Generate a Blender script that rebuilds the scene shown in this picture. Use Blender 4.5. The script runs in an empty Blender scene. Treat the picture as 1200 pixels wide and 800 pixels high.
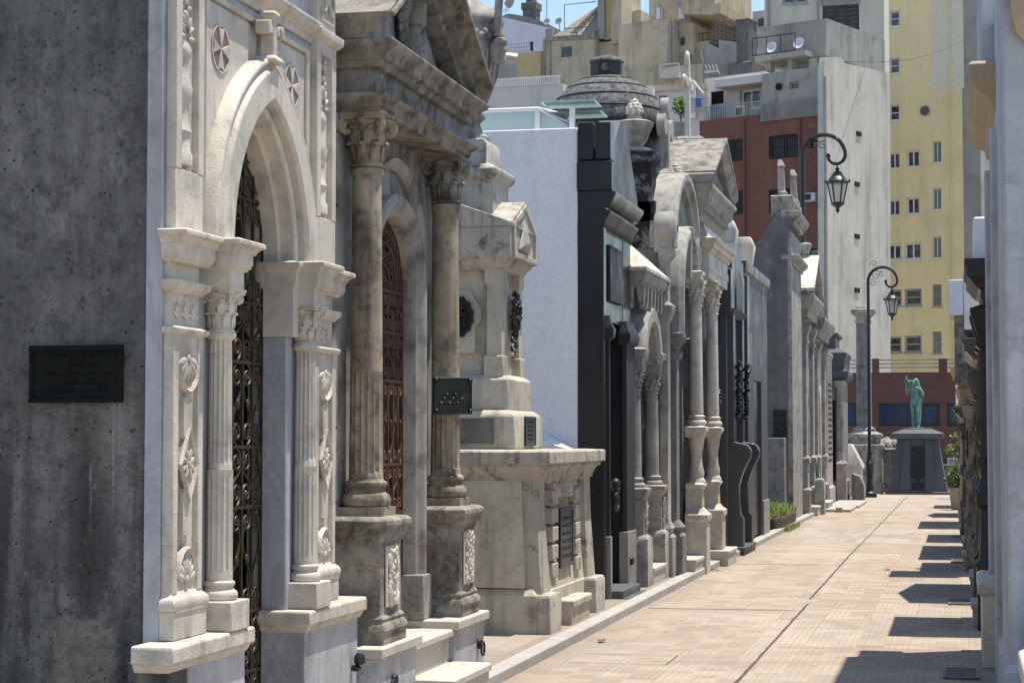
import bpy, bmesh, random
from math import *
from mathutils import Matrix, Vector, Euler

random.seed(7)
scene = bpy.context.scene
COL = scene.collection

# ------------------------------------------------------------------ camera numbers (measured from the street's vanishing point)
FPX, EYE = 2300.0, 1.6
PITCH = atan(114 / FPX)
YAW = atan(525 / FPX * cos(PITCH))
CF = Vector((-sin(YAW) * cos(PITCH), cos(YAW) * cos(PITCH), sin(PITCH)))
CR = Vector((cos(YAW), sin(YAW), 0))
CU = CR.cross(CF)


def ray(px, py):
    return CF + CR * ((px - 600) / FPX) - CU * ((py - 400) / FPX)


def at(px, py, X=None, Y=None, Z=None):
    d = ray(px, py)
    t = X / d.x if X is not None else Y / d.y if Y is not None else (Z - EYE) / d.z
    return Vector((0, 0, EYE)) + d * t


class Frame:
    """A wall plane: local v points out of the wall, u runs along it, z is up."""

    def __init__(s, M):
        s.M = M

    def pl(s, px, py):
        Mi = s.M.inverted()
        o = Mi @ Vector((0, 0, EYE))
        d = Mi.to_3x3() @ ray(px, py)
        t = -o.x / d.x
        p = o + d * t
        return p.y, p.z


def left(X):
    return Matrix.Translation((X, 0, 0))


def right(X):
    return Matrix.Translation((X, 0, 0)) @ Matrix.Diagonal((-1, 1, 1, 1))


def facing(px, Y, rot=0.0):
    """wall whose outside looks back at the camera; u runs to the right; rot turns it about z"""
    o = at(px, 514, Y=Y)
    R = Matrix(((0, 1, 0, 0), (-1, 0, 0, 0), (0, 0, 1, 0), (0, 0, 0, 1)))
    return Matrix.Translation((o.x, Y, 0)) @ Matrix.Rotation(radians(rot), 4, 'Z') @ R


# ------------------------------------------------------------------ mesh builder
class MB:
    def __init__(s, M=None):
        s.M = M or Matrix.Identity(4)
        s.vs, s.fs = [], []

    def add(s, pts, faces, L=None):
        b = len(s.vs)
        T = s.M @ L if L is not None else s.M
        s.vs += [T @ Vector(p) for p in pts]
        s.fs += [tuple(b + i for i in f) for f in faces]

    def box(s, v0, v1, u0, u1, z0, z1, L=None):
        p = [(v, u, z) for v in (v0, v1) for u in (u0, u1) for z in (z0, z1)]
        s.add(p, [(0, 1, 3, 2), (4, 6, 7, 5), (0, 4, 5, 1), (2, 3, 7, 6), (0, 2, 6, 4), (1, 5, 7, 3)], L)

    def loft(s, rings, closed=True, cap=True, L=None):
        n = len(rings[0])
        pts = [p for r in rings for p in r]
        f = []
        for i in range(len(rings) - 1):
            for j in range(n if closed else n - 1):
                k = (j + 1) % n
                f.append((i * n + j, i * n + k, (i + 1) * n + k, (i + 1) * n + j))
        if cap:
            f.append(tuple(range(n))[::-1])
            f.append(tuple((len(rings) - 1) * n + i for i in range(n)))
        s.add(pts, f, L)

    def side(s, poly, v0, v1):          # outline in (u, z), thickness in v
        s.loft([[(v0, u, z) for u, z in poly], [(v1, u, z) for u, z in poly]])

    def plan(s, poly, z0, z1):          # outline in (v, u)
        s.loft([[(v, u, z0) for v, u in poly], [(v, u, z1) for v, u in poly]])

    def prof(s, poly, u0, u1):          # outline in (v, z), length along u
        s.loft([[(v, u0, z) for v, z in poly], [(v, u1, z) for v, z in poly]])

    def rl(s, v0, v1, u0, u1, pr):      # rectangular lathe: list of (offset, z)
        s.loft([[(v0 - o, u0 - o, z), (v1 + o, u0 - o, z), (v1 + o, u1 + o, z), (v0 - o, u1 + o, z)] for o, z in pr])

    def rw(s, v0, v1, u0, u1, pr):      # the same against a wall: the back stays put
        s.loft([[(v0, u0 - o, z), (v1 + o, u0 - o, z), (v1 + o, u1 + o, z), (v0, u1 + o, z)] for o, z in pr])

    def lathe(s, v, u, pr, seg=24, L=None, a0=0.0):
        s.loft([[(v + r * cos(a0 + 2 * pi * k / seg), u + r * sin(a0 + 2 * pi * k / seg), z) for k in range(seg)] for r, z in pr], L=L)

    def shaft(s, v, u, z0, z1, r0, r1, fl=0, depth=0.1, zf=None, rows=4):
        """tapered shaft; fluted from z0 to zf"""
        seg = fl * 6 if fl else 28
        zf = z1 if zf is None else zf
        zs = [z0, z0 + 0.03, z0 + 0.05] + [z0 + 0.05 + (zf - 0.1 - z0) * i / rows for i in range(1, rows + 1)] + [zf - 0.02, zf]
        if zf < z1:
            zs += [zf + (z1 - zf) * i / 3 for i in (0.02, 1, 2, 3)]
        rings = []
        for i, z in enumerate(zs):
            t = (z - z0) / (z1 - z0)
            r = r0 + (r1 - r0) * t - 0.0 * t
            on = fl and (z0 + 0.04 < z < zf - 0.01)
            rings.append([])
            for k in range(seg):
                a = 2 * pi * k / seg
                rr = r * (1 - depth * (abs(sin(a * fl / 2)) ** 0.7)) if on else r
                rings[-1].append((v + rr * cos(a), u + rr * sin(a), z))
        s.loft(rings)

    def tube(s, pts, r, seg=6, closed=False, taper=None):
        pts = [Vector(p) for p in pts]
        n = len(pts)
        rings = []
        for i, p in enumerate(pts):
            a = pts[i - 1] if (i or closed) else p
            b = pts[(i + 1) % n] if (i < n - 1 or closed) else p
            d = (b - a)
            d = d.normalized() if d.length > 1e-9 else Vector((0, 0, 1))
            x = d.cross(Vector((1, 0, 0)) if abs(d.x) < 0.8 else Vector((0, 1, 0))).normalized()
            y = d.cross(x)
            rr = r * (taper(i / (n - 1)) if taper else 1)
            rings.append([tuple(p + x * rr * cos(2 * pi * k / seg) + y * rr * sin(2 * pi * k / seg)) for k in range(seg)])
        if closed:
            rings.append(rings[0])
        s.loft(rings, cap=not closed)

    def blob(s, c, r, rot=(0, 0, 0), seg=10, rows=6):
        r = (r, r, r) if isinstance(r, (int, float)) else r
        L = Matrix.Translation(c) @ Euler(rot).to_matrix().to_4x4() @ Matrix.Diagonal((r[0], r[1], r[2], 1))
        rings = []
        for i in range(rows + 1):
            t = -pi / 2 + pi * (0.02 + 0.96 * i / rows)
            rings.append([(cos(t) * cos(2 * pi * k / seg), cos(t) * sin(2 * pi * k / seg), sin(t)) for k in range(seg)])
        s.loft(rings, L=L)

    def sweep(s, path, prof, closed=False):
        """path in (u, z); profile points (n, v): n is the offset to the left of travel"""
        n = len(path)
        rings = []
        for i, (u, z) in enumerate(path):
            a = path[i - 1] if (i or closed) else path[i]
            b = path[(i + 1) % n] if (i < n - 1 or closed) else path[i]
            d1 = Vector((u - a[0], z - a[1]))
            d2 = Vector((b[0] - u, b[1] - z))
            d1 = d1.normalized() if d1.length > 1e-9 else d2.normalized()
            d2 = d2.normalized() if d2.length > 1e-9 else d1
            m = (d1 + d2).normalized()
            nn = Vector((-m.y, m.x))
            k = 1 / max(0.35, nn.dot(Vector((-d1.y, d1.x))))
            rings.append([(v, u + nn.x * o * k, z + nn.y * o * k) for o, v in prof])
        if closed:
            rings.append(rings[0])
        s.loft(rings, cap=not closed)

    def spiral(s, c, r0, r1, a0, turns, th, plane='uz', n=None, depth=None):
        n = n or int(14 * abs(turns)) + 3
        pts = []
        for i in range(n):
            t = i / (n - 1)
            r = r0 + (r1 - r0) * t
            a = a0 + 2 * pi * turns * t
            x, y = r * cos(a), r * sin(a)
            pts.append((c[0], c[1] + x, c[2] + y) if plane == 'uz' else (c[0] + x, c[1], c[2] + y) if plane == 'vz' else (c[0] + x * 0.707, c[1] + x * 0.707, c[2] + y) if plane == 'd+' else (c[0] + x * 0.707, c[1] - x * 0.707, c[2] + y))
        s.tube(pts, th, 6)

    def panel(s, v, u0, u1, z0, z1, holes, depth):
        """flat wall face with square holes and their reveals; the wall behind is closed separately"""
        us = sorted({u0, u1, *[h[0] for h in holes], *[h[1] for h in holes]})
        zs = sorted({z0, z1, *[h[2] for h in holes], *[h[3] for h in holes]})
        pts = [(v, u, z) for u in us for z in zs]
        nz = len(zs)
        f = []
        for i in range(len(us) - 1):
            for j in range(nz - 1):
                cu, cz = (us[i] + us[i + 1]) / 2, (zs[j] + zs[j + 1]) / 2
                if any(h[0] < cu < h[1] and h[2] < cz < h[3] for h in holes):
                    continue
                f.append((i * nz + j, (i + 1) * nz + j, (i + 1) * nz + j + 1, i * nz + j + 1))
        s.add(pts, f)
        for a, b, c, d in holes:
            q = [(v, a, c), (v, b, c), (v, b, d), (v, a, d)]
            w = [(v - depth, y, z) for _, y, z in q]
            s.add(q + w, [(0, 1, 5, 4), (1, 2, 6, 5), (2, 3, 7, 6), (3, 0, 4, 7)])

    def build(s, name, mat, parent=None, bevel=0.0, smooth=35, recalc=True):
        me = bpy.data.meshes.new(name)
        off = parent_world(parent) if parent else None
        if off is None:
            off = Vector((0, 0, 0))
        me.from_pydata([tuple(p - off) for p in s.vs], [], s.fs)
        if recalc:
            b = bmesh.new()
            b.from_mesh(me)
            bmesh.ops.recalc_face_normals(b, faces=b.faces)
            b.to_mesh(me)
            b.free()
        me.polygons.foreach_set('use_smooth', [True] * len(me.polygons))
        me.set_sharp_from_angle(angle=radians(smooth))
        me.materials.append(mat)
        o = bpy.data.objects.new(name, me)
        COL.objects.link(o)
        if parent:
            o.parent = parent
        if bevel:
            m = o.modifiers.new('edge', 'BEVEL')
            m.width, m.segments, m.limit_method, m.angle_limit = bevel, 2, 'ANGLE', radians(40)
            m.harden_normals = False
        return o


def parent_world(o):
    p = Vector(o.location)
    while o.parent:
        o = o.parent
        p += o.location
    return p


def tag(o, label=None, cat=None, group=None, kind=None):
    for k, v in (('label', label), ('category', cat), ('group', group), ('kind', kind)):
        if v:
            o[k] = v
    return o


def thing(name, label, cat, loc=(0, 0, 0), group=None):
    o = bpy.data.objects.new(name, None)
    o.empty_display_size = 0.2
    COL.objects.link(o)
    o.location = loc
    return tag(o, label, cat, group)


def own(mb, name, mat, label, cat, group=None, bevel=0.0, base=None):
    """a thing that is one mesh: origin moved to its base"""
    o = mb.build(name, mat, None, bevel)
    vs = o.data.vertices
    lo = Vector((sum(v.co.x for v in vs) / len(vs), sum(v.co.y for v in vs) / len(vs), min(v.co.z for v in vs)))
    o.data.transform(Matrix.Translation(-lo))
    o.location = lo
    return tag(o, label, cat, group)


def struct(mb, name, mat, bevel=0.0):
    return tag(mb.build(name, mat, None, bevel), kind='structure')


def copy_tree(o, parent=None):
    c = o.copy()
    COL.objects.link(c)
    if parent:
        c.parent = parent
    for ch in o.children:
        copy_tree(ch, c)
    return c


# ------------------------------------------------------------------ outlines
def round_arch(uc, z0, r, n=20, h=None):
    h = r if h is None else h
    return [(uc - r * cos(pi * i / n), z0 + h * sin(pi * i / n)) for i in range(n + 1)]


def pointed_arch(uc, z0, a, h, n=14):
    R = (a * a + h * h) / (2 * a)
    t1 = asin(h / R)
    L = [(uc - a + R - R * cos(t1 * i / n), z0 + R * sin(t1 * i / n)) for i in range(n + 1)]
    return L + [(2 * uc - u, z) for u, z in L[-2::-1]]


def opening(u0, u1, z0, z1, arch, uc, half, zb):
    """outer rectangle with an opening that starts at the floor and ends in an arch"""
    return [(u0, z0), (uc - half, z0), (uc - half, zb)] + [p for p in arch] + [(uc + half, zb), (uc + half, z0), (u1, z0), (u1, z1), (u0, z1)]


# ------------------------------------------------------------------ materials
def new_mat(name):
    m = bpy.data.materials.new(name)
    m.use_nodes = True
    nt = m.node_tree
    for n in list(nt.nodes):
        nt.nodes.remove(n)
    out = nt.nodes.new('ShaderNodeOutputMaterial')
    b = nt.nodes.new('ShaderNodeBsdfPrincipled')
    nt.links.new(b.outputs[0], out.inputs[0])
    return m, nt, b


class G:
    """tiny node-graph helper"""

    def __init__(s, nt):
        s.nt = nt
        s.pos = nt.nodes.new('ShaderNodeNewGeometry').outputs['Position']

    def node(s, t, **kw):
        n = s.nt.nodes.new(t)
        for k, v in kw.items():
            setattr(n, k, v)
        return n

    def put(s, sock, val):
        if isinstance(val, (int, float)):
            sock.default_value = val
        elif isinstance(val, tuple):
            sock.default_value = val if len(val) == len(sock.default_value) else (*val, 1)
        else:
            s.nt.links.new(val, sock)

    def scale(s, vec, sc):
        n = s.node('ShaderNodeMapping')
        s.put(n.inputs[0], vec)
        n.inputs['Scale'].default_value = sc
        return n.outputs[0]

    def noise(s, scale, detail=4, rough=0.55, vec=None, dist=0.0):
        n = s.node('ShaderNodeTexNoise')
        s.put(n.inputs['Vector'], vec or s.pos)
        n.inputs['Scale'].default_value = scale
        n.inputs['Detail'].default_value = detail
        n.inputs['Roughness'].default_value = rough
        n.inputs['Distortion'].default_value = dist
        return n.outputs[0]

    def voro(s, scale, vec=None, feature='F1', out=0):
        n = s.node('ShaderNodeTexVoronoi', feature=feature)
        s.put(n.inputs['Vector'], vec or s.pos)
        n.inputs['Scale'].default_value = scale
        return n.outputs[out]

    def ramp(s, x, a, b, lo=0.0, hi=1.0):
        n = s.node('ShaderNodeMapRange', clamp=True)
        s.put(n.inputs[0], x)
        for i, v in enumerate((a, b, lo, hi)):
            n.inputs[i + 1].default_value = v
        return n.outputs[0]

    def math(s, op, a, b=0.0, c=0.0):
        n = s.node('ShaderNodeMath', operation=op)
        s.put(n.inputs[0], a)
        s.put(n.inputs[1], b)
        s.put(n.inputs[2], c)
        return n.outputs[0]

    def mix(s, f, a, b, mode='MIX'):
        n = s.node('ShaderNodeMix', data_type='RGBA', blend_type=mode)
        s.put(n.inputs[0], f)
        s.put(n.inputs[6], a)
        s.put(n.inputs[7], b)
        return n.outputs[2]

    def bump(s, h, strength, dist=0.01):
        n = s.node('ShaderNodeBump')
        n.inputs['Strength'].default_value = strength
        n.inputs['Distance'].default_value = dist
        s.put(n.inputs['Height'], h)
        return n.outputs[0]

    def xyz(s, vec=None):
        n = s.node('ShaderNodeSeparateXYZ')
        s.put(n.inputs[0], vec or s.pos)
        return n.outputs


def stone(name, base, alt=None, grime=(0.05, 0.047, 0.042), g=0.35, streak=0.3, pits=0.0, pale=0.0, lichen=None, la=0.0,
          rough=0.75, bump=0.35, scale=1.0, veins=0.0, spec=0.4, edge=(0.52, 0.74)):
    m, nt, b = new_mat(name)
    q = G(nt)
    alt = alt or tuple(c * 0.8 for c in base)
    c = q.mix(q.ramp(q.noise(1.7 * scale, 6), 0.35, 0.65), base, alt)
    c = q.mix(q.ramp(q.noise(28 * scale, 6, 0.7), 0.38, 0.72, 0, 0.55), c, tuple(x * 0.66 for x in base))
    if veins:
        v = q.noise(2.2, 8, 0.6, vec=q.scale(q.pos, (1.0, 1.6, 0.55)), dist=1.6)
        v = q.math('ABSOLUTE', q.math('SUBTRACT', v, 0.5))
        c = q.mix(q.ramp(v, 0.0, 0.05, veins, 0), c, tuple(x * 0.62 for x in base[:2]) + (base[2] * 0.66,))
    blotch = q.noise(2.6 * scale, 9, 0.68, dist=0.4)
    if g:
        c = q.mix(q.ramp(blotch, edge[0], edge[1], 0, g), c, grime)
    if streak:
        st = q.noise(5.0 * scale, 6, 0.6, vec=q.scale(q.pos, (1, 1, 0.09)))
        c = q.mix(q.math('MULTIPLY', q.ramp(st, 0.5, 0.68, 0, streak), q.ramp(blotch, 0.3, 0.6, 0.4, 1)), c, grime)
    if lichen:
        c = q.mix(q.ramp(q.noise(4.5 * scale, 8, 0.7), 0.52, 0.66, 0, la), c, lichen)
    if pale:
        c = q.mix(q.ramp(q.noise(3.3 * scale, 10, 0.72, vec=q.scale(q.pos, (1.3, 1.1, 0.8))), 0.56, 0.66, 0, pale), c, (0.55, 0.53, 0.5))
    h = q.noise(60 * scale, 8, 0.7)
    if pits:
        p = q.ramp(q.voro(46 * scale), 0.1, 0.3, 0, 1)
        sel = q.ramp(q.noise(9 * scale, 3), 0.45, 0.6)
        hole = q.math('MULTIPLY', q.math('SUBTRACT', 1.0, p), sel)
        c = q.mix(q.math('MULTIPLY', hole, pits), c, (0.035, 0.035, 0.035))
        h = q.math('SUBTRACT', h, hole)
    q.put(b.inputs['Base Color'], c)
    q.put(b.inputs['Roughness'], q.ramp(blotch, 0.3, 0.7, rough - 0.1, min(1, rough + 0.12)))
    b.inputs['Specular IOR Level'].default_value = spec
    q.put(b.inputs['Normal'], q.bump(q.math('ADD', h, q.math('MULTIPLY', blotch, 0.8)), bump, 0.012))
    return m


def concrete_side():
    m, nt, b = new_mat('pitted_concrete')
    q = G(nt)
    x, y, z = q.xyz()
    c = q.mix(q.ramp(q.noise(2.3, 8, 0.65), 0.35, 0.68), (0.26, 0.25, 0.222), (0.115, 0.114, 0.11))
    c = q.mix(q.ramp(q.noise(34, 6, 0.7), 0.35, 0.75, 0, 0.55), c, (0.06, 0.06, 0.06))
    # rain streaks and the dark run-off below the tablet
    st = q.noise(6.0, 7, 0.62, vec=q.scale(q.pos, (1, 1, 0.07)), dist=0.5)
    c = q.mix(q.ramp(q.noise(9.0, 8, 0.7, vec=q.scale(q.pos, (1, 1, 0.12))), 0.45, 0.7, 0, 0.55), c, (0.055, 0.055, 0.056))
    low = q.ramp(q.math('ADD', z, q.math('MULTIPLY', q.noise(3, 5), 0.5)), 1.5, 2.1, 1, 0)
    c = q.mix(q.math('MULTIPLY', q.ramp(st, 0.42, 0.6), q.math('MULTIPLY_ADD', low, 0.6, 0.2)), c, (0.035, 0.034, 0.032))
    xs = q.math('ADD', x, q.math('MULTIPLY', q.math('SUBTRACT', q.noise(5, 5), 0.5), 0.12))
    band = q.math('MULTIPLY', q.ramp(xs, -3.83, -3.78, 0, 1), q.ramp(xs, -3.62, -3.56, 1, 0))
    c = q.mix(q.math('MULTIPLY', band, q.math('MULTIPLY', low, 0.6)), c, (0.04, 0.039, 0.036))
    c = q.mix(q.ramp(q.noise(11, 9, 0.75), 0.5, 0.62, 0, 0.6), c, (0.05, 0.05, 0.048))
    pale = q.noise(4.2, 10, 0.74, vec=q.scale(q.pos, (1.2, 1.1, 0.7)))
    c = q.mix(q.ramp(pale, 0.55, 0.68, 0, 0.55), c, (0.3, 0.29, 0.27))
    wob = q.math('MULTIPLY', q.math('SUBTRACT', q.noise(9, 5, 0.7), 0.5), 0.28)
    fx = q.math('MULTIPLY', q.ramp(q.math('ADD', x, wob), -3.9, -3.84), q.ramp(q.math('ADD', x, wob), -3.58, -3.52, 1, 0))
    foot = q.math('MULTIPLY', fx, q.ramp(q.math('ADD', z, wob), 0.78, 0.83, 1, 0))
    c = q.mix(q.math('MULTIPLY', foot, q.ramp(q.noise(14, 8, 0.72), 0.35, 0.6, 0.25, 0.75)), c, (0.27, 0.245, 0.205))
    wx = q.math('ADD', x, q.math('MULTIPLY', q.math('SUBTRACT', q.noise(12, 4), 0.5), 0.02))
    for cx, hw, zt, zb in ((-3.783, 0.012, 1.79, 1.62), (-3.585, 0.008, 1.79, 1.2), (-3.556, 0.006, 1.79, 1.5), (-3.69, 0.005, 1.5, 1.15)):
        d = q.ramp(q.math('ABSOLUTE', q.math('SUBTRACT', wx, cx)), hw * 0.4, hw * 1.3, 1, 0)
        d = q.math('MULTIPLY', d, q.math('MULTIPLY', q.ramp(z, zb, zb + 0.25), q.ramp(z, zt - 0.02, zt + 0.01, 1, 0)))
        c = q.mix(q.math('MULTIPLY', d, q.ramp(q.noise(25, 4), 0.35, 0.6, 0.1, 0.65)), c, (0.3, 0.3, 0.28))
    p = q.ramp(q.math('ADD', q.voro(66), q.math('MULTIPLY', q.noise(20, 3), 0.35)), 0.28, 0.42, 1, 0)
    sel = q.ramp(q.noise(60, 3, 0.6), 0.46, 0.54)
    hole = q.math('MULTIPLY', p, sel)
    c = q.mix(q.math('MULTIPLY', hole, 0.6), c, (0.03, 0.03, 0.03))
    big = q.math('MULTIPLY', q.ramp(q.voro(24), 0.1, 0.2, 1, 0), q.ramp(q.noise(9, 3), 0.48, 0.58))
    c = q.mix(q.math('MULTIPLY', big, 0.8), c, (0.02, 0.02, 0.02))
    q.put(b.inputs['Base Color'], c)
    b.inputs['Roughness'].default_value = 0.92
    b.inputs['Specular IOR Level'].default_value = 0.2
    h = q.math('SUBTRACT', q.noise(70, 8, 0.7), q.math('ADD', hole, big))
    q.put(b.inputs['Normal'], q.bump(h, 0.7, 0.012))
    return m


def granite(name, base, fleck, dark, rough=0.12, sc=240, amt=0.6, spec=0.5):
    m, nt, b = new_mat(name)
    q = G(nt)
    n1 = q.noise(sc, 3, 0.7)
    c = q.mix(q.ramp(n1, 0.5, 0.68, 0, amt), base, fleck)
    c = q.mix(q.ramp(q.noise(sc * 1.4, 2), 0.55, 0.66, 0, amt), c, dark)
    c = q.mix(q.ramp(q.noise(1.3, 6, 0.6, vec=q.scale(q.pos, (1, 1, 0.3))), 0.45, 0.75, 0, 0.3), c, tuple(x * 0.6 for x in base))
    q.put(b.inputs['Base Color'], c)
    q.put(b.inputs['Roughness'], q.ramp(q.noise(3, 6), 0.3, 0.7, rough * 0.8, rough * 1.6))
    b.inputs['Specular IOR Level'].default_value = spec
    q.put(b.inputs['Normal'], q.bump(q.noise(6, 3), 0.03, 0.02))
    return m


def plain(name, c, rough=0.6, metal=0.0, var=0.25, sc=6.0, bump=0.1, alt=None, spec=0.5):
    m, nt, b = new_mat(name)
    q = G(nt)
    n = q.noise(sc, 7, 0.65)
    q.put(b.inputs['Base Color'], q.mix(q.ramp(n, 0.35, 0.7), c, alt or tuple(x * (1 - var) for x in c)))
    q.put(b.inputs['Roughness'], q.ramp(n, 0.3, 0.7, max(0.02, rough - 0.08), min(1, rough + 0.1)))
    b.inputs['Metallic'].default_value = metal
    b.inputs['Specular IOR Level'].default_value = spec
    if bump:
        q.put(b.inputs['Normal'], q.bump(q.noise(sc * 12, 5), bump, 0.01))
    return m


def glassy(name, c, rough=0.06, dirt=0.2, alpha=1.0):
    m, nt, b = new_mat(name)
    q = G(nt)
    n = q.noise(2.5, 6, 0.6)
    q.put(b.inputs['Base Color'], q.mix(q.ramp(n, 0.4, 0.75, 0, dirt), c, (0.4, 0.4, 0.36)))
    b.inputs['Roughness'].default_value = rough
    b.inputs['Specular IOR Level'].default_value = 0.8
    b.inputs['Alpha'].default_value = alpha
    return m


def brick_mat(name, c1, c2, mortar, w=0.25, h=0.075, horiz='x'):
    m, nt, b = new_mat(name)
    q = G(nt)
    x, y, z = q.xyz()
    cmb = q.node('ShaderNodeCombineXYZ')
    q.put(cmb.inputs[0], q.math('ADD', x, y) if horiz == 'x' else y)
    q.put(cmb.inputs[1], z)
    br = q.node('ShaderNodeTexBrick')
    q.put(br.inputs['Vector'], cmb.outputs[0])
    q.put(br.inputs['Color1'], c1)
    q.put(br.inputs['Color2'], c2)
    q.put(br.inputs['Mortar'], mortar)
    br.inputs['Scale'].default_value = 1
    br.inputs['Brick Width'].default_value = w
    br.inputs['Row Height'].default_value = h
    br.inputs['Mortar Size'].default_value = 0.009
    c = q.mix(q.ramp(q.noise(0.5, 7, 0.65), 0.4, 0.75, 0, 0.35), br.outputs[0], tuple(v * 0.5 for v in c1))
    c = q.mix(q.ramp(q.noise(1.2, 6, 0.65, vec=q.scale(q.pos, (1, 1, 0.12))), 0.52, 0.72, 0, 0.25), c, (0.2, 0.16, 0.14))
    q.put(b.inputs['Base Color'], c)
    b.inputs['Roughness'].default_value = 0.85
    return m


M_ = {}
M_['concrete'] = concrete_side()
M_['marble'] = stone('white_marble', (0.68, 0.61, 0.5), (0.52, 0.475, 0.4), grime=(0.13, 0.115, 0.095), g=0.5, streak=0.45, pits=0.2, veins=0.3, bump=0.35, rough=0.6, edge=(0.5, 0.7), scale=1.5)
M_['marble_grey'] = stone('grey_veined_marble', (0.47, 0.475, 0.485), (0.37, 0.38, 0.4), grime=(0.15, 0.145, 0.135), g=0.3, streak=0.5, veins=0.7, bump=0.12, rough=0.45)
M_['weathered'] = stone('weathered_stone', (0.4, 0.37, 0.315), (0.25, 0.23, 0.19), grime=(0.04, 0.037, 0.031), g=0.82, streak=0.65, pits=0.4, pale=0.4, lichen=(0.24, 0.16, 0.06), la=0.4, bump=0.9, rough=0.92, edge=(0.47, 0.64), scale=1.9)
M_['weathered_pale'] = stone('weathered_render', (0.42, 0.395, 0.35), (0.3, 0.285, 0.26), grime=(0.05, 0.047, 0.042), g=0.75, streak=0.65, pits=0.25, lichen=(0.28, 0.2, 0.1), la=0.25, bump=0.6, rough=0.9, edge=(0.48, 0.66), scale=1.5)
M_['tan'] = stone('tan_column_stone', (0.46, 0.385, 0.285), (0.34, 0.275, 0.195), grime=(0.05, 0.044, 0.037), g=0.72, streak=0.75, pits=0.35, pale=0.35, lichen=(0.42, 0.25, 0.1), la=0.35, bump=0.7, rough=0.88, edge=(0.47, 0.63), scale=2.0)
M_['cream'] = stone('cream_stucco', (0.58, 0.53, 0.42), (0.47, 0.42, 0.32), grime=(0.1, 0.09, 0.075), g=0.5, streak=0.55, pits=0.2, bump=0.5, rough=0.88, edge=(0.52, 0.72), scale=1.4)
M_['cream_black'] = stone('blackened_stucco', (0.53, 0.49, 0.41), (0.42, 0.38, 0.31), grime=(0.06, 0.056, 0.05), g=0.8, streak=0.6, pits=0.3, bump=0.6, rough=0.9, edge=(0.53, 0.68), scale=2.4)
M_['white_paint'] = stone('white_painted_plaster', (0.8, 0.81, 0.82), (0.74, 0.75, 0.77), grime=(0.42, 0.42, 0.41), g=0.14, streak=0.2, bump=0.15, rough=0.7)
M_['black_granite'] = granite('black_polished_granite', (0.018, 0.018, 0.02), (0.09, 0.09, 0.095), (0.006, 0.006, 0.006), rough=0.24, spec=0.3)
M_['grey_polished'] = granite('grey_polished_granite', (0.085, 0.088, 0.09), (0.22, 0.22, 0.225), (0.025, 0.025, 0.025), rough=0.5, spec=0.2)
M_['dark_granite'] = granite('dark_grey_granite', (0.06, 0.062, 0.064), (0.15, 0.15, 0.15), (0.015, 0.015, 0.015), rough=0.35)
M_['satin_granite'] = granite('satin_grey_granite', (0.085, 0.086, 0.088), (0.17, 0.17, 0.17), (0.02, 0.02, 0.02), rough=0.5)
M_['black_satin'] = granite('black_satin_granite', (0.03, 0.03, 0.031), (0.1, 0.1, 0.1), (0.01, 0.01, 0.01), rough=0.5, spec=0.25)
M_['black_bronze'] = plain('blackened_bronze', (0.006, 0.0065, 0.006), 0.75, 0.0, 0.5, 14, 0.2, alt=(0.013, 0.015, 0.013), spec=0.12)
M_['granite'] = stone('grey_granite_ashlar', (0.25, 0.242, 0.225), (0.18, 0.175, 0.165), grime=(0.045, 0.044, 0.04), g=0.5, streak=0.6, pits=0.4, bump=0.6, rough=0.85, scale=2.0, edge=(0.5, 0.68))
M_['granite_light'] = stone('pale_granite', (0.42, 0.4, 0.355), (0.31, 0.295, 0.265), grime=(0.06, 0.057, 0.05), g=0.55, streak=0.55, pits=0.35, bump=0.55, rough=0.85, scale=2.0, edge=(0.5, 0.68))
M_['mossy'] = stone('black_mouldy_render', (0.3, 0.29, 0.27), (0.22, 0.21, 0.2), grime=(0.012, 0.012, 0.012), g=0.98, streak=0.5, pits=0.3, bump=0.6, rough=0.95, edge=(0.36, 0.46), scale=1.1)
M_['render_grey'] = stone('dark_grey_render', (0.17, 0.165, 0.155), (0.12, 0.117, 0.11), g=0.45, streak=0.5, pits=0.25, pale=0.15, bump=0.45, rough=0.9)
M_['dome'] = stone('lichen_spotted_dome', (0.25, 0.245, 0.235), (0.13, 0.128, 0.122), grime=(0.03, 0.03, 0.03), g=0.75, streak=0.0, pits=0.4, pale=0.6, bump=0.9, rough=0.95, scale=6.0, edge=(0.46, 0.6))
M_['roof_stone'] = stone('sunbleached_roof_stone', (0.4, 0.365, 0.31), (0.27, 0.245, 0.2), grime=(0.05, 0.045, 0.036), g=0.75, streak=0.0, pits=0.7, bump=0.9, rough=0.95, scale=3.0, edge=(0.46, 0.62))
M_['black_coping'] = plain('black_coping', (0.012, 0.012, 0.013), 0.5)
M_['pink_stone'] = stone('pinkish_stone', (0.45, 0.36, 0.31), (0.38, 0.3, 0.26), g=0.25, streak=0.3, pits=0.3, bump=0.4, rough=0.85)
M_['r1_wall'] = stone('pale_grey_plaster', (0.52, 0.53, 0.55), (0.4, 0.41, 0.43), grime=(0.13, 0.125, 0.115), g=0.5, streak=0.5, pits=0.25, bump=0.35, rough=0.85, scale=1.6)
M_['r1_cornice'] = stone('ochre_cornice_stone', (0.46, 0.38, 0.26), (0.38, 0.31, 0.2), g=0.3, streak=0.2, bump=0.4, rough=0.85)
M_['bronze'] = plain('dark_bronze', (0.02, 0.023, 0.021), 0.38, 0.6, 0.5, 14, 0.2, alt=(0.045, 0.05, 0.043))
M_['verdigris'] = plain('green_bronze', (0.17, 0.34, 0.27), 0.5, 0.0, 0.5, 16, 0.3, alt=(0.025, 0.065, 0.055))
M_['iron'] = plain('black_iron', (0.012, 0.012, 0.013), 0.42, 0.0, 0.4, 20, 0.1)
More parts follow.
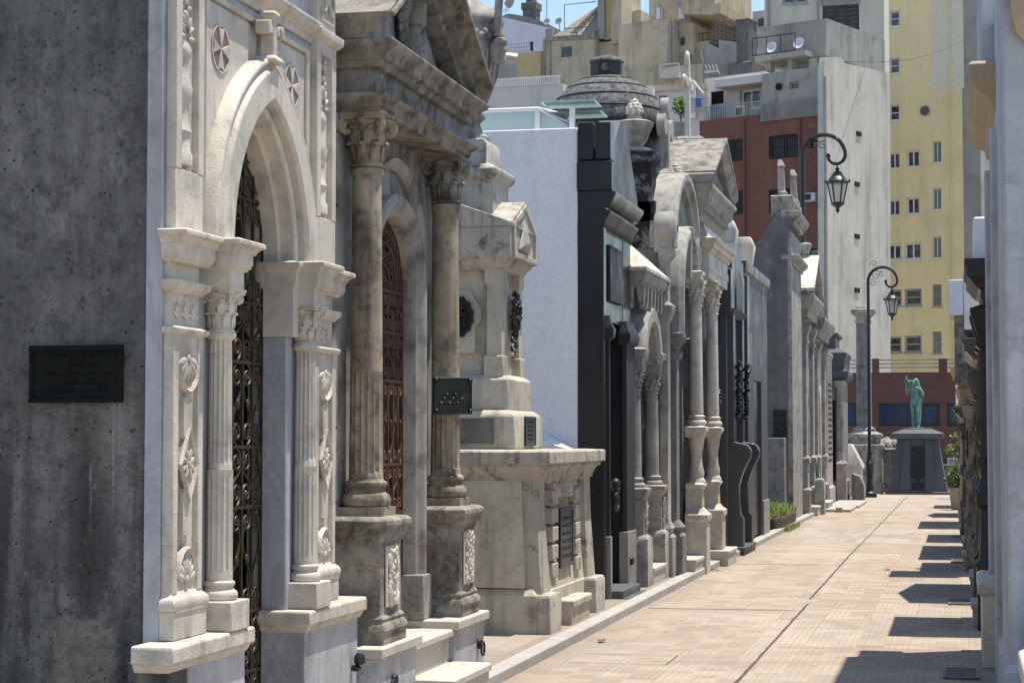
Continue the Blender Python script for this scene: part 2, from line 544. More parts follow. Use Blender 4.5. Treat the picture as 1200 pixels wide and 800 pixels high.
M_['rusty'] = plain('rust_brown_iron', (0.11, 0.045, 0.02), 0.7, 0.0, 0.5, 14, 0.3, alt=(0.03, 0.016, 0.01))
M_['base_granite'] = granite('pale_polished_base', (0.26, 0.25, 0.235), (0.36, 0.35, 0.33), (0.12, 0.12, 0.115), rough=0.35, spec=0.3)
M_['gate_iron'] = plain('bronze_brown_iron', (0.07, 0.052, 0.03), 0.5, 0.35, 0.5, 18, 0.2, alt=(0.025, 0.02, 0.014))
M_['void'] = plain('dark_interior', (0.008, 0.008, 0.009), 0.9, 0, 0.3, 3, 0)
M_['glass_dark'] = glassy('dark_glass', (0.02, 0.023, 0.027), 0.05, 0.3)
M_['lamp_glass'] = glassy('lantern_glass', (0.45, 0.47, 0.47), 0.15, 0.2, 0.45)
M_['skylight'] = glassy('greenish_skylight_glass', (0.42, 0.55, 0.52), 0.12, 0.35, 0.85)
M_['alu'] = plain('grey_window_frame', (0.35, 0.37, 0.36), 0.5, 0.2, 0.2)
M_['white_frame'] = plain('white_window_frame', (0.7, 0.7, 0.68), 0.5, 0, 0.15)
M_['ac'] = plain('ac_casing', (0.5, 0.5, 0.47), 0.5, 0, 0.2)
M_['terracotta_rose'] = stone('rose_marble', (0.22, 0.155, 0.13), g=0.3, streak=0.0, veins=0.3, rough=0.5)
# city
M_['city_red'] = brick_mat('city_red_brick', (0.19, 0.066, 0.045), (0.135, 0.05, 0.036), (0.17, 0.1, 0.08))
M_['low_red'] = brick_mat('low_dark_red_brick', (0.13, 0.045, 0.035), (0.095, 0.035, 0.028), (0.13, 0.08, 0.07))
M_['brown_brick'] = brick_mat('rough_brown_brick', (0.13, 0.085, 0.06), (0.06, 0.045, 0.04), (0.26, 0.23, 0.19), 0.26, 0.11)
M_['city_white'] = stone('stained_party_wall', (0.58, 0.545, 0.455), (0.49, 0.455, 0.375), grime=(0.18, 0.165, 0.135), g=0.45, streak=0.6, bump=0.1, scale=0.3)
M_['city_yellow'] = stone('yellow_painted_wall', (0.86, 0.715, 0.39), (0.8, 0.655, 0.35), grime=(0.45, 0.37, 0.24), g=0.25, streak=0.35, bump=0.05, scale=0.25)
M_['city_yellow_shadow'] = stone('yellow_wall_painted_shadow', (0.74, 0.69, 0.52), (0.7, 0.65, 0.48), grime=(0.4, 0.36, 0.28), g=0.1, streak=0.1, bump=0.05, scale=0.22)  # paler, greyer yellow: a cast shadow put into the wall colour
M_['city_beige'] = stone('beige_render', (0.56, 0.475, 0.335), (0.46, 0.385, 0.27), grime=(0.12, 0.1, 0.075), g=0.5, streak=0.6, bump=0.2, scale=0.45)
M_['city_ochre'] = stone('ochre_render', (0.56, 0.43, 0.22), (0.5, 0.38, 0.19), grime=(0.14, 0.1, 0.07), g=0.2, streak=0.3, bump=0.2, scale=0.3)
M_['city_grey'] = stone('grey_city_concrete', (0.36, 0.35, 0.31), (0.28, 0.27, 0.24), grime=(0.07, 0.068, 0.06), g=0.5, streak=0.5, bump=0.3, scale=0.35)
M_['city_cream'] = stone('cream_city_wall', (0.64, 0.6, 0.5), (0.58, 0.54, 0.44), grime=(0.2, 0.19, 0.16), g=0.2, streak=0.35, bump=0.1, scale=0.25)
M_['city_lilac'] = stone('lilac_white_wall', (0.66, 0.65, 0.74), (0.62, 0.61, 0.7), grime=(0.3, 0.3, 0.32), g=0.1, streak=0.12, bump=0.1, scale=0.3)
M_['city_pinkwhite'] = stone('off_white_render', (0.64, 0.6, 0.56), (0.57, 0.53, 0.5), grime=(0.2, 0.19, 0.18), g=0.2, streak=0.3, bump=0.1, scale=0.3)
M_['blue_blind'] = plain('blue_window', (0.02, 0.045, 0.13), 0.12, 0, 0.6, 0.8, 0)
M_['tarpaulin'] = plain('blue_grey_cloth', (0.2, 0.26, 0.36), 0.8, 0, 0.2)
M_['blue_plastic'] = plain('blue_plastic', (0.03, 0.12, 0.35), 0.4, 0, 0.2)
M_['louvre'] = plain('dark_blue_louvre', (0.025, 0.04, 0.055), 0.4, 0, 0.4, 2)
M_['leaf'] = plain('leaf_green', (0.09, 0.17, 0.03), 0.55, 0, 0.6, 5, 0, alt=(0.035, 0.08, 0.015))
M_['leaf_light'] = plain('young_leaf_green', (0.19, 0.28, 0.05), 0.5, 0, 0.5, 6, 0, alt=(0.09, 0.16, 0.03))
M_['grass'] = plain('grass_blade', (0.25, 0.37, 0.06), 0.6, 0, 0.5, 3.5, 0, alt=(0.22, 0.2, 0.07))
M_['dry_leaf'] = plain('dry_leaf', (0.2, 0.1, 0.035), 0.7, 0, 0.5, 20, 0, alt=(0.1, 0.05, 0.02))
M_['soil'] = plain('soil', (0.07, 0.05, 0.035), 0.95, 0, 0.5, 12, 0.6)
M_['bark'] = plain('bark', (0.09, 0.065, 0.045), 0.9, 0, 0.5, 20, 0.6)
M_['pot'] = plain('plastic_pot', (0.38, 0.34, 0.27), 0.6, 0, 0.3)
M_['kerb'] = stone('kerb_stone', (0.42, 0.4, 0.36), (0.35, 0.33, 0.29), grime=(0.12, 0.11, 0.1), g=0.35, streak=0.0, pits=0.3, bump=0.4, rough=0.85, scale=1.5)
M_['step'] = stone('worn_step_marble', (0.56, 0.52, 0.45), (0.47, 0.43, 0.36), grime=(0.16, 0.14, 0.11), g=0.35, streak=0.25, bump=0.25, rough=0.65, scale=1.5)
M_['earth'] = stone('far_ground', (0.26, 0.24, 0.21), g=0.3, streak=0.0, bump=0.3, scale=0.4)


def paving_mat():
    m, nt, b = new_mat('ribbed_cement_tiles')
    q = G(nt)
    x, y, z = q.xyz()

    def grid(size, wdt):
        fx = q.math('PINGPONG', q.math('DIVIDE', x, size), 0.5)
        fy = q.math('PINGPONG', q.math('DIVIDE', y, size), 0.5)
        return q.ramp(q.math('MINIMUM', fx, fy), 0.0, wdt, 1, 0)
    t = 0.2
    fl = q.node('ShaderNodeCombineXYZ')
    q.put(fl.inputs[0], q.math('FLOOR', q.math('DIVIDE', x, t)))
    q.put(fl.inputs[1], q.math('FLOOR', q.math('DIVIDE', y, t)))
    wn = q.node('ShaderNodeTexWhiteNoise', noise_dimensions='2D')
    q.put(wn.inputs['Vector'], fl.outputs[0])
    c = q.mix(q.ramp(wn.outputs[0], 0, 1), (0.40, 0.325, 0.25), (0.285, 0.23, 0.18))
    c = q.mix(q.ramp(q.noise(0.55, 7, 0.65), 0.4, 0.7, 0, 0.55), c, (0.38, 0.325, 0.27))
    c = q.mix(q.ramp(q.noise(1.6, 9, 0.7, vec=q.scale(q.pos, (1, 0.5, 1))), 0.52, 0.7, 0, 0.75), c, (0.2, 0.165, 0.13))
    c = q.mix(q.ramp(q.noise(1.1, 8, 0.72, vec=q.scale(q.pos, (1, 0.35, 1))), 0.56, 0.68, 0, 0.6), c, (0.5, 0.45, 0.38))
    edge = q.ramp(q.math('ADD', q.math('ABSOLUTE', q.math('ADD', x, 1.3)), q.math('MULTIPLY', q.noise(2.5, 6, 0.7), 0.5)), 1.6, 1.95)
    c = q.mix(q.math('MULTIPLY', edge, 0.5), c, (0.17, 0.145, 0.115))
    c = q.mix(q.ramp(q.noise(14, 5, 0.7), 0.5, 0.75, 0, 0.4), c, (0.29, 0.235, 0.185))
    f2 = q.node('ShaderNodeCombineXYZ')
    q.put(f2.inputs[0], q.math('FLOOR', q.math('DIVIDE', x, 0.8)))
    q.put(f2.inputs[1], q.math('FLOOR', q.math('DIVIDE', y, 1.4)))
    w2 = q.node('ShaderNodeTexWhiteNoise', noise_dimensions='2D')
    q.put(w2.inputs['Vector'], f2.outputs[0])
    c = q.mix(q.ramp(w2.outputs[0], 0.55, 1.0, 0, 0.3), c, (0.25, 0.2, 0.155))
    c = q.mix(q.ramp(w2.outputs[0], 0.0, 0.25, 0.3, 0), c, (0.48, 0.42, 0.34))
    sub = grid(t / 4, 0.16)
    c = q.mix(q.math('MULTIPLY', sub, 0.42), c, (0.22, 0.17, 0.125))
    big = grid(t, 0.025)
    c = q.mix(q.math('MULTIPLY', big, q.ramp(q.noise(0.9, 4), 0.4, 0.6, 0.1, 0.55)), c, (0.5, 0.43, 0.35))
    rows = q.ramp(q.math('PINGPONG', q.math('DIVIDE', x, 0.4), 0.5), 0, 0.02, 1, 0)
    c = q.mix(q.math('MULTIPLY', rows, q.ramp(q.noise(0.7, 4, vec=q.scale(q.pos, (3, 0.5, 1))), 0.45, 0.6, 0, 0.7)), c, (0.17, 0.14, 0.11))
    q.put(b.inputs['Base Color'], c)
    b.inputs['Roughness'].default_value = 0.85
    b.inputs['Specular IOR Level'].default_value = 0.25
    q.put(b.inputs['Normal'], q.bump(q.math('SUBTRACT', q.noise(40, 5), q.math('ADD', sub, big)), 0.25, 0.004))
    return m


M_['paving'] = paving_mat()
M_['joint'] = plain('dark_joint', (0.11, 0.09, 0.07), 0.9, 0, 0.6, 4, alt=(0.05, 0.042, 0.034))
M_['grate'] = plain('cast_iron_grate', (0.2, 0.185, 0.165), 0.6, 0.0, 0.5, 20)
# ================================================================== reusable pieces of architecture
CORN = [(0, 0), (0.25, 0.0), (0.32, 0.16), (0.32, 0.3), (0.55, 0.38), (0.78, 0.55), (0.9, 0.6), (0.9, 0.78), (1.0, 0.84), (1.0, 1.0)]


def cprof(z, h, out, base=0.0):
    """cornice profile for rl(): (offset, z)"""
    return [(base + o * out, z + t * h) for o, t in CORN]


def base_prof(z, h, out):
    pr = [(out, z), (out, z + 0.35 * h)]
    for i in range(7):
        a = -pi / 2 + pi * i / 6
        pr.append((out * (0.62 + 0.3 * cos(a)), z + h * (0.52 + 0.15 * sin(a))))
    return pr + [(out * 0.4, z + 0.72 * h), (out * 0.2, z + 0.8 * h), (out * 0.42, z + 0.88 * h), (0.0, z + h)]


def torus_base(r, z, h):
    pr = [(r * 1.42, z)]
    for i in range(7):
        a = -pi / 2 + pi * i / 6
        pr.append((r * (1.27 + 0.2 * cos(a)), z + h * (0.24 + 0.22 * sin(a))))
    pr += [(r * 1.2, z + h * 0.5), (r * 1.1, z + h * 0.6), (r * 1.18, z + h * 0.68)]
    for i in range(5):
        a = -pi / 2 + pi * i / 4
        pr.append((r * (1.16 + 0.1 * cos(a)), z + h * (0.8 + 0.1 * sin(a))))
    return pr + [(r * 1.04, z + h * 0.94), (r, z + h)]


def capital(mb, v, u, z0, z1, r, spread=1.75, volute=True, leaves=8, vr=0.42):
    """corinthian capital: bell, two rows of curling leaves, corner volutes, abacus"""
    h = z1 - z0
    mb.lathe(v, u, [(r * 1.1, z0), (r * 1.18, z0 + h * 0.04), (r * 1.02, z0 + h * 0.08), (r, z0 + h * 0.1), (r * 1.02, z0 + h * 0.5), (r * 1.2, z0 + h * 0.75), (r * 1.5, z0 + h * 0.86)], 20)
    for row in range(2):
        n = leaves
        zb = z0 + h * (0.1 + 0.3 * row)
        hl = h * 0.36
        for k in range(n):
            a = 2 * pi * (k + 0.5 * row) / n
            ca, sa = cos(a), sin(a)
            rb = r * (1.05 + 0.08 * row)
            w = r * 0.36
            mb.blob((v + ca * rb, u + sa * rb, zb + hl * 0.45), (r * 0.13, w, hl * 0.52), (0, 0.16, a), 8, 5)
            for dd in (-0.22, 0.22):
                mb.blob((v + cos(a + dd) * rb * 1.04, u + sin(a + dd) * rb * 1.04, zb + hl * 0.35), (r * 0.1, r * 0.13, hl * 0.4), (0, 0.1, a + dd), 6, 4)
            rt = rb + r * 0.26
            mb.blob((v + ca * rt, u + sa * rt, zb + hl * 0.92), (r * 0.17, w * 0.75, r * 0.13), (0, 0.5, a), 8, 5)
    if volute:
        for sv in (-1, 1):
            for su in (-1, 1):
                d = Vector((sv, su, 0)).normalized()
                c = Vector((v, u, z0 + h * 0.77)) + d * r * spread * 0.88
                pts = []
                for i in range(26):
                    t = i / 25
                    rr = r * vr * (1 - 0.8 * t)
                    a = pi * 0.9 - 2 * pi * 1.6 * t
                    pts.append(c + d * rr * cos(a) + Vector((0, 0, rr * sin(a))))
                st = Vector((v, u, z0 + h * 0.5)) + d * r * 1.05
                mb.tube([st, (st + pts[0]) / 2 + Vector((0, 0, h * 0.05))] + pts, r * 0.36 * vr, 6)
    for k in range(4):
        a = pi / 2 * k
        mb.blob((v + cos(a) * r * 1.42, u + sin(a) * r * 1.42, z0 + h * 0.86), (r * 0.16, r * 0.3, r * 0.22), (0, 0, a), 8, 5)
    q = r * spread
    zt = z0 + h * 0.87
    poly = []
    for k in range(4):
        a = pi / 4 + pi / 2 * k
        for t in (-0.09, 0.09):
            poly.append((v + q * 1.2 * cos(a + t), u + q * 1.2 * sin(a + t)))
        poly.append((v + q * 0.78 * cos(a + pi / 4), u + q * 0.78 * sin(a + pi / 4)))
    mb.plan(poly, zt, z0 + h * 0.94)
    c = [(v + (a - v) * 1.06, u + (b - u) * 1.06) for a, b in poly]
    mb.plan(c, z0 + h * 0.94, z1)


def rosette(mb, v, u, z, r, n=8, th=0.012, a0=0.0, a1=2 * pi):
    for k in range(n):
        a = a0 + (a1 - a0) * (k + 0.5) / n
        mb.blob((v + th * 0.4, u + cos(a) * r * 0.55, z + sin(a) * r * 0.55), (th, r * 0.48, r * 0.19), (a, 0, 0), 8, 4)
    mb.blob((v + th * 0.6, u, z), (th * 1.3, r * 0.2, r * 0.2), (0, 0, 0), 8, 5)


def foliage_relief(mb, v, u, z0, z1, w, th, seed, n=18):
    """upright acanthus stem with leaves and fruit, carved in relief"""
    rd = random.Random(seed)
    pts = [(v + th * 0.3, u + w * 0.16 * sin(7 * t), z0 + (z1 - z0) * t) for t in [i / 12 for i in range(13)]]
    mb.tube(pts, w * 0.07, 6)
    for i in range(n):
        t = (i + 0.5) / n
        s = 1 if i % 2 else -1
        p = (v + th * 0.35, u + s * w * (0.12 + 0.2 * rd.random()), z0 + (z1 - z0) * t)
        mb.blob(p, (th * (0.6 + 0.5 * rd.random()), w * 0.26, w * (0.09 + 0.08 * rd.random())), (s * (0.5 + 0.6 * rd.random()), 0, 0), 8, 4)
        if rd.random() < 0.5:
            mb.blob((v + th * 0.5, u - s * w * 0.25 * rd.random(), p[2] + w * 0.1), (th * 1.1, w * 0.1, w * 0.1), (0, 0, 0), 7, 4)


def scroll_gate(mb, v, u0, u1, z0, z1, pitch=0.13, bar=0.008, th=0.007, seed=1):
    """wrought iron leaf: frame, bars and rows of C-scrolls"""
    rd = random.Random(seed)
    n = max(2, round((u1 - u0) / pitch))
    for i in range(n + 1):
        u = u0 + (u1 - u0) * i / n
        mb.box(v - bar, v + bar, u - bar, u + bar, z0, z1)
    z = z0
    row = 0
    while z < z1 - 0.05:
        mb.box(v - bar * 1.1, v + bar * 1.1, u0, u1, z - bar, z + bar)
        h = (0.42, 0.3, 0.52, 0.3)[row % 4]
        h = min(h, z1 - z)
        for i in range(n):
            c = u0 + (u1 - u0) * (i + 0.5) / n
            w = (u1 - u0) / n
            r = w * 0.42
            for k, zz in enumerate((z + r * 1.15, z + h - r * 1.15)):
                sgn = 1 if (i + k + row) % 2 else -1
                mb.spiral((v, c, zz), r, r * 0.18, (pi / 2 if k else -pi / 2), 1.5 * sgn, th)
            mb.tube([(v, c + r * 0.9 * sin(pi * 2 * t) * (1 if i % 2 else -1), z + r + (h - 2 * r) * t) for t in [j / 8 for j in range(9)]], th, 5)
            if row % 2 == 0:
                mb.blob((v + th, c, z + h * 0.5), (th * 1.2, w * 0.16, w * 0.2), (0, 0, 0), 7, 4)
        z += h
        row += 1
    mb.box(v - bar * 1.2, v + bar * 1.2, u0, u1, z1 - bar, z1 + bar)


def plaque_mesh(mb, v, u0, u1, z0, z1, th=0.02, lines=4):
    mb.box(v, v + th * 0.7, u0, u1, z0, z1)
    f = 0.06 * min(u1 - u0, z1 - z0)
    for a, b, c, d in ((u0, u1, z0, z0 + f), (u0, u1, z1 - f, z1), (u0, u0 + f, z0 + f, z1 - f), (u1 - f, u1, z0 + f, z1 - f)):
        mb.box(v + th * 0.5, v + th, a, b, c, d)


def lettering(mb, v, u0, u1, z0, z1, rows, seed, th=0.004):
    """worn raised lettering too small to read: rows of short strokes"""
    rd = random.Random(seed)
    h = (z1 - z0) / rows
    for i in range(rows):
        z = z1 - h * (i + 0.5)
        u = u0 + rd.random() * 0.15 * (u1 - u0)
        e = u1 - rd.random() * 0.15 * (u1 - u0)
        while u < e:
            w = h * (0.2 + 0.25 * rd.random())
            mb.box(v, v + th, u, u + w * 0.3, z - h * 0.25, z + h * 0.25)
            if rd.random() < 0.7:
                zz = z + rd.choice((-0.22, 0, 0.2)) * h
                mb.box(v, v + th * 0.9, u + w * 0.3, u + w, zz - h * 0.04, zz + h * 0.04)
            u += w * 1.45 + (h * 0.3 if rd.random() < 0.18 else 0)


# ================================================================== A. gothic marble mausoleum
XA = -3.36
A = left(XA)
uA = 9.07
t = thing('gothic_mausoleum', 'dark pitted concrete tomb with white marble gothic front and pointed arch doorway', 'mausoleum', (XA, uA, 0))
m = MB(A)
m.plan([(-5.0, uA - 1.13), (-0.075, uA - 1.13), (-0.075, uA - 0.53), (-0.3, uA - 0.53), (-0.3, uA + 0.53), (-0.075, uA + 0.53), (-0.075, uA + 1.12), (-5.0, uA + 1.12)], 0, 4.35)
body = m.build('concrete_body', M_['concrete'], t, 0.012)
# marble front slab with the pointed opening
m = MB(A)
arch_in = pointed_arch(uA, 2.49, 0.52, 0.76)
m.side(opening(uA - 1.15, uA + 1.15, 0.0, 4.35, arch_in, uA, 0.5, 2.4), -0.075, 0.0)
front = m.build('marble_front', M_['marble_grey'], t, 0.006)
for s in (-1, 1):
    m = MB(A)
    a, b = sorted((uA + s * 0.43, uA + s * 0.5))
    m.box(-0.2, 0.015, a + 0.002, b + 0.002, 0.73, 2.12)
    m.build('door_jamb', M_['marble_grey'], t, 0.008)
m = MB(A)
for i in range(3):
    pa = pointed_arch(uA, 2.49, 0.5, 0.74)
m.sweep(pointed_arch(uA, 2.49, 0.43, 0.66, 18), [(0, -0.22), (0.075, -0.22), (0.075, -0.03), (0, -0.03)])
m.build('arch_soffit', M_['marble'], t, 0.006)
# the projecting arch band, moulded
m = MB(A)
pr = [(0.0, 0.0), (0.22, 0.0), (0.22, 0.06), (0.205, 0.085), (0.185, 0.085), (0.18, 0.07), (0.165, 0.07), (0.15, 0.1), (0.02, 0.1), (0.0, 0.085)]
m.sweep(pointed_arch(uA, 2.49, 0.52, 0.76, 22), pr)
m.sweep(pointed_arch(uA, 2.49, 0.475, 0.71, 22), [(0, -0.04), (0.04, -0.04), (0.04, 0.045), (0.02, 0.055), (0, 0.04)])
m.build('pointed_arch_moulding', M_['marble'], t, 0.006)
# stone cross on the apex
m = MB(A)
zc = 3.44
m.rw(0.005, 0.11, uA - 0.045, uA + 0.045, [(0.015, zc), (0.015, zc + 0.02), (0, zc + 0.035)])
m.rw(0.03, 0.1, uA - 0.028, uA + 0.028, [(0, zc + 0.03), (0.0, zc + 0.22), (0.012, zc + 0.228), (0.012, zc + 0.25), (0, zc + 0.258)])
for s in (-1, 1):
    m.rw(0.031, 0.099, *sorted((uA + s * 0.025, uA + s * 0.095)), [(0, zc + 0.14), (0.0, zc + 0.19)])
    m.rw(0.031, 0.099, *sorted((uA + s * 0.08, uA + s * 0.1)), [(0.01, zc + 0.132), (0.01, zc + 0.198)])
m.build('cross', M_['marble'], t, 0.008)
# string course and top cornice
m = MB(A)
for z, h, o in ((3.7, 0.11, 0.07), (4.25, 0.2, 0.13)):
    m.rw(-0.04, 0.0, uA - 0.77, uA + 0.77, cprof(z, h, o))
m.build('string_course', M_['marble'], t, 0.004)
# round rose-marble crosses
for s in (-1, 1):
    m = MB(A)
    cu, cz, r = uA + s * 0.5, 3.42, 0.115
    ring = [(cu + r * cos(2 * pi * k / 32), cz + r * sin(2 * pi * k / 32)) for k in range(32)]
    m.sweep(ring, [(0, 0.003), (0.01, 0.003), (0.01, 0.012), (0, 0.012)], closed=True)
    ro = m.build('medallion', M_['marble'], t, 0)
    m = MB(A)
    m.side([(cu + r * cos(2 * pi * k / 32), cz + r * sin(2 * pi * k / 32)) for k in range(32)], 0.001, 0.009)
    m.build('rose_disc', M_['terracotta_rose'], ro)
    m = MB(A)
    for k in range(4):
        a = pi / 2 * k + pi / 4 * 0
        w = 0.34
        m.side([(cu, cz), (cu + r * 0.92 * cos(a - w), cz + r * 0.92 * sin(a - w)), (cu + r * 0.8 * cos(a), cz + r * 0.8 * sin(a)), (cu + r * 0.92 * cos(a + w), cz + r * 0.92 * sin(a + w))], 0.004, 0.015)
    m.build('inlaid_cross', M_['marble'], ro, 0.002)
# plinth blocks with overhanging slabs, on both sides of the doorway
for s in (-1, 1):
    a, b = sorted((uA + s * 0.43, uA + s * 1.31))
    m = MB(A)
    m.box(-0.2, 0.125, *((uA - 1.128, b) if s < 0 else (a, b)), 0, 0.66)
    if s < 0:
        n_ = MB(A)
        n_.box(-0.07, 0.1255, a, uA - 1.1281, 0, 0.66)
        n_.build('plinth_flank', M_['concrete'], t, 0.006)
    pl = m.build('plinth', M_['marble_grey'], t, 0.01)
    m = MB(A)
    a2 = a - (0.03 if s < 0 else 0.0)
    m.rw(-0.14 if s > 0 else -0.03, 0.125, a2, b + (0.03 if s > 0 else 0), [(0.0, 0.62), (0.012, 0.635), (0.02, 0.655), (0.035, 0.663), (0.035, 0.725), (0.028, 0.733), (0, 0.733)])
    m.build('plinth_slab', M_['marble'], pl, 0.006)
# pilasters, columns, their pedestals, capitals and the stacked cap mouldings
for s in (-1, 1):
    pa, pb = sorted((uA + s * 0.79, uA + s * 1.13))
    pc = (pa + pb) / 2
    cu = uA + s * 0.6
    m = MB(A)
    m.rw(0.0, 0.045, pa, pb, [(0.022, 0.735), (0.022, 0.852), (0.03, 0.856)] + [(0.02 + 0.012 * cos(x), 0.885 + 0.028 * sin(x)) for x in (-1.5, -0.8, 0, 0.8, 1.5)] + [(0.006, 0.925), (0, 0.94)])
    pil = m.build('pilaster', M_['marble'], t, 0.005)
    # shaft with a sunk panel
    m = MB(A)
    m.box(-0.03, 0.028, pa + 0.004, pb - 0.004, 0.935, 2.055)
    w = 0.055
    m.box(0.0, 0.052, pa, pa + w, 0.93, 2.06)
    m.box(0.0, 0.052, pb - w, pb, 0.93, 2.06)
    lo = [(pa + w, 0.93), (pb - w, 0.93), (pb - w, 1.0)] + [(pc + (pc - pa - w) * cos(x), 1.0 + 0.0 + (pc - pa - w) * sin(x) * 1.0) for x in [pi * k / 12 for k in range(13)]]
    lo = [(pa + w, 0.93), (pb - w, 0.93)] + [(pc + (pb - w - pc) * cos(pi * k / 12), 1.0 + 0.13 * sin(pi * k / 12)) for k in range(13)]
    m.side(lo, 0.0, 0.044)
    hi = [(pb - w, 2.06), (pa + w, 2.06)] + [(pc - (pb - w - pc) * cos(pi * k / 12), 1.93 - 0.13 * sin(pi * k / 12)) for k in range(13)]
    m.side(hi, 0.0, 0.044)
    m.build('panelled_shaft', M_['marble'], pil, 0.004)
    m = MB(A)
    hw = pb - w - pc
    arc = [(pc + (hw - 0.004) * cos(pi * k / 14), 1.0 + 0.13 * sin(pi * k / 14)) for k in range(15)]
    m.sweep(arc, [(0, 0.02), (0.02, 0.02), (0.02, 0.05), (0.008, 0.062), (0, 0.05)])
    arc = [(pc - (hw - 0.004) * cos(pi * k / 14), 1.93 - 0.13 * sin(pi * k / 14)) for k in range(15)]
    m.sweep(arc, [(0, 0.02), (0.02, 0.02), (0.02, 0.05), (0.008, 0.062), (0, 0.05)])
    rosette(m, 0.044, pc, 0.985, hw * 0.95, 7, 0.008, 0, pi)
    rosette(m, 0.044, pc, 1.95, hw * 0.95, 7, 0.008, pi, 2 * pi)
    for z0, z1, pt_ in ((1.18, 1.36, 1), (1.62, 1.78, -1)):
        tip = 0.07
        poly = [(pc - 0.05, z0), (pc + 0.05, z0), (pc + 0.05, z1), (pc, z1 + tip), (pc - 0.05, z1)] if pt_ > 0 else [(pc - 0.045, z1), (pc - 0.045, z0), (pc, z0 - tip), (pc + 0.045, z0), (pc + 0.045, z1)]
        m.side(poly, 0.02, 0.05)
    dz, dh, dw = 1.49, 0.165, 0.098
    m.sweep([(pc, dz - dh), (pc + dw, dz), (pc, dz + dh), (pc - dw, dz)], [(0, 0.02), (0.014, 0.02), (0.014, 0.058), (0, 0.066)], closed=True)
    m.side([(pc, dz - dh), (pc + dw, dz), (pc, dz + dh), (pc - dw, dz)], 0.02, 0.048)
    rosette(m, 0.048, pc, dz, 0.075, 8, 0.009)
    for k in range(4):
        a = pi / 2 * k + pi / 4
        m.blob((0.05, pc + 0.05 * cos(a), dz + 0.07 * sin(a)), (0.008, 0.028, 0.013), (a, 0, 0), 7, 4)
    m.build('carved_relief', M_['marble'], pil, 0.002)
    # frieze block with carved leaves, between two ledges
    m = MB(A)
    m.box(-0.03, 0.03, pa + 0.008, pb - 0.008, 2.05, 2.40)
    m.rw(0.0, 0.045, pa, pb, [(0.0, 2.05), (0.018, 2.058), (0.026, 2.07), (0.026, 2.083), (0.01, 2.09), (0.0, 2.095)])
    m.rw(0.0, 0.04, pa, pb, [(0.0, 2.235), (0.012, 2.245), (0.03, 2.262), (0.034, 2.275), (0.034, 2.29), (0.0, 2.296)])
    for k in (-1, 0, 1):
        for j in range(5):
            a = pi * (0.15 + 0.7 * j / 4)
            m.blob((0.034, pc + k * 0.09 + 0.03 * cos(a), 2.12 + 0.05 * sin(a)), (0.008, 0.035, 0.01), (a, 0, 0), 7, 4)
    m.build('frieze_block', M_['marble'], pil, 0.003)
    m = MB(A)
    m.rw(0.0, 0.06, pa, pb, [(0.0, 2.366), (0.012, 2.372), (0.018, 2.382), (0.026, 2.384), (0.026, 2.396), (0.032, 2.4), (0.032, 2.446), (0.042, 2.448), (0.045, 2.458), (0.056, 2.472), (0.072, 2.48), (0.078, 2.482), (0.078, 2.499), (0.07, 2.505), (0.0, 2.512)])
    m.build('cap_moulding', M_['marble'], pil, 0.0015, 22)
    # column
    m = MB(A)
    m.box(-0.03, 0.165, cu - 0.115, cu + 0.115, 0.735, 0.868)
    col = m.build('column', M_['marble'], t, 0.005)
    m = MB(A)
    m.lathe(0.06, cu, torus_base(0.058, 0.868, 0.095), 28)
    m.build('base', M_['marble'], col, 0, )
    m = MB(A)
    m.shaft(0.06, cu, 0.96, 1.46, 0.06, 0.06, 14, 0.1)
    m.shaft(0.06, cu, 1.455, 2.065, 0.055, 0.05, 14, 0.2)
    m.lathe(0.06, cu, [(0.052, 2.05), (0.066, 2.06), (0.07, 2.072), (0.066, 2.085), (0.052, 2.092)], 24)
    m.build('shaft', M_['marble'], col)
    m = MB(A)
    capital(m, 0.06, cu, 2.085, 2.285, 0.056, 1.72)
    m.build('capital', M_['marble'], col, 0)
    m = MB(A)
    m.box(-0.05, 0.135, cu - 0.095, cu + 0.095, 2.285, 2.40)
    m.rw(-0.05, 0.135, cu - 0.095, cu + 0.095, [(0.0, 2.366), (0.012, 2.372), (0.018, 2.382), (0.026, 2.384), (0.026, 2.396), (0.032, 2.4), (0.032, 2.446), (0.042, 2.448), (0.045, 2.458), (0.056, 2.472), (0.072, 2.48), (0.078, 2.482), (0.078, 2.499), (0.07, 2.505), (0.0, 2.512)])
    m.build('impost', M_['marble'], col, 0.0015, 22)
    # impost along the reveal
    m = MB(A)
    a, b = sorted((uA + s * 0.425, uA + s * 0.51))
    m.rw(-0.2, 0.05, a, b, [(0.0, 2.12), (0.0, 2.366), (0.01, 2.374), (0.016, 2.384), (0.016, 2.396), (0.022, 2.4), (0.022, 2.446), (0.03, 2.45), (0.036, 2.465), (0.05, 2.48), (0.05, 2.498), (0, 2.508)])
    m.build('jamb_impost', M_['marble'], t, 0.0015, 22)
    # upper pilaster with candelabra relief
    m = MB(A)
    qa, qb = pa + 0.01, pb - 0.01
    m.box(-0.03, 0.02, qa + 0.004, qb - 0.004, 2.515, 4.22)
    m.box(0.0, 0.05, qa, qa + 0.065, 2.78, 3.74)
    m.box(0.0, 0.05, qb - 0.065, qb, 2.78, 3.74)
    m.box(0.0, 0.048, qa + 0.002, qb - 0.002, 2.512, 2.78)
    m.box(0.0, 0.049, qa + 0.002, qb - 0.002, 3.66, 3.8)
    m.rw(0.0, 0.05, qa, qb, [(0, 3.72), (0.012, 3.728), (0.03, 3.745), (0.034, 3.765), (0.034, 3.785), (0, 3.795)])
    m.box(0.0, 0.045, qa + 0.003, qb - 0.003, 3.79, 4.2)
    m.rw(0.0, 0.05, qa, qb, cprof(4.14, 0.16, 0.09))
    up = m.build('upper_pilaster', M_['marble'], t, 0.004)
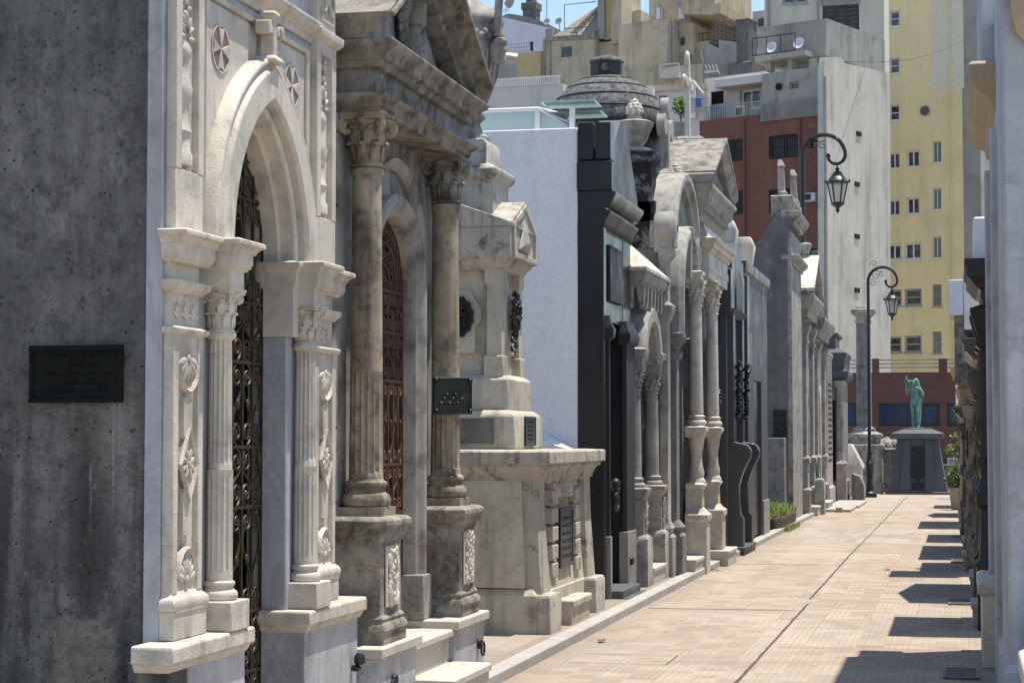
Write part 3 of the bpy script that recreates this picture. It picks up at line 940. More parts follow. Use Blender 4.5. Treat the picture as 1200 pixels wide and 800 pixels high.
    m = MB(A)
    Q = Matrix.Translation((0.018, pc, 0)) @ Matrix.Diagonal((0.38, 1, 1, 1))
    m.lathe(0, 0, [(0.03, 2.8), (0.075, 2.81), (0.075, 2.86), (0.05, 2.88), (0.05, 2.95), (0.07, 2.96), (0.04, 3.0), (0.032, 3.08), (0.06, 3.1), (0.072, 3.16), (0.045, 3.2), (0.03, 3.28), (0.055, 3.3), (0.06, 3.33), (0.03, 3.36)], 16, L=Q)
    for k in range(7):
        a = pi * k / 6
        m.blob((0.028, pc + 0.055 * cos(a), 3.38 + 0.08 * sin(a)), (0.012, 0.035, 0.013), (a, 0, 0), 7, 4)
    for k in range(6):
        m.blob((0.028, pc + (0.018 if k % 2 else -0.018), 3.48 + 0.03 * k), (0.014, 0.024, 0.017), (0.4 if k % 2 else -0.4, 0, 0), 7, 4)
    m.build('candelabra_relief', M_['marble'], up, 0)
    m = MB(A)
    d = 0.07
    for q in ((1, 1), (1, -1)):
        m.tube([(0.05, pc - d, 3.98 - d * 1.3 * q[1]), (0.055, pc, 3.98), (0.05, pc + d, 3.98 + d * 1.3 * q[1])], 0.016, 6)
    m.sweep([(pc - 0.1, 3.84), (pc + 0.1, 3.84), (pc + 0.1, 4.12), (pc - 0.1, 4.12)], [(0, 0.04), (0.012, 0.04), (0.012, 0.056), (0, 0.056)], closed=True)
    m.build('crossed_panel', M_['marble'], up, 0)
# spandrel panel moulding
m = MB(A)
m.sweep([(uA - 0.74, 2.52), (uA - 0.74, 3.66), (uA + 0.74, 3.66), (uA + 0.74, 2.52)], [(0, 0), (-0.03, 0), (-0.03, 0.02), (-0.012, 0.03), (0, 0.016)])
m.build('panel_moulding', M_['marble'], t, 0)
m = MB(A)
sp = [(uA - 0.71, 2.515), (uA - 0.6, 2.515)] + pointed_arch(uA, 2.53, 0.6, 0.84)[1:-1] + [(uA + 0.6, 2.515), (uA + 0.71, 2.515), (uA + 0.71, 3.62), (uA - 0.71, 3.62)]
m.side(sp, -0.02, 0.006)
m.build('spandrel_panel', M_['marble'], t, 0.002)
# iron gate in the shade of the doorway
m = MB(A)
scroll_gate(m, -0.12, uA - 0.43, uA, 0.02, 3.15, 0.145, 0.008, 0.0075, 3)
g = m.build('gate_leaf', M_['gate_iron'], t)
m = MB(A)
scroll_gate(m, -0.12, uA + 0.005, uA + 0.43, 0.02, 3.15, 0.145, 0.008, 0.0075, 4)
m.build('gate_leaf', M_['gate_iron'], t)
m = MB(A)
m.box(-0.24, -0.225, uA - 0.525, uA + 0.525, 0, 3.25)
m.build('dark_door_glass', M_['void'], t)
# bronze plaque on the concrete side
m = MB(facing(92, 7.937))
fa = Frame(m.M)
pu0, pz1 = fa.pl(40, 407)
pu1, pz0 = fa.pl(145, 470)
m.box(0.0, 0.03, pu0, pu1, pz0, pz1)
m.box(0.02, 0.04, pu0 - 0.008, pu1 + 0.008, pz1 - 0.018, pz1 + 0.006)
m.box(0.02, 0.04, pu0 - 0.008, pu1 + 0.008, pz0 - 0.006, pz0 + 0.014)
m.box(0.02, 0.038, pu0 - 0.006, pu0 + 0.014, pz0, pz1)
m.box(0.02, 0.038, pu1 - 0.014, pu1 + 0.006, pz0, pz1)
for k in range(9):
    m.blob((0.036, pu0 + (pu1 - pu0) * (0.2 + 0.075 * k), pz1 - 0.03 - 0.016 * sin(pi * k / 8)), (0.008, 0.018, 0.009), (0.2, 0, 0), 7, 4)
pq = m.build('plaque', M_['black_bronze'], t, 0.004)
m = MB(facing(92, 7.937))
lettering(m, 0.03, pu0 + 0.05, pu1 - 0.05, pz0 + 0.03, pz1 - 0.06, 4, 5, 0.004)
m.build('worn_inscription', M_['black_bronze'], pq)
m = MB(A)
m.lathe(0.17, uA + 1.2, [(0.02, 0.38), (0.032, 0.39), (0.03, 0.42), (0.018, 0.44)], 12)
m.blob((0.15, uA + 1.2, 0.36), (0.03, 0.03, 0.02))
m.build('iron_ring_holder', M_['iron'], t)

# ================================================================== B. temple-front mausoleum with two columns
XB = -3.42
B = left(XB)
uB = 11.62
t = thing('temple_mausoleum', 'weathered stone temple tomb with two tan columns and blackened pediment', 'mausoleum', (XB, uB, 0))
hB = 0.885
m = MB(B)
z = 0.0
for a, b in ((uB - 1.2, uB - 1.02), (uB + 1.02, uB + 1.2)):
    zz = 0.4
    k = 0
    while zz < 3.4:
        hh = 0.42
        m.box(-3.0, 0.0, a, b, zz + 0.006, min(3.45, zz + hh - 0.006))
        zz += hh
m.box(-3.0, -0.02, uB - 1.19, uB - 1.03, 0, 3.5)
m.box(-3.0, -0.02, uB + 1.03, uB + 1.19, 0, 3.5)
m.build('ashlar_side_wall', M_['weathered_pale'], t, 0.008)
m = MB(B)
ra = round_arch(uB, 2.52, 0.47, 24)
m.side(opening(uB - 1.025, uB + 1.025, 0, 3.5, ra, uB, 0.47, 2.52), -0.3, -0.01)
m.build('front_wall', M_['weathered_pale'], t, 0.006)
m = MB(B)
m.box(-3.0, -0.31, uB - 1.02, uB + 1.02, 0, 3.6)
m.build('inner_wall', M_['void'], t)
m = MB(B)
m.sweep([(uB - 0.47, 0.72)] + round_arch(uB, 2.52, 0.47, 26) + [(uB + 0.47, 0.72)], [(-0.03, -0.12), (-0.03, 0.0), (-0.01, 0.035), (0.02, 0.045), (0.035, 0.06), (0.05, 0.075), (0.075, 0.085), (0.1, 0.08), (0.115, 0.06), (0.115, -0.12)])
m.build('door_surround', M_['weathered_pale'], t, 0.004)
m = MB(B)
m.sweep(round_arch(uB, 2.6, 0.62, 26, 0.66), [(0, -0.03), (0, 0.02), (0.02, 0.04), (0.05, 0.045), (0.07, 0.06), (0.085, -0.03)])
m.build('hood_moulding', M_['weathered_pale'], t, 0.003)
for s in (-1, 1):
    m = MB(B)
    a, b = sorted((uB + s * 0.42, uB + s * 0.62))
    m.box(-0.2, 0.1, a, b, 0.46, 0.74)
    m.build('jamb_block', M_['weathered_pale'], t, 0.006)
m = MB(B)
for s in (-1, 1):
    scroll_gate(m, -0.05, *sorted((uB + s * 0.004, uB + s * 0.43)), 0.72, 2.52, 0.11, 0.009, 0.008, 8 + s)
for rr in (0.16, 0.3, 0.445):
    m.tube([(-0.05, uB + rr * cos(pi * k / 16), 2.52 + rr * sin(pi * k / 16)) for k in range(17)], 0.009, 6)
for rr, nn, sr in ((0.08, 3, 0.045), (0.23, 7, 0.05), (0.37, 11, 0.05)):
    for k in range(nn):
        x = pi * (k + 0.5) / nn
        m.spiral((-0.05, uB + rr * cos(x), 2.52 + rr * sin(x)), sr, 0.01, x, 1.5 if k % 2 else -1.5, 0.0065)
        m.blob((-0.045, uB + rr * cos(x + 0.5 * pi / nn), 2.52 + rr * sin(x + 0.5 * pi / nn)), (0.008, 0.018, 0.018))
gt = m.build('arched_gate', M_['rusty'], t)
m = MB(B)
for k in range(5):
    m.box(-0.085, -0.065, uB - 0.43, uB + 0.43, 0.72 + 0.42 * k, 0.72 + 0.42 * k + 0.05)
m.box(-0.088, -0.068, uB - 0.425, uB + 0.425, 0.72, 1.2)
m.build('gate_back_panel', M_['rusty'], gt)
# plinths and steps
for s in (-1, 1):
    a, b = sorted((uB + s * 0.46, uB + s * 1.22))
    m = MB(B)
    m.box(-0.4, 0.30, a, b, 0.0, 0.4)
    pl = m.build('plinth', M_['marble_grey'], t, 0.012)
    m = MB(B)
    m.rw(-0.4, 0.30, a, b, [(0.0, 0.395), (0.025, 0.398), (0.03, 0.405), (0.03, 0.448), (0.022, 0.456), (0, 0.457)])
    m.build('plinth_slab', M_['step'], pl, 0.004)
    m = MB(B)
    m.blob((0.315, uB + s * 1.05 - (0 if s > 0 else -0.1), 0.25), (0.02, 0.035, 0.035))
    m.tube([(0.335, uB + s * 1.05 + 0.04 * cos(x), 0.22 + 0.045 * sin(x)) for x in [2 * pi * k / 14 for k in range(14)]], 0.008, 5, True)
    m.build('iron_ring', M_['iron'], pl)
m = MB(B)
m.box(-0.4, 0.26, uB - 0.46, uB + 0.46, 0.0, 0.36)
m.rw(-0.4, 0.28, uB - 0.455, uB + 0.455, [(0, 0.355), (0.012, 0.36), (0.012, 0.395), (0, 0.405)])
m.build('step', M_['step'], t, 0.006)
m = MB(B)
m.box(0.26, 0.52, uB - 0.45, uB + 0.45, 0.0, 0.155)
m.rw(0.26, 0.52, uB - 0.45, uB + 0.45, [(0, 0.15), (0.015, 0.153), (0.015, 0.19), (0, 0.2)])
m.build('step', M_['step'], t, 0.006)
# columns on pedestals
for s in (-1, 1):
    cu = uB + s * hB
    m = MB(B)
    m.rw(-0.02, 0.27, cu - 0.205, cu + 0.205, [(0.025, 0.457), (0.025, 0.52), (0.035, 0.53), (0.03, 0.56), (0.012, 0.58), (0.018, 0.6), (0.0, 0.62), (0, 1.02), (0.01, 1.03), (0.012, 1.05), (0.035, 1.07), (0.035, 1.1), (0.05, 1.115), (0.05, 1.145), (0.03, 1.16), (0.0, 1.165)])
    pd = m.build('pedestal', M_['weathered'], t, 0.006)
    m = MB(B)
    m.sweep([(cu - 0.13, 0.66), (cu + 0.13, 0.66), (cu + 0.13, 1.0), (cu - 0.13, 1.0)], [(0, 0.265), (0.03, 0.265), (0.03, 0.282), (0, 0.282)], closed=True)
    m.box(0.265, 0.274, cu - 0.13, cu + 0.13, 0.66, 1.0)
    foliage_relief(m, 0.275, cu, 0.68, 0.98, 0.21, 0.02, 11 + s, 20)
    m.build('foliage_panel', M_['marble'], pd, 0)
    m = MB(B)
    rc = 0.098
    m.box(0.12 - 0.135, 0.12 + 0.135, cu - 0.135, cu + 0.135, 1.162, 1.215)
    m.lathe(0.12, cu, torus_base(rc, 1.215, 0.16), 32)
    col = m.build('column', M_['tan'], t, 0)
    m = MB(B)
    m.shaft(0.12, cu, 1.37, 3.17, rc, rc * 0.84, 16, 0.16, zf=1.98, rows=4)
    m.lathe(0.12, cu, [(rc * 0.84, 3.1), (rc * 0.98, 3.11), (rc * 1.0, 3.125), (rc * 0.98, 3.14), (rc * 0.86, 3.15)], 28)
    m.build('shaft', M_['tan'], col)
    m = MB(B)
    capital(m, 0.12, cu, 3.15, 3.455, 0.09, 1.7, vr=0.62)
    m.build('capital', M_['weathered'] if s > 0 else M_['tan'], col, 0)
# bronze plaque strapped to the far column, turned towards the alley's near end
cu = uB + hB
m = MB(Matrix.Translation((XB + 0.12, cu, 0)) @ Matrix.Rotation(radians(-52), 4, 'Z'))
plaque_mesh(m, 0.105, -0.135, 0.135, 1.76, 2.0, 0.026)
for du in (-0.12, 0.12):
    for dz in (1.78, 1.98):
        m.blob((0.135, du, dz), (0.012, 0.016, 0.016))
for k in range(8):
    m.blob((0.128, -0.08 + 0.02 * k, 1.83 + 0.025 * (k % 3)), (0.01, 0.022, 0.014), (k, 0, 0), 7, 4)
m.build('bronze_plaque', M_['bronze'], t, 0.004)
# entablature
m = MB(B)
e0, e1 = uB - 1.05, uB + 1.05
m.rw(-0.6, 0.235, e0, e1, [(0, 3.455), (0, 3.48), (0.012, 3.482), (0.012, 3.515), (0.03, 3.522), (0.05, 3.535), (0.055, 3.552), (0.0, 3.56), (-0.02, 3.565), (-0.02, 3.72)])
m.build('frieze', M_['weathered'], t, 0.006)
m = MB(B)
m.rw(-0.6, 0.215, e0 + 0.02, e1 - 0.02, [(0, 3.695), (0.03, 3.70), (0.045, 3.725), (0.05, 3.735), (0.085, 3.74), (0.085, 3.785), (0.1, 3.795), (0.125, 3.81), (0.135, 3.83), (0.135, 3.845), (0.05, 3.855)])
m.build('cornice', M_['weathered'], t, 0.005)
# pediment: tympanum set back, raking cornice, roof
za, zp, hw = 3.85, 4.62, 1.165
m = MB(B)
m.side([(uB - 1.0, za), (uB + 1.0, za), (uB, zp - 0.12)], -0.5, 0.1)
m.build('tympanum', M_['weathered_pale'], t, 0)
m = MB(B)
for k in range(22):
    a = 2 * pi * k / 22
    rd = random.Random(k)
    m.blob((0.14, uB - 0.05 + 0.24 * cos(a) * (0.5 + 0.5 * rd.random()), 4.12 + 0.17 * sin(a)), (0.035, 0.09, 0.04), (a + 0.6, 0, 0), 8, 4)
m.lathe(0.14, uB - 0.02, [(0.07, 3.92), (0.09, 3.94), (0.055, 4.0), (0.05, 4.13), (0.09, 4.15), (0.095, 4.28), (0.05, 4.31), (0.06, 4.34), (0.03, 4.37)], 14)
m.build('winged_hourglass_relief', M_['weathered'], t, 0)
m = MB(B)
prf = [(0.0, -0.6), (0.0, 0.20), (0.03, 0.22), (0.04, 0.27), (0.085, 0.275), (0.1, 0.32), (0.135, 0.35), (0.15, 0.35), (0.15, -0.6)]
prf2 = [(-n, v) for n, v in prf]
m.sweep([(uB + hw, za - 0.005), (uB, zp - 0.1), (uB - hw, za - 0.005)], [(-n, v) for n, v in prf])
m.build('raking_cornice', M_['weathered'], t, 0.005)
m = MB(B)
sl = (zp - za) / hw
for s in (-1, 1):
    p = [(uB, zp + 0.075), (uB + s * (hw + 0.02), za + 0.135), (uB + s * (hw + 0.02), za + 0.1), (uB, zp + 0.03)]
    m.side(p, -1.6, 0.37)
m.build('roof', M_['roof_stone'], t, 0.006)
m = MB(B)
m.box(-1.6, -0.6, uB - 1.1, uB + 1.1, 3.5, 3.85)
m.side([(uB - 1.1, 3.85), (uB + 1.1, 3.85), (uB, 4.6)], -1.6, -0.55)
m.rw(-0.5, -0.05, uB - 1.19, uB - 0.98, [(0, 3.5), (0.0, 3.7), (0.03, 3.74), (0.03, 3.86), (0.05, 3.88), (0.05, 3.94), (0, 3.97)])
m.build('attic_wall', M_['weathered'], t, 0.006)
# ================================================================== C. cream stucco urn monument
XC = -3.2
C_ = left(XC)
uC, vC = 16.45, -0.95
t = thing('urn_monument', 'cream stucco monument on a flared podium, topped by a big stone urn', 'monument', (XC + vC, uC, 0))
hw = 1.2
m = MB(C_)
m.rl(vC - 0.8, vC + 0.8, uC - hw + 0.15, uC + hw - 0.15, [(0.08, 0.3), (0.06, 0.45), (0.03, 0.8), (0.0, 1.25), (0.0, 1.3)])
pod = m.build('podium', M_['cream'], t, 0.01)
m = MB(C_)
# corner piers that flare outward at the foot, on each corner of the podium
for sv in (1,):
    for su in (-1, 1):
        c = uC + su * (hw - 0.2)
        m.rl(vC + 0.62, vC + 0.86, c - 0.13, c + 0.13, [(0.05, 0.3), (0.035, 0.55), (0.015, 0.9), (0.005, 1.3)])
        m.rl(vC + 0.6, vC + 0.97, c - 0.2, c + 0.2, [(0.02, 0.0), (0.02, 0.34), (0.005, 0.37)])
for k in (0.45, 0.6, 0.75, 0.9, 1.05):
    for su in (-1, 1):
        c = uC + su * 0.5
        m.rl(vC + 0.6, vC + 0.86, c - 0.085, c + 0.085, [(0.0, k), (0.025, k + 0.01), (0.025, k + 0.125), (0.0, k + 0.135)])
m.rl(vC + 0.6, vC + 0.84, uC - 0.55, uC + 0.55, [(0, 1.1), (0.02, 1.11), (0.02, 1.24), (0, 1.25)])
m.build('rusticated_pier', M_['cream_black'], pod, 0.008)
m = MB(C_)
m.rl(vC - 0.85, vC + 0.85, uC - hw, uC + hw, [(0.03, 0.0), (0.03, 0.36), (0.0, 0.4), (0, 0.41)])
m.build('base_course', M_['cream'], pod, 0.012)
# near face: rusticated strips and a smooth flared pier (faces down the alley)
m = MB(C_)
zz = 0.42
while zz < 1.2:
    o = 0.1 * (1 - (zz - 0.42) / 0.8)
    m.box(vC - 0.6, vC + 0.1 - o * 1.2, uC - hw + 0.04 - o * 0.6, uC - hw + 0.3, zz + 0.012, zz + 0.188)
    zz += 0.2
m.loft([[(vC + 0.2 - 0.14, uC - hw - 0.03, 0.42), (vC + 0.78, uC - hw - 0.03, 0.42), (vC + 0.78, uC - hw + 0.3, 0.42), (vC + 0.06, uC - hw + 0.3, 0.42)],
        [(vC + 0.13, uC - hw + 0.05, 1.27), (vC + 0.74, uC - hw + 0.05, 1.27), (vC + 0.74, uC - hw + 0.3, 1.27), (vC - 0.02, uC - hw + 0.3, 1.27)]])
m.build('flared_pier', M_['cream'], pod, 0.008)
m = MB(C_)
m.rl(vC - 0.82, vC + 0.84, uC - hw + 0.1, uC + hw - 0.1, [(0.03, 1.24), (0.03, 1.262), (0.05, 1.265), (0.05, 1.3), (0.06, 1.303), (0.066, 1.33), (0.085, 1.355), (0.11, 1.37), (0.115, 1.375), (0.115, 1.4), (0.15, 1.403), (0.15, 1.492), (0.14, 1.505), (0.0, 1.512)])
m.build('ledge', M_['cream_black'], pod, 0.004, 20)
m = MB(C_)
plaque_mesh(m, vC + 0.855, uC - 0.28, uC + 0.28, 0.52, 1.02, 0.03)
lettering(m, vC + 0.876, uC - 0.22, uC + 0.22, 0.58, 0.96, 6, 21)
m.build('plaque', M_['dark_granite'], pod)
m = MB(C_)
m.rl(vC + 0.86, vC + 1.0, uC - 0.4, uC + 0.4, [(0, 0.0), (0, 0.2), (0.02, 0.21), (0.02, 0.26), (0, 0.27)])
m.build('step', M_['cream'], t, 0.008)
# pedestal
m = MB(C_)
m.rl(vC - 0.55, vC + 0.55, uC - 0.55, uC + 0.55, [(0, 1.512), (0, 1.78), (-0.01, 1.8), (-0.05, 1.83), (-0.07, 1.84)])
ped = m.build('pedestal', M_['cream'], t, 0.012)
m = MB(C_)
m.rl(vC - 0.35, vC + 0.47, uC - 0.45, uC + 0.45, [(0, 1.84), (0, 2.1), (-0.06, 2.14)])
m.rl(vC - 0.34, vC + 0.34, uC - 0.34, uC + 0.34, [(0, 2.1), (0, 3.1)])
for sv in (-1, 1):
    for su in (-1, 1):
        a, b = sorted((vC + sv * 0.27, vC + sv * 0.4))
        c, d = sorted((uC + su * 0.27, uC + su * 0.4))
        m.box(a, b, c, d, 2.1, 3.02)
        m.box(a - 0.02, b + 0.02, c - 0.02, d + 0.02, 2.1, 2.3)
        m.rl(a, b, c, d, [(0.0, 2.9), (0.015, 2.92), (0.015, 3.04), (0, 3.06)])
for su in (-1, 1):
    y0, y1 = sorted((uC + su * 0.3, uC + su * 0.385))
    pz = [(vC - 0.17, 2.32), (vC + 0.17, 2.32), (vC + 0.17, 2.55), (vC + 0.22, 2.6), (vC + 0.22, 2.7), (vC + 0.12, 2.86), (vC - 0.12, 2.86), (vC - 0.22, 2.7), (vC - 0.22, 2.6), (vC - 0.17, 2.55)]
    m.loft([[(v, y0, z) for v, z in pz], [(v, y1, z) for v, z in pz]])
pz = [(uC - 0.17, 2.32), (uC + 0.17, 2.32), (uC + 0.17, 2.55), (uC + 0.22, 2.6), (uC + 0.22, 2.7), (uC + 0.12, 2.86), (uC - 0.12, 2.86), (uC - 0.22, 2.7), (uC - 0.22, 2.6), (uC - 0.17, 2.55)]
m.side(pz, vC + 0.3, vC + 0.385)
m.build('shaft', M_['cream'], ped, 0.01)
m = MB(C_)
m.rl(vC - 0.4, vC + 0.4, uC - 0.4, uC + 0.4, [(0, 3.02), (0.02, 3.03), (0.03, 3.06), (0.07, 3.09), (0.08, 3.12), (0.1, 3.125), (0.1, 3.38), (0.06, 3.4), (0, 3.41)])
for su in (-1, 1):
    y0, y1 = sorted((uC + su * 0.1, uC + su * 0.515))
    g = [(vC - 0.5, 3.38), (vC + 0.5, 3.38), (vC + 0.5, 3.42), (vC, 3.6), (vC - 0.5, 3.42)]
    m.loft([[(v, y0, z) for v, z in g], [(v, y1, z) for v, z in g]])
m.side([(uC - 0.5, 3.38), (uC + 0.5, 3.38), (uC + 0.5, 3.42), (uC, 3.64), (uC - 0.5, 3.42)], vC - 0.5, vC + 0.515)
m.sweep([(uC - 0.4, 3.17), (uC + 0.4, 3.17), (uC + 0.4, 3.38), (uC, 3.56), (uC - 0.4, 3.38)], [(0, 0.0 + vC + 0.49), (-0.05, vC + 0.49), (-0.05, vC + 0.53), (0, vC + 0.53)], closed=True)
m.loft([[(vC + 0.51, uC - 0.25, 3.2), (vC + 0.51, uC + 0.25, 3.2), (vC + 0.51, uC, 3.48)], [(vC + 0.56, uC - 0.02, 3.27), (vC + 0.56, uC + 0.02, 3.27), (vC + 0.56, uC, 3.3)]])
m.build('gabled_cap', M_['cream_black'], ped, 0.008)
m = MB(C_)
m.rl(vC - 0.3, vC + 0.3, uC - 0.3, uC + 0.3, [(0, 3.5), (0, 3.8), (0.03, 3.82), (0.05, 3.85), (0.05, 3.9), (0, 3.93), (-0.06, 3.95), (-0.06, 4.12), (-0.08, 4.15), (-0.12, 4.18)])
m.build('stepped_block', M_['cream_black'], ped, 0.01)
# plaques and wreaths
m = MB(C_)
plaque_mesh(m, vC + 0.55, uC - 0.2, uC + 0.2, 1.54, 1.79, 0.02)
lettering(m, vC + 0.565, uC - 0.15, uC + 0.15, 1.58, 1.76, 5, 31)
m.build('small_plaque', M_['dark_granite'], ped)
m = MB(facing(575, uC - 0.55 + 0.0))
m.M = Matrix.Translation((XC + vC - 0.05, uC - 0.55, 0)) @ Matrix(((0, 1, 0, 0), (-1, 0, 0, 0), (0, 0, 1, 0), (0, 0, 0, 1)))
plaque_mesh(m, 0.0, -0.42, 0.42, 1.56, 1.77, 0.015)
m.build('dark_slab', M_['render_grey'], ped)
def wreath(mb, v, u, z, hgt, w, seed, n=70):
    rd = random.Random(seed)
    for i in range(n):
        a = rd.random() * 2 * pi
        r = sqrt(rd.random())
        cu, cz = u + w * r * cos(a), z + hgt * r * sin(a)
        mb.blob((v + 0.02 + 0.05 * (1 - r) + 0.02 * rd.random(), cu, cz), (0.012 + 0.01 * rd.random(), w * 0.3, w * 0.12), (rd.random() * 3, rd.random() - 0.5, 0), 6, 4)
m = MB(C_)
wreath(m, vC + 0.4, uC - 0.02, 2.68, 0.2, 0.11, 3, 110)
for k in range(14):
    m.blob((vC + 0.43, uC - 0.05 + 0.1 * sin(k), 2.5 - 0.012 * k), (0.012, 0.03, 0.014), (k, 0, 0), 6, 4)
m.build('bronze_wreath', M_['bronze'], ped)
m = MB()
m.M = Matrix.Translation((XC + vC, uC - 0.385, 0)) @ Matrix(((0, 1, 0, 0), (-1, 0, 0, 0), (0, 0, 1, 0), (0, 0, 0, 1)))
n = 28
m.side([(0.0 + (0.15 + 0.015 * (k % 2)) * cos(2 * pi * k / n), 2.63 + (0.17 + 0.02 * (k % 2)) * sin(2 * pi * k / n)) for k in range(n)], 0, 0.025)
wreath(m, 0.02, 0.0, 2.63, 0.13, 0.1, 6, 50)
m.build('bronze_medallion', M_['bronze'], ped)
# urn
m = MB(C_)
zb = 4.15
pr = [(0.2, 0), (0.2, 0.05), (0.14, 0.09), (0.11, 0.16), (0.16, 0.2), (0.12, 0.25), (0.16, 0.32), (0.24, 0.5), (0.285, 0.7), (0.3, 0.83), (0.285, 0.88), (0.31, 0.9), (0.32, 0.93), (0.3, 0.96), (0.26, 1.0), (0.2, 1.05), (0.1, 1.1), (0.075, 1.14), (0.1, 1.17), (0.1, 1.2), (0.05, 1.24), (0.07, 1.29), (0.05, 1.36), (0.01, 1.4)]
m.lathe(vC, uC, [(r, zb + z * 1.15) for r, z in pr], 32)
urn = m.build('urn', M_['weathered_pale'], t, 0, 50)
m = MB(C_)
for k in range(28):
    a = 2 * pi * k / 28
    m.tube([(vC + (r + 0.004) * cos(a), uC + (r + 0.004) * sin(a), zb + z) for r, z in ((0.16, 0.37), (0.24, 0.575), (0.285, 0.8))], 0.016, 6)
for k in range(40):
    a = 2 * pi * k / 40
    m.blob((vC + 0.3 * cos(a), uC + 0.3 * sin(a), zb + 0.91 + 0.03 * (k % 2)), (0.03, 0.045, 0.03), (0.6 * (-1) ** k, 0, a), 7, 4)
for a in (0.0, pi):
    d = Vector((cos(a) * 0.0 + 0, 0, 0))
for a in (-0.5, pi - 0.5):
    ca, sa = cos(a), sin(a)
    pts = []
    for i in range(18):
        q = i / 17
        x = 0.33 + 0.1 * sin(q * pi) + 0.05 * q
        pts.append((vC + ca * (0.35 + 0.02 * q), uC + sa * (0.35 + 0.02 * q), zb + 0.9 + 0.3 * q))
    for i in range(16):
        q = i / 15 * 1.35 * pi
        rr = 0.075 * (1 - 0.35 * i / 15)
        pts.append((vC + ca * (0.37 + 0.075 - rr * cos(q)), uC + sa * (0.37 + 0.075 - rr * cos(q)), zb + 1.2 + rr * sin(q)))
    m.tube(pts, 0.036, 8)
    m.blob((vC + ca * 0.36, uC + sa * 0.36, zb + 0.78), (0.07, 0.07, 0.12), (0, 0, a))
    m.blob((vC + ca * 0.43, uC + sa * 0.43, zb + 0.77), (0.03, 0.02, 0.03), (0, 0, a))
    m.blob((vC + ca * 0.4, uC + sa * 0.4, zb + 0.69), (0.04, 0.04, 0.04), (0, 0, a))
    m.blob((vC + ca * 0.4, uC + sa * 0.4, zb + 0.85), (0.045, 0.06, 0.04), (0, 0, a))
m.build('scroll_handle', M_['weathered_pale'], urn, 0, 50)

# ================================================================== D/E. white walled, black granite fronted mausoleum
XE = -3.335
E_ = left(XE)
eu0, eu1 = 18.62, 20.3
ec = 19.5
t = thing('black_granite_mausoleum', 'white plastered tomb with glass skylight and polished black granite front', 'mausoleum', (XE, ec, 0))
fw = Frame(facing(600, eu0))
u_r, _ = fw.pl(677, 300)
m = MB(E_)
vr = fw.M.translation.x + u_r - XE
zt = 4.62
m.box(-4.5, vr, eu0, eu1 + 0.1, 0, zt)
m.loft([[(vr - 0.001, eu0 - 0.0, 1.5), (vr - 0.001, eu0 - 0.32, 1.5), (vr - 0.22, eu0 - 0.32, 1.56), (vr - 0.5, eu0, 1.74)], [(-4.5, eu0, 1.5), (-4.5, eu0 - 0.32, 1.5), (-4.5, eu0 - 0.32, 1.56), (-4.5, eu0, 1.74)]])
m.build('white_side_wall', M_['white_paint'], t, 0.01)
# glass skylight on the flat roof
m = MB(E_)
s0, s1, sv0, sv1 = eu0 + 0.25, eu1 - 0.05, -2.4, vr - 0.1
zs = zt + 0.24
ridge = (sv0 + sv1) / 2
fr = MB(E_)
for v in (sv0, (sv0 + sv1) / 2 - 0.35, sv1 - 0.35):
    fr.box(v - 0.025, v + 0.025, s0 - 0.02, s0 + 0.03, zt, zs)
for v in (sv0, sv1):
    for u in (s0, s1):
        fr.box(v - 0.025, v + 0.025, u - 0.025, u + 0.025, zt, zs)
fr.tube([(sv0, s0, zs), (sv1 - 0.35, s0, zs), (sv1, s0, zt + 0.05), (sv1, s1, zt + 0.05)], 0.02, 6)
fr.tube([(sv0, s1, zs + 0.16), (sv1 - 0.3, s1, zs + 0.16)], 0.02, 6)
fr.tube([(sv1 - 0.35, s0, zs), (sv1 - 0.35, s1, zs + 0.16)], 0.02, 6)
fr.tube([(ridge - 0.2, s0, zs), (ridge - 0.2, s1, zs + 0.16)], 0.02, 6)
sky_l = fr.build('skylight_frame', M_['white_frame'], t)
g = MB(E_)
g.loft([[(sv0, s0 + 0.005, zt), (sv1, s0 + 0.005, zt), (sv1, s0 + 0.005, zt + 0.05), (sv1 - 0.35, s0 + 0.005, zs), (sv0, s0 + 0.005, zs)], [(sv0, s0 + 0.017, zt), (sv1, s0 + 0.017, zt), (sv1, s0 + 0.017, zt + 0.05), (sv1 - 0.35, s0 + 0.017, zs), (sv0, s0 + 0.017, zs)]])
g.loft([[(sv0, s0, zs + 0.012), (sv1 - 0.35, s0, zs + 0.012), (sv1 - 0.35, s1, zs + 0.172), (sv0, s1, zs + 0.172)], [(sv0, s0, zs + 0.024), (sv1 - 0.35, s0, zs + 0.024), (sv1 - 0.35, s1, zs + 0.184), (sv0, s1, zs + 0.184)]])
g.loft([[(sv1 - 0.35, s0, zs), (sv1 + 0.02, s0, zt + 0.06), (sv1 + 0.02, s1, zt + 0.06), (sv1 - 0.35, s1, zs + 0.16)], [(sv1 - 0.34, s0, zs + 0.012), (sv1 + 0.03, s0, zt + 0.072), (sv1 + 0.03, s1, zt + 0.072), (sv1 - 0.34, s1, zs + 0.172)]])
g.build('skylight_glass', M_['skylight'], sky_l)
g = MB(E_)
for k in range(4):
    a = s0 + (s1 - s0) * k / 4
    b = s0 + (s1 - s0) * (k + 1) / 4 + 0.04
    z = zt + 0.3 - 0.05 * k
    g.box(vr - 0.42, vr + 0.12, a, b, z, z + 0.014, Matrix.Translation((0, 0, 0)))
g.build('louvre_glass', M_['skylight'], sky_l)
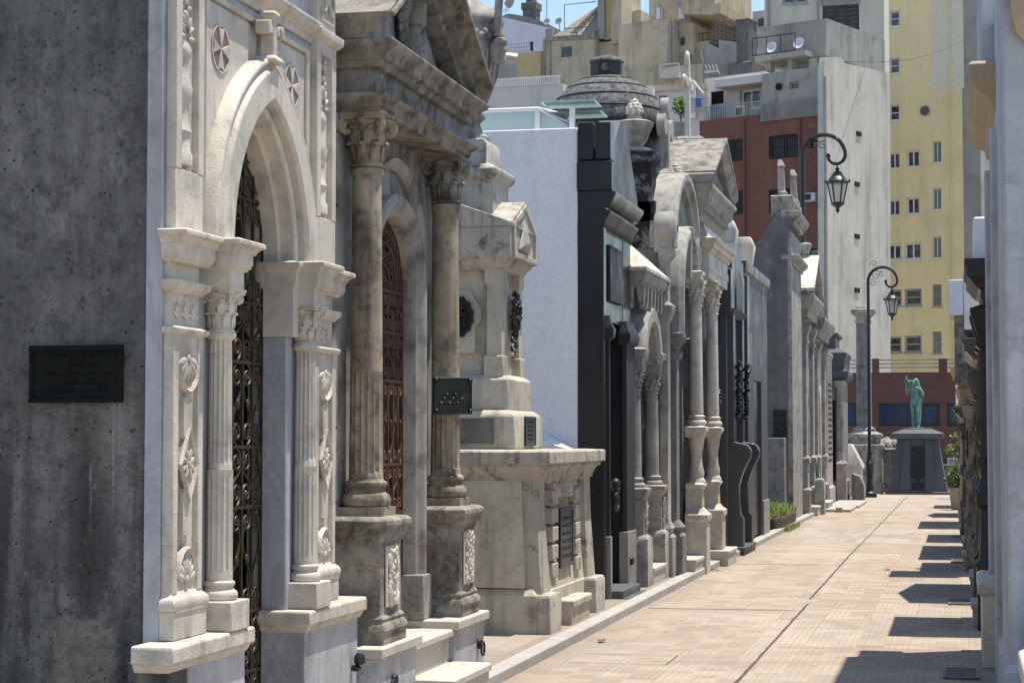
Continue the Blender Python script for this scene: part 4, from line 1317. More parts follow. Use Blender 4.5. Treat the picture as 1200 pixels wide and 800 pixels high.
# black granite portal
m = MB(E_)
do0, do1 = 18.8, 19.74
m.box(vr, -0.02, eu0, do0 - 0.04, 0, 4.0)
m.box(vr, -0.02, do1 + 0.1, eu1, 0, 4.0)
m.box(vr, -0.025, do0 - 0.04, do1 + 0.1, 2.75, 4.0)
m.box(vr, 0.0, eu0 - 0.01, eu0 + 0.12, 0, 3.7)
m.build('granite_portal', M_['black_granite'], t, 0.006)
m = MB(E_)
for u0, u1 in ((eu0 + 0.13, do0 + 0.0), (do1 + 0.02, eu1 - 0.05)):
    m.box(-0.019, 0.03, u0, u1, 0.62, 2.6)
    m.rw(-0.05, 0.03, u0, u1, [(0, 2.55), (0.04, 2.58), (0.05, 2.66), (0.02, 2.72), (0, 2.8)])
m.box(-0.05, 0.015, do0 + 0.1, do1 - 0.1, 2.95, 3.5)
m.build('polished_pilaster', M_['black_satin'], t, 0.006)
for u0, u1 in ((eu0 + 0.1, do0 + 0.0), (do1 - 0.0, eu1 - 0.03)):
    m = MB(E_)
    m.box(-0.05, 0.045, u0, u1, 0.0, 0.66)
    m.build('pale_base', M_['base_granite'], t, 0.006)
m = MB(E_)
m.prof([(vr + 0.05, 3.62)] + [(-0.02 + a, z) for a, z in ((0, 3.62), (0.02, 3.64), (0.035, 3.7), (0.085, 3.78), (0.09, 3.8), (0.04, 3.815), (0.04, 3.84), (0.085, 3.86), (0.14, 3.96), (0.14, 3.99), (0.09, 4.0))] + [(vr + 0.05, 4.0)], eu0 - 0.012, eu1 + 0.02)
m.build('cornice', M_['black_granite'], t, 0.004)
m = MB(E_)
m.side([(eu0, 4.0), (eu1, 4.0), (eu1, 4.08), (ec + 0.1, 4.78), (ec - 0.25, 4.78), (eu0, 4.28)], vr, 0.06)
m.build('gable_slab', M_['satin_granite'], t, 0.008)
m = MB(E_)
for k in range(2):
    a = vr + 0.01 + k * (0.17)
    m.box(a, a + 0.15, eu0 - 0.03, eu0 + 0.2, 4.3, 4.66)
    m.box(a - 0.01, a + 0.165, eu0 - 0.05, eu0 + 0.03, 4.0, 4.28)
m.build('granite_block', M_['black_granite'], t, 0.006)
m = MB(E_)
m.box(-0.34, -0.3, do0 - 0.1, do1 + 0.1, 0, 2.75)
m.build('dark_door', M_['void'], t)
m = MB(E_)
for k in range(6):
    u = do0 + (do1 - do0) * k / 5
    m.box(-0.2, -0.18, u - 0.012, u + 0.012, 0.1, 2.75)
m.build('door_grille', M_['iron'], t)
m = MB(E_)
m.box(-0.3, 0.16, do0 - 0.05, do1 + 0.05, 0, 0.14)
m.box(0.1, 0.3, do0 - 0.05, do1 + 0.05, 0, 0.07)
m.build('step', M_['satin_granite'], t, 0.006)
m = MB(E_)
m.blob((0.06, eu0 + 0.3, 1.15), (0.05, 0.06, 0.07))
m.tube([(0.07, eu0 + 0.3 + 0.08 * cos(x), 1.0 + 0.09 * sin(x)) for x in [2 * pi * k / 16 for k in range(16)]], 0.018, 6, True)
m.build('bronze_knocker', M_['bronze'], t)
m = MB(E_)
m.blob((0.06, do1 + 0.12, 0.36), (0.03, 0.05, 0.045))
m.build('bronze_boss', M_['bronze'], t)
# ================================================================== G. small granite mausoleum with porch, and its ribbed dome
def small_urn(mb, v, u, z, r, h):
    mb.lathe(v, u, [(r * 0.95, z), (r * 0.95, z + h * 0.1), (r * 0.5, z + h * 0.16), (r * 0.55, z + h * 0.22), (r * 0.7, z + h * 0.3), (r * 1.0, z + h * 0.62), (r * 1.08, z + h * 0.66), (r * 1.08, z + h * 0.74), (r * 0.85, z + h * 0.78), (r * 0.4, z + h * 0.82)], 24)


def pine_finial(mb, v, u, z, r, h):
    mb.lathe(v, u, [(r * 0.7, z), (r, z + h * 0.12), (r * 0.6, z + h * 0.2), (r * 1.0, z + h * 0.4), (r * 0.95, z + h * 0.6), (r * 0.55, z + h * 0.82), (r * 0.1, z + h)], 14)
    for i in range(4):
        for k in range(8):
            a = 2 * pi * (k + 0.5 * (i % 2)) / 8
            rr = r * (1.0, 0.98, 0.75, 0.4)[i]
            mb.blob((v + rr * cos(a), u + rr * sin(a), z + h * (0.34 + 0.16 * i)), (r * 0.16, r * 0.3, r * 0.3), (0, 0.3, a), 6, 4)


def steps(mb, v0, v1, u0, u1, z0, z1):
    mb.box(v0, v1, u0, u1, z0, z1 - 0.045)
    mb.rw(v0, v1, u0, u1, [(0, z1 - 0.05), (0.015, z1 - 0.045), (0.015, z1 - 0.008), (0, z1)])


XG = -3.5
G_ = left(XG)
gc = 21.1
t = thing('porch_mausoleum', 'small granite tomb with pale hipped roof over a two-column porch', 'mausoleum', (XG, gc, 0))
m = MB(G_)
m.side(opening(20.32, 21.88, 0, 3.3, round_arch(gc, 2.2, 0.36, 16), gc, 0.36, 2.2), -0.3, 0.0)
m.box(-3.0, -0.3, 20.32, 21.88, 0, 3.3)
m.build('wall', M_['granite'], t, 0.008)
m = MB(G_)
m.box(-0.29, -0.25, gc - 0.4, gc + 0.4, 0.2, 2.6)
m.build('door', M_['void'], t)
m = MB(G_)
m.loft([[(-0.5, 20.25, 3.36), (0.33, 20.25, 3.36), (0.33, 22.0, 3.36), (-0.5, 22.0, 3.36)], [(-0.5, 20.25, 3.40), (0.33, 20.25, 3.40), (0.33, 22.0, 3.40), (-0.5, 22.0, 3.40)], [(-0.5, 20.6, 3.8), (-0.1, 20.75, 3.8), (-0.1, 21.5, 3.8), (-0.5, 21.65, 3.8)]])
m.build('hipped_roof', M_['marble'], t, 0.006)
m = MB(G_)
m.rw(-0.02, 0.26, 20.32, 21.92, [(0, 3.2), (0.0, 3.24), (0.03, 3.27), (0.05, 3.33), (0.05, 3.36)])
for face in (0, 1):
    n = 7 if face == 0 else 2
    for k in range(n):
        if face == 0:
            u = 20.38 + (21.86 - 20.38) * k / (n - 1)
            m.loft([[(0.2, u - 0.045, 3.22), (0.29, u - 0.045, 3.22), (0.29, u + 0.045, 3.22), (0.2, u + 0.045, 3.22)], [(0.22, u - 0.03, 3.02), (0.28, u - 0.03, 3.02), (0.28, u + 0.03, 3.02), (0.22, u + 0.03, 3.02)]])
            m.blob((0.25, u, 3.0), 0.036)
        else:
            v = 0.02 + 0.12 * k
            m.loft([[(v - 0.04, 20.3, 3.22), (v + 0.04, 20.3, 3.22), (v + 0.04, 20.38, 3.22), (v - 0.04, 20.38, 3.22)], [(v - 0.028, 20.31, 3.02), (v + 0.028, 20.31, 3.02), (v + 0.028, 20.37, 3.02), (v - 0.028, 20.37, 3.02)]])
            m.blob((v, 20.34, 3.0), 0.036)
m.build('pendant_frieze', M_['granite_light'], t, 0.003)
m = MB(G_)
m.sweep(round_arch(gc, 2.42, 0.44, 20, 0.42), [(0, 0.04), (0.2, 0.04), (0.2, 0.24), (0.16, 0.28), (0.03, 0.28), (0, 0.24)])
m.build('porch_arch', M_['granite_light'], t, 0.006)
for s in (-1, 1):
    cu = gc + s * 0.62
    m = MB(G_)
    m.rw(0.03, 0.27, cu - 0.12, cu + 0.12, [(0.05, 0.0), (0.05, 0.55), (0.03, 0.58), (0.0, 0.6), (0, 0.98), (0.02, 1.0), (0.04, 1.05), (0.04, 1.08), (0, 1.09)])
    foliage_relief(m, 0.272, cu, 0.64, 0.94, 0.17, 0.018, 40 + s, 14)
    pd = m.build('pedestal', M_['granite_light'], t, 0.006)
    m = MB(G_)
    m.lathe(0.15, cu, torus_base(0.082, 1.08, 0.12), 24)
    m.shaft(0.15, cu, 1.2, 2.12, 0.08, 0.068)
    col = m.build('column', M_['granite_light'], t)
    m = MB(G_)
    capital(m, 0.15, cu, 2.1, 2.34, 0.07, 1.65)
    m.rw(0.04, 0.26, cu - 0.11, cu + 0.11, [(0, 2.34), (0, 2.46), (0.03, 2.48), (0.04, 2.54), (0, 2.56)])
    m.build('capital', M_['granite_light'], col)
    m = MB(G_)
    a, b = sorted((cu, cu + s * 0.1))
    m.rw(-0.02, 0.05, a, b, [(0, 0), (0, 1.7), (0.03, 1.72), (0.03, 1.78), (0, 1.8), (0, 3.2)])
    m.build('antae', M_['granite'], t, 0.005)
m = MB(G_)
steps(m, -0.1, 0.32, gc - 0.4, gc + 0.44, 0, 0.24)
m.build('step', M_['step'], t, 0.006)
# ================================================================== H. round-gabled granite mausoleum
XH = -3.24
H_ = left(XH)
hc = 23.0
t = thing('arched_mausoleum', 'granite tomb with round arched gable, black mouldy side wall and dark ribbed dome', 'mausoleum', (XH, hc, 0))
m = MB(H_)
m.box(-3.0, -0.1, 21.95, 24.15, 0, 4.3)
m.box(-3.0, -0.25, 22.0, 24.1, 4.3, 4.72)
m.rw(-0.62, -0.14, 21.95, 22.3, [(0, 4.05), (0, 4.72), (0.03, 4.74), (0.05, 4.8), (0.05, 4.86), (0, 4.88)])
m.build('mouldy_side_wall', M_['mossy'], t, 0.012)
m = MB(H_)
m.side(opening(21.93, 24.17, 0, 3.75, round_arch(hc, 2.5, 0.42, 16), hc, 0.42, 2.5), -0.35, 0.0)
m.box(-0.34, -0.28, hc - 0.45, hc + 0.45, 0.2, 2.95)
m.build('front_wall', M_['granite'], t, 0.008)
m = MB(H_)
m.side([(hc - 0.98, 3.72), (hc + 0.98, 3.72)] + round_arch(hc, 3.75, 0.98, 24, 0.84)[::-1], -0.14, 0.03)
m.build('round_gable', M_['granite'], t, 0.006)
m = MB(H_)
m.sweep(round_arch(hc, 3.75, 0.98, 30, 0.86), [(0.0, -0.16), (0.13, -0.16), (0.13, 0.12), (0.1, 0.15), (0.03, 0.15), (0.0, 0.1), (-0.05, 0.08), (-0.05, -0.1)])
for k in range(15):
    a = pi * (k + 0.5) / 15
    m.blob((0.03, hc + 0.66 * cos(a), 3.75 + 0.58 * sin(a)), (0.02, 0.1, 0.035), (a, 0, 0), 7, 4)
m.build('gable_moulding', M_['granite_light'], t, 0.004)
for s in (-1, 1):
    m = MB(H_)
    m.lathe(0, 0, [(0.17, -0.1), (0.19, -0.07), (0.19, 0.1), (0.14, 0.14), (0.05, 0.15)], 24, L=Matrix.Translation((0.0, hc + s * 1.02, 3.98)) @ Matrix.Rotation(pi / 2, 4, 'Y'))
    m.box(-0.1, 0.1, *sorted((hc + s * 0.86, hc + s * 1.16)), 3.7, 3.86)
    m.build('ball_acroterion', M_['granite_light'], t, 0.004)
m = MB(H_)
m.sweep([(hc - 0.66, 2.75)] + round_arch(hc, 3.2, 0.66, 28, 0.72) + [(hc + 0.66, 2.75)], [(0.0, 0.0), (0.0, 0.1), (-0.06, 0.1), (-0.06, 0.02), (-0.02, 0.0)])
m.sweep([(hc - 0.68, 2.75)] + round_arch(hc, 3.2, 0.68, 28, 0.74) + [(hc + 0.68, 2.75)], [(0.0, -0.1), (0.16, -0.1), (0.16, 0.13), (0.1, 0.19), (0.03, 0.19), (0.0, 0.14)])
m.rw(0.0, 0.17, hc - 0.07, hc + 0.07, [(0, 3.5), (0.01, 3.95), (0.03, 4.0), (0.03, 4.08), (0, 4.1)])
m.build('door_hood', M_['granite_light'], t, 0.006)
for s in (-1, 1):
    m = MB(H_)
    a, b = sorted((hc + s * 0.58, hc + s * 0.8))
    m.rw(-0.05, 0.1, a, b, [(0.07, 0.0), (0.07, 0.5), (0.04, 0.54), (0.06, 0.6), (0.0, 0.68), (0.0, 2.5), (0.03, 2.52), (0.04, 2.58), (0.0, 2.6), (0.02, 2.66), (0.07, 2.72), (0.08, 2.8), (0, 2.82)])
    m.build('pilaster', M_['granite'], t, 0.006)
    m = MB(H_)
    a, b = sorted((hc + s * 0.92, hc + s * 1.12))
    m.rw(-0.05, 0.05, a, b, [(0.05, 0.0), (0.05, 0.5), (0.02, 0.54), (0.04, 0.6), (0.0, 0.68), (0, 2.9), (0.05, 3.0), (0.06, 3.1), (0, 3.14), (0.0, 3.6), (0.05, 3.66), (0.06, 3.74), (0, 3.76)])
    m.build('outer_pilaster', M_['granite_light'], t, 0.006)
m = MB(H_)
steps(m, -0.1, 0.26, hc - 0.45, hc + 0.45, 0, 0.22)
m.build('step', M_['step'], t, 0.006)
m = MB(H_)
zc = 4.72
cv, cu = -0.12, hc - 0.1
m.rw(cv - 0.08, cv + 0.08, cu - 0.1, cu + 0.1, [(0.06, zc - 0.12), (0.06, zc), (0.02, zc + 0.03), (0.0, zc + 0.06)])
m.box(cv - 0.05, cv + 0.05, cu - 0.07, cu + 0.07, zc, zc + 0.62)
m.box(cv - 0.048, cv + 0.048, cu - 0.22, cu + 0.22, zc + 0.48, zc + 0.62)
for c, z in ((cu, zc + 0.78), (cu - 0.26, zc + 0.55), (cu + 0.26, zc + 0.55)):
    m.lathe(0, 0, [(0.13, -0.05), (0.13, 0.05)], 20, L=Matrix.Translation((cv, c, z)) @ Matrix.Rotation(pi / 2, 4, 'Y'))
m.build('trefoil_cross', M_['granite_light'], t, 0.006)
for uu, vv, zz, sc in ((22.12, -0.36, 4.86, 1.05), (24.0, -0.15, 4.42, 0.95)):
    m = MB(H_)
    small_urn(m, vv, uu, zz, 0.19 * sc, 0.46 * sc)
    ur = m.build('urn', M_['granite_light'], t, 0, 50)
    m = MB(H_)
    pine_finial(m, vv, uu, zz + 0.37 * sc, 0.085 * sc, 0.24 * sc)
    m.build('pine_cone_finial', M_['marble'], ur, 0, 60)

# ribbed dome
px_u = at(711, 130, Y=23.3)
dv, du = px_u.x - XH, 23.3
zb = 5.28
m = MB(H_)
pr = []
R = 0.68
m.lathe(dv, du, [(R * 0.98, zb - 0.62), (R * 0.98, zb + 0.04), (R * 1.06, zb + 0.06), (R * 1.06, zb + 0.1), (R * 0.98, zb + 0.11)], 48)
drum = m.build('dome_drum', M_['black_coping'], t)
m = MB(H_)
N = 5
for i in range(N):
    a0, a1 = pi / 2 * i / N * 0.86, pi / 2 * (i + 1) / N * 0.86
    pr = []
    for k in range(5):
        a = a0 + (a1 - a0) * k / 4
        pr.append((R * 1.0 * cos(a) + 0.02, zb + 0.1 + 0.62 * sin(a)))
    pr = [(pr[0][0] - 0.12, pr[0][1] + 0.004)] + [(pr[0][0] - 0.004, pr[0][1] + 0.006)] + pr[1:] + [(pr[-1][0] - 0.1, pr[-1][1] - 0.004)]
    m.lathe(dv, du, pr, 56)
m.build('ribbed_dome', M_['dome'], t, 0, 25)
m = MB(H_)
for i in range(1, N):
    a = pi / 2 * i / N * 0.86
    r, z = R * cos(a) + 0.022, zb + 0.1 + 0.62 * sin(a)
    m.tube([(dv + r * cos(2 * pi * k / 48), du + r * sin(2 * pi * k / 48), z) for k in range(48)], 0.010, 6, True)
m.build('dome_rib', M_['black_coping'], t)
m = MB(H_)
zl = zb + 0.68
m.lathe(dv, du, [(0.2, zl), (0.215, zl + 0.02), (0.2, zl + 0.03), (0.2, zl + 0.19), (0.18, zl + 0.2)], 8, a0=pi / 8)
ln = m.build('dome_lantern', M_['black_coping'], t)
m = MB(H_)
m.lathe(dv, du, [(0.2, zl + 0.19), (0.215, zl + 0.2), (0.21, zl + 0.22), (0.16, zl + 0.25), (0.08, zl + 0.275), (0.02, zl + 0.28)], 16)
m.tube([(dv + 0.02, du - 0.197, zl + 0.11), (dv + 0.02, du - 0.215, zl + 0.11)], 0.05, 10)
m.build('lantern_cap', M_['dome'], ln)

# ================================================================== tall white cross on a tomb standing behind
q = at(806, 180, Y=31.0)
t = thing('cross_topped_tomb', 'tomb set back behind the round gable, carrying a tall slim white cross', 'mausoleum', (q.x, 31.0, 0))
m = MB()
m.box(q.x - 1.2, q.x + 0.1, 30.0, 32.0, 0, 5.4)
m.rw(q.x - 1.2, q.x + 0.1, 30.0, 32.0, cprof(5.3, 0.3, 0.2))
m.build('wall', M_['granite'], t, 0.01)
m = MB()
m.rw(q.x - 0.16, q.x + 0.2, 30.85, 31.15, [(0.08, 5.6), (0.08, 5.75), (0.0, 5.85), (0.0, 6.15), (0.08, 6.25), (0.1, 6.35), (0.02, 6.4)])
m.build('cross_pedestal', M_['weathered'], t, 0.01)
m = MB()
m.box(q.x - 0.04, q.x + 0.04, 30.92, 31.08, 6.38, 7.68)
m.box(q.x - 0.036, q.x + 0.036, 30.66, 31.34, 7.2, 7.34)
for c, z in ((31.0, 7.7), (30.6, 7.26), (31.4, 7.26)):
    m.blob((q.x, c, z), (0.045, 0.11, 0.1))
m.blob((q.x + 0.03, 31.0, 7.27), (0.045, 0.09, 0.1))
m.build('white_cross', M_['marble'], t, 0.01)

# ================================================================== I. marble-columned mausoleum with pediment
XI = -3.2
I_ = left(XI)
i0, i1 = 24.25, 26.5
ic = (i0 + i1) / 2
t = thing('pedimented_mausoleum', 'marble columned tomb under a dentilled pediment with speckled stone roof', 'mausoleum', (XI, ic, 0))
m = MB(I_)
m.side(opening(i0, i1, 0, 4.15, round_arch(ic - 0.1, 2.5, 0.4, 16), ic - 0.1, 0.4, 2.5), -0.3, 0)
m.box(-3, -0.3, i0, i1, 0, 4.3)
m.box(-0.3, 0.03, i0 + 0.02, i1 - 0.02, 4.15, 4.6)
m.build('wall', M_['granite'], t, 0.01)
m = MB(I_)
m.box(-0.28, -0.24, ic - 0.6, ic + 0.4, 0.2, 3.0)
m.build('door', M_['void'], t)
m = MB(I_)
m.rw(-0.4, 0.04, i0, i1, [(0, 4.3), (0.03, 4.32), (0.05, 4.38), (0.07, 4.4), (0.07, 4.5), (0.13, 4.53), (0.17, 4.58), (0.17, 4.66), (0.22, 4.7), (0.22, 4.75), (0, 4.76)])
k = i0
while k < i1 + 0.05:
    m.box(0.1, 0.17, k - 0.03, k + 0.03, 4.42, 4.52)
    k += 0.11
for v in (-0.3, -0.18, -0.06):
    m.box(v - 0.03, v + 0.03, i0 - 0.13, i0 - 0.05, 4.42, 4.52)
m.build('dentil_cornice', M_['granite_light'], t, 0.004)
m = MB(I_)
hw = (i1 - i0) / 2 + 0.18
m.side([(ic - hw + 0.25, 4.74), (ic + hw - 0.25, 4.74), (ic, 5.28)], -0.4, 0.1)
for k in range(7):
    m.blob((0.12, ic - 0.51 + 0.17 * k, 4.88 + 0.1 * (1 - abs(k - 3) / 3)), (0.05, 0.09, 0.07 + 0.06 * (3 - abs(k - 3)) / 3), (0.3 * k, 0, 0), 8, 5)
m.build('tympanum', M_['granite'], t, 0)
m = MB(I_)
m.sweep([(ic - hw, 4.74), (ic, 5.34), (ic + hw, 4.74)], [(0, -0.4), (0.0, 0.2), (0.04, 0.24), (0.12, 0.28), (0.14, 0.28), (0.14, -0.4)])
m.build('raking_cornice', M_['granite_light'], t, 0.006)
m = MB(I_)
for s in (-1, 1):
    m.side([(ic, 5.51), (ic + s * (hw + 0.02), 4.91), (ic + s * (hw + 0.02), 4.87), (ic, 5.45)], -2.0, 0.29)
m.build('roof', M_['roof_stone'], t, 0.006)
for px in (816, 835):
    cu, _ = I_ and Frame(I_ @ Matrix.Translation((0.12, 0, 0))).pl(px, 500)
    m = MB(I_)
    m.rw(0.0, 0.2, cu - 0.11, cu + 0.11, [(0.06, 0.0), (0.06, 0.62), (0.08, 0.64), (0.08, 0.7), (0.03, 0.74), (0, 0.78), (0, 1.0), (0.03, 1.04), (0.03, 1.06), (0, 1.08)])
    m.build('pedestal', M_['marble'], t, 0.006)
    m = MB(I_)
    m.lathe(0.12, cu, [(0.11, 1.07), (0.11, 1.1), (0.085, 1.14), (0.095, 1.2), (0.07, 1.3), (0.065, 1.4), (0.09, 1.55), (0.11, 1.66)], 20)
    m.rw(0.0, 0.2, cu - 0.1, cu + 0.1, [(0, 1.62), (0.02, 1.66), (0.05, 1.7), (0.05, 1.74), (0, 1.76)])
    m.lathe(0.12, cu, torus_base(0.085, 1.76, 0.13), 24)
    m.shaft(0.12, cu, 1.9, 3.2, 0.085, 0.07)
    col = m.build('column', M_['marble'], t)
    m = MB(I_)
    capital(m, 0.12, cu, 3.18, 3.5, 0.075, 1.7)
    m.rw(-0.02, 0.2, cu - 0.11, cu + 0.11, [(0, 3.5), (0, 3.56), (0.02, 3.57), (0.02, 3.6), (0, 3.61)])
    m.build('capital', M_['marble'], col)
m = MB(I_)
m.rw(-0.02, 0.17, i0 + 0.1, i1 - 0.15, [(0, 3.6), (0, 3.7), (0.012, 3.705), (0.012, 3.8), (0.0, 3.81), (0.0, 3.92), (0.02, 3.93), (0.04, 3.97), (0.07, 3.985), (0.07, 4.04), (0.1, 4.06), (0.11, 4.1), (0.0, 4.12), (-0.08, 4.3)])
m.build('entablature', M_['marble'], t, 0.004)
m = MB(I_)
steps(m, -0.1, 0.34, ic - 0.6, ic + 0.35, 0, 0.2)
m.build('step', M_['step'], t, 0.006)
for uu, zz in ((24.5, 1.98), (26.1, 2.02), (26.35, 2.15)):
    m = MB(I_)
    for k in range(12):
        a = 2 * pi * k / 12
        m.blob((0.05, uu + 0.06 * cos(a), zz + 0.1 * sin(a)), (0.03, 0.03, 0.03), (a, 0, 0), 7, 4)
    m.box(0, 0.05, uu - 0.06, uu + 0.06, zz - 0.1, zz + 0.1)
    m.build('bronze_wreath', M_['bronze'], t)

# ================================================================== J. dark granite mausoleum with console scrolls
XJ = -3.1
J_ = left(XJ)
j0, j1 = 26.98, 28.65
jc = (j0 + j1) / 2
t = thing('dark_granite_mausoleum', 'dark grey granite tomb with stepped rounded top and big scroll consoles', 'mausoleum', (XJ, jc, 0))
m = MB(J_)
m.box(-3.0, -0.12, j0, j1, 0, 3.6)
m.box(-0.12, -0.02, j0, jc - 0.3, 0, 3.4)
m.box(-0.12, -0.02, jc + 0.3, j1, 0, 3.4)
m.box(-0.12, -0.02, jc - 0.3, jc + 0.3, 2.6, 3.4)
m.build('wall', M_['dark_granite'], t, 0.008)
m = MB(J_)
top = [(j0 - 0.05, 3.35), (j1 + 0.05, 3.35), (j1 + 0.05, 3.95), (j1 - 0.12, 3.95), (j1 - 0.12, 4.15)] + [(jc + 0.5 * cos(pi * k / 12), 4.15 + 0.22 * sin(pi * k / 12)) for k in range(13)] + [(j0 + 0.12, 4.15), (j0 + 0.12, 3.95), (j0 - 0.05, 3.95)]
m.side(top, -0.45, 0.05)
m.build('stepped_parapet', M_['dark_granite'], t, 0.008)
m = MB(J_)
m.side([(jc - 0.4, 3.42), (jc + 0.4, 3.42)] + round_arch(jc, 3.6, 0.4, 14)[::-1], 0.04, 0.075)
m.rw(-0.1, 0.03, j0 + 0.1, j1 - 0.1, [(0, 3.3), (0.04, 3.34), (0.07, 3.4), (0.0, 3.42)])
m.build('arched_panel', M_['grey_polished'], t, 0.004)
for s in (-1, 1):
    cu = jc + s * 0.58
    m = MB(J_)
    pr = [(-0.05, 0), (0.18, 0), (0.18, 0.5), (0.14, 0.56), (0.12, 0.75), (0.12, 0.95), (0.16, 1.1), (0.23, 1.25)]
    pr += [(0.16 + 0.13 * cos(x), 1.4 + 0.14 * sin(x)) for x in [-0.5 + 2.2 * k / 8 for k in range(9)]] + [(0.0, 1.58), (-0.05, 1.58)]
    m.prof(pr, cu - 0.11, cu + 0.11)
    m.build('scroll_console', M_['dark_granite'], t, 0.01)
    m = MB(J_)
    m.box(-0.03, 0.06, cu - 0.11, cu + 0.11, 1.58, 3.32)
    m.build('pilaster', M_['dark_granite'], t, 0.008)
for s in (-1, 1):
    m = MB(J_)
    for k in range(16):
        rd = random.Random(k + 7)
        m.blob((0.09 + 0.04 * rd.random(), jc + s * 0.5 + 0.1 * (rd.random() - 0.5), 1.9 + 0.05 * k), (0.04, 0.05, 0.04), (k, k, 0), 6, 4)
    m.build('bronze_garland', M_['bronze'], t)
m = MB(J_)
m.box(-0.1, -0.06, jc - 0.3, jc + 0.3, 0.1, 2.6)
m.build('door', M_['black_granite'], t)
m = MB(J_)
steps(m, -0.1, 0.2, j0 + 0.1, j1 - 0.1, 0, 0.12)
m.build('step', M_['grey_polished'], t, 0.006)

# ================================================================== K. flat polished grey mausoleum
XK = -3.08
K_ = left(XK)
k0, k1 = 28.8, 32.4
t = thing('polished_grey_mausoleum', 'flat fronted polished grey granite tomb with white stepped roof', 'mausoleum', (XK, 30.6, 0))
m = MB(K_)
m.box(-3, -0.1, k0, k1, 0, 4.1)
m.box(-0.1, 0.0, k0, 30.3, 0, 4.15)
m.box(-0.1, 0.0, 31.4, k1, 0, 4.15)
m.box(-0.1, 0.0, 30.3, 31.4, 2.5, 4.15)
m.build('granite_wall', M_['grey_polished'], t, 0.008)
m = MB(K_)
m.rw(-0.5, 0.0, k0, k1, [(0, 4.05), (0.03, 4.07), (0.05, 4.15), (0.05, 4.22), (0, 4.24)])
m.box(-0.6, 0.06, k0 - 0.02, k0 + 0.3, 0, 4.0)
m.build('granite_edge', M_['dark_granite'], t, 0.008)
m = MB(K_)
for i in range(4):
    m.box(-2.6 + 0.3 * i, -0.15 - 0.16 * i, k0 + 0.1 + 0.3 * i, k1 - 0.1 - 0.3 * i, 4.1 + 0.2 * i, 4.3 + 0.2 * i)
for v, u in ((-0.3, 29.2), (-0.5, 29.7), (-0.3, 31.7)):
    m.rw(v - 0.12, v + 0.12, u - 0.12, u + 0.12, [(0, 4.3), (0.03, 4.5), (0.06, 4.7), (0, 4.85)])
m.build('stepped_roof', M_['marble'], t, 0.012)
m = MB(K_)
m.box(-0.08, -0.05, 30.3, 31.4, 0.1, 2.5)
m.build('dark_door', M_['black_granite'], t)
m = MB(K_)
for u0, u1 in ((k0 + 0.02, k0 + 0.5), (31.45, k1 - 0.02)):
    m.box(-0.05, 0.03, u0, u1, 0, 0.62)
m.build('pale_base', M_['base_granite'], t, 0.006)
m = MB(K_)
m.box(-0.02, 0.02, 29.4, 29.85, 2.7, 3.2)
m.build('small_plaque', M_['bronze'], t, 0.006)

# ================================================================== L. tall concrete mausoleum with curved shoulder
lu = 38.0
f = Frame(facing(900, lu))
xl = lambda px: f.M.translation.x + f.pl(px, 514)[0]
t = thing('curved_shoulder_mausoleum', 'tall dark rendered tomb side with a curved shoulder and pale pinnacled front', 'mausoleum', (xl(923), lu + 1, 0))
m = MB(f.M)
o = lambda px, py: f.pl(px, py)
out = [(o(874, 514)[0], 0), (o(923, 514)[0], 0), o(923, 245), o(914, 248), o(906, 256), o(898, 270), o(890, 283), o(882, 290), o(875, 287)]
m.side(out, -2.4, 0)
m.build('rendered_side_wall', M_['render_grey'], t, 0.012)
XL = xl(923)
L_ = left(XL)
m = MB(L_)
m.box(-0.05, 0.1, lu + 0.02, lu + 2.3, 0, 5.6)
for z, h, oo in ((4.95, 0.2, 0.14), (5.75, 0.25, 0.16)):
    m.rw(-0.1, 0.1, lu + 0.12, lu + 2.3, cprof(z, h, oo))
m.rw(-0.3, 0.08, lu + 0.1, lu + 2.2, [(0, 5.9), (0, 6.15), (0.05, 6.2), (0.05, 6.3), (0, 6.32)])
m.build('pale_front', M_['weathered_pale'], t, 0.01)
for v, u in ((-0.12, lu + 0.4), (0.0, lu + 1.9)):
    m = MB(L_)
    m.rw(v - 0.07, v + 0.07, u - 0.07, u + 0.07, [(0.04, 6.3), (0.04, 6.4), (0.0, 6.44), (-0.02, 6.9), (0.01, 6.92), (-0.06, 7.05)])
    m.build('pinnacle', M_['weathered_pale'], t, 0.006)
m = MB(f.M)
a, b = o(906, 480), o(922, 511)
m.box(0, 0.03, a[0], b[0], b[1], a[1])
m.build('dark_plaque', M_['bronze'], t, 0.006)
m = MB(f.M)
a, b = o(899, 512), o(921.5, 512)
m.box(0.002, 0.45, a[0], b[0], 0, 1.62)
m.build('lower_block', M_['granite'], t, 0.015)
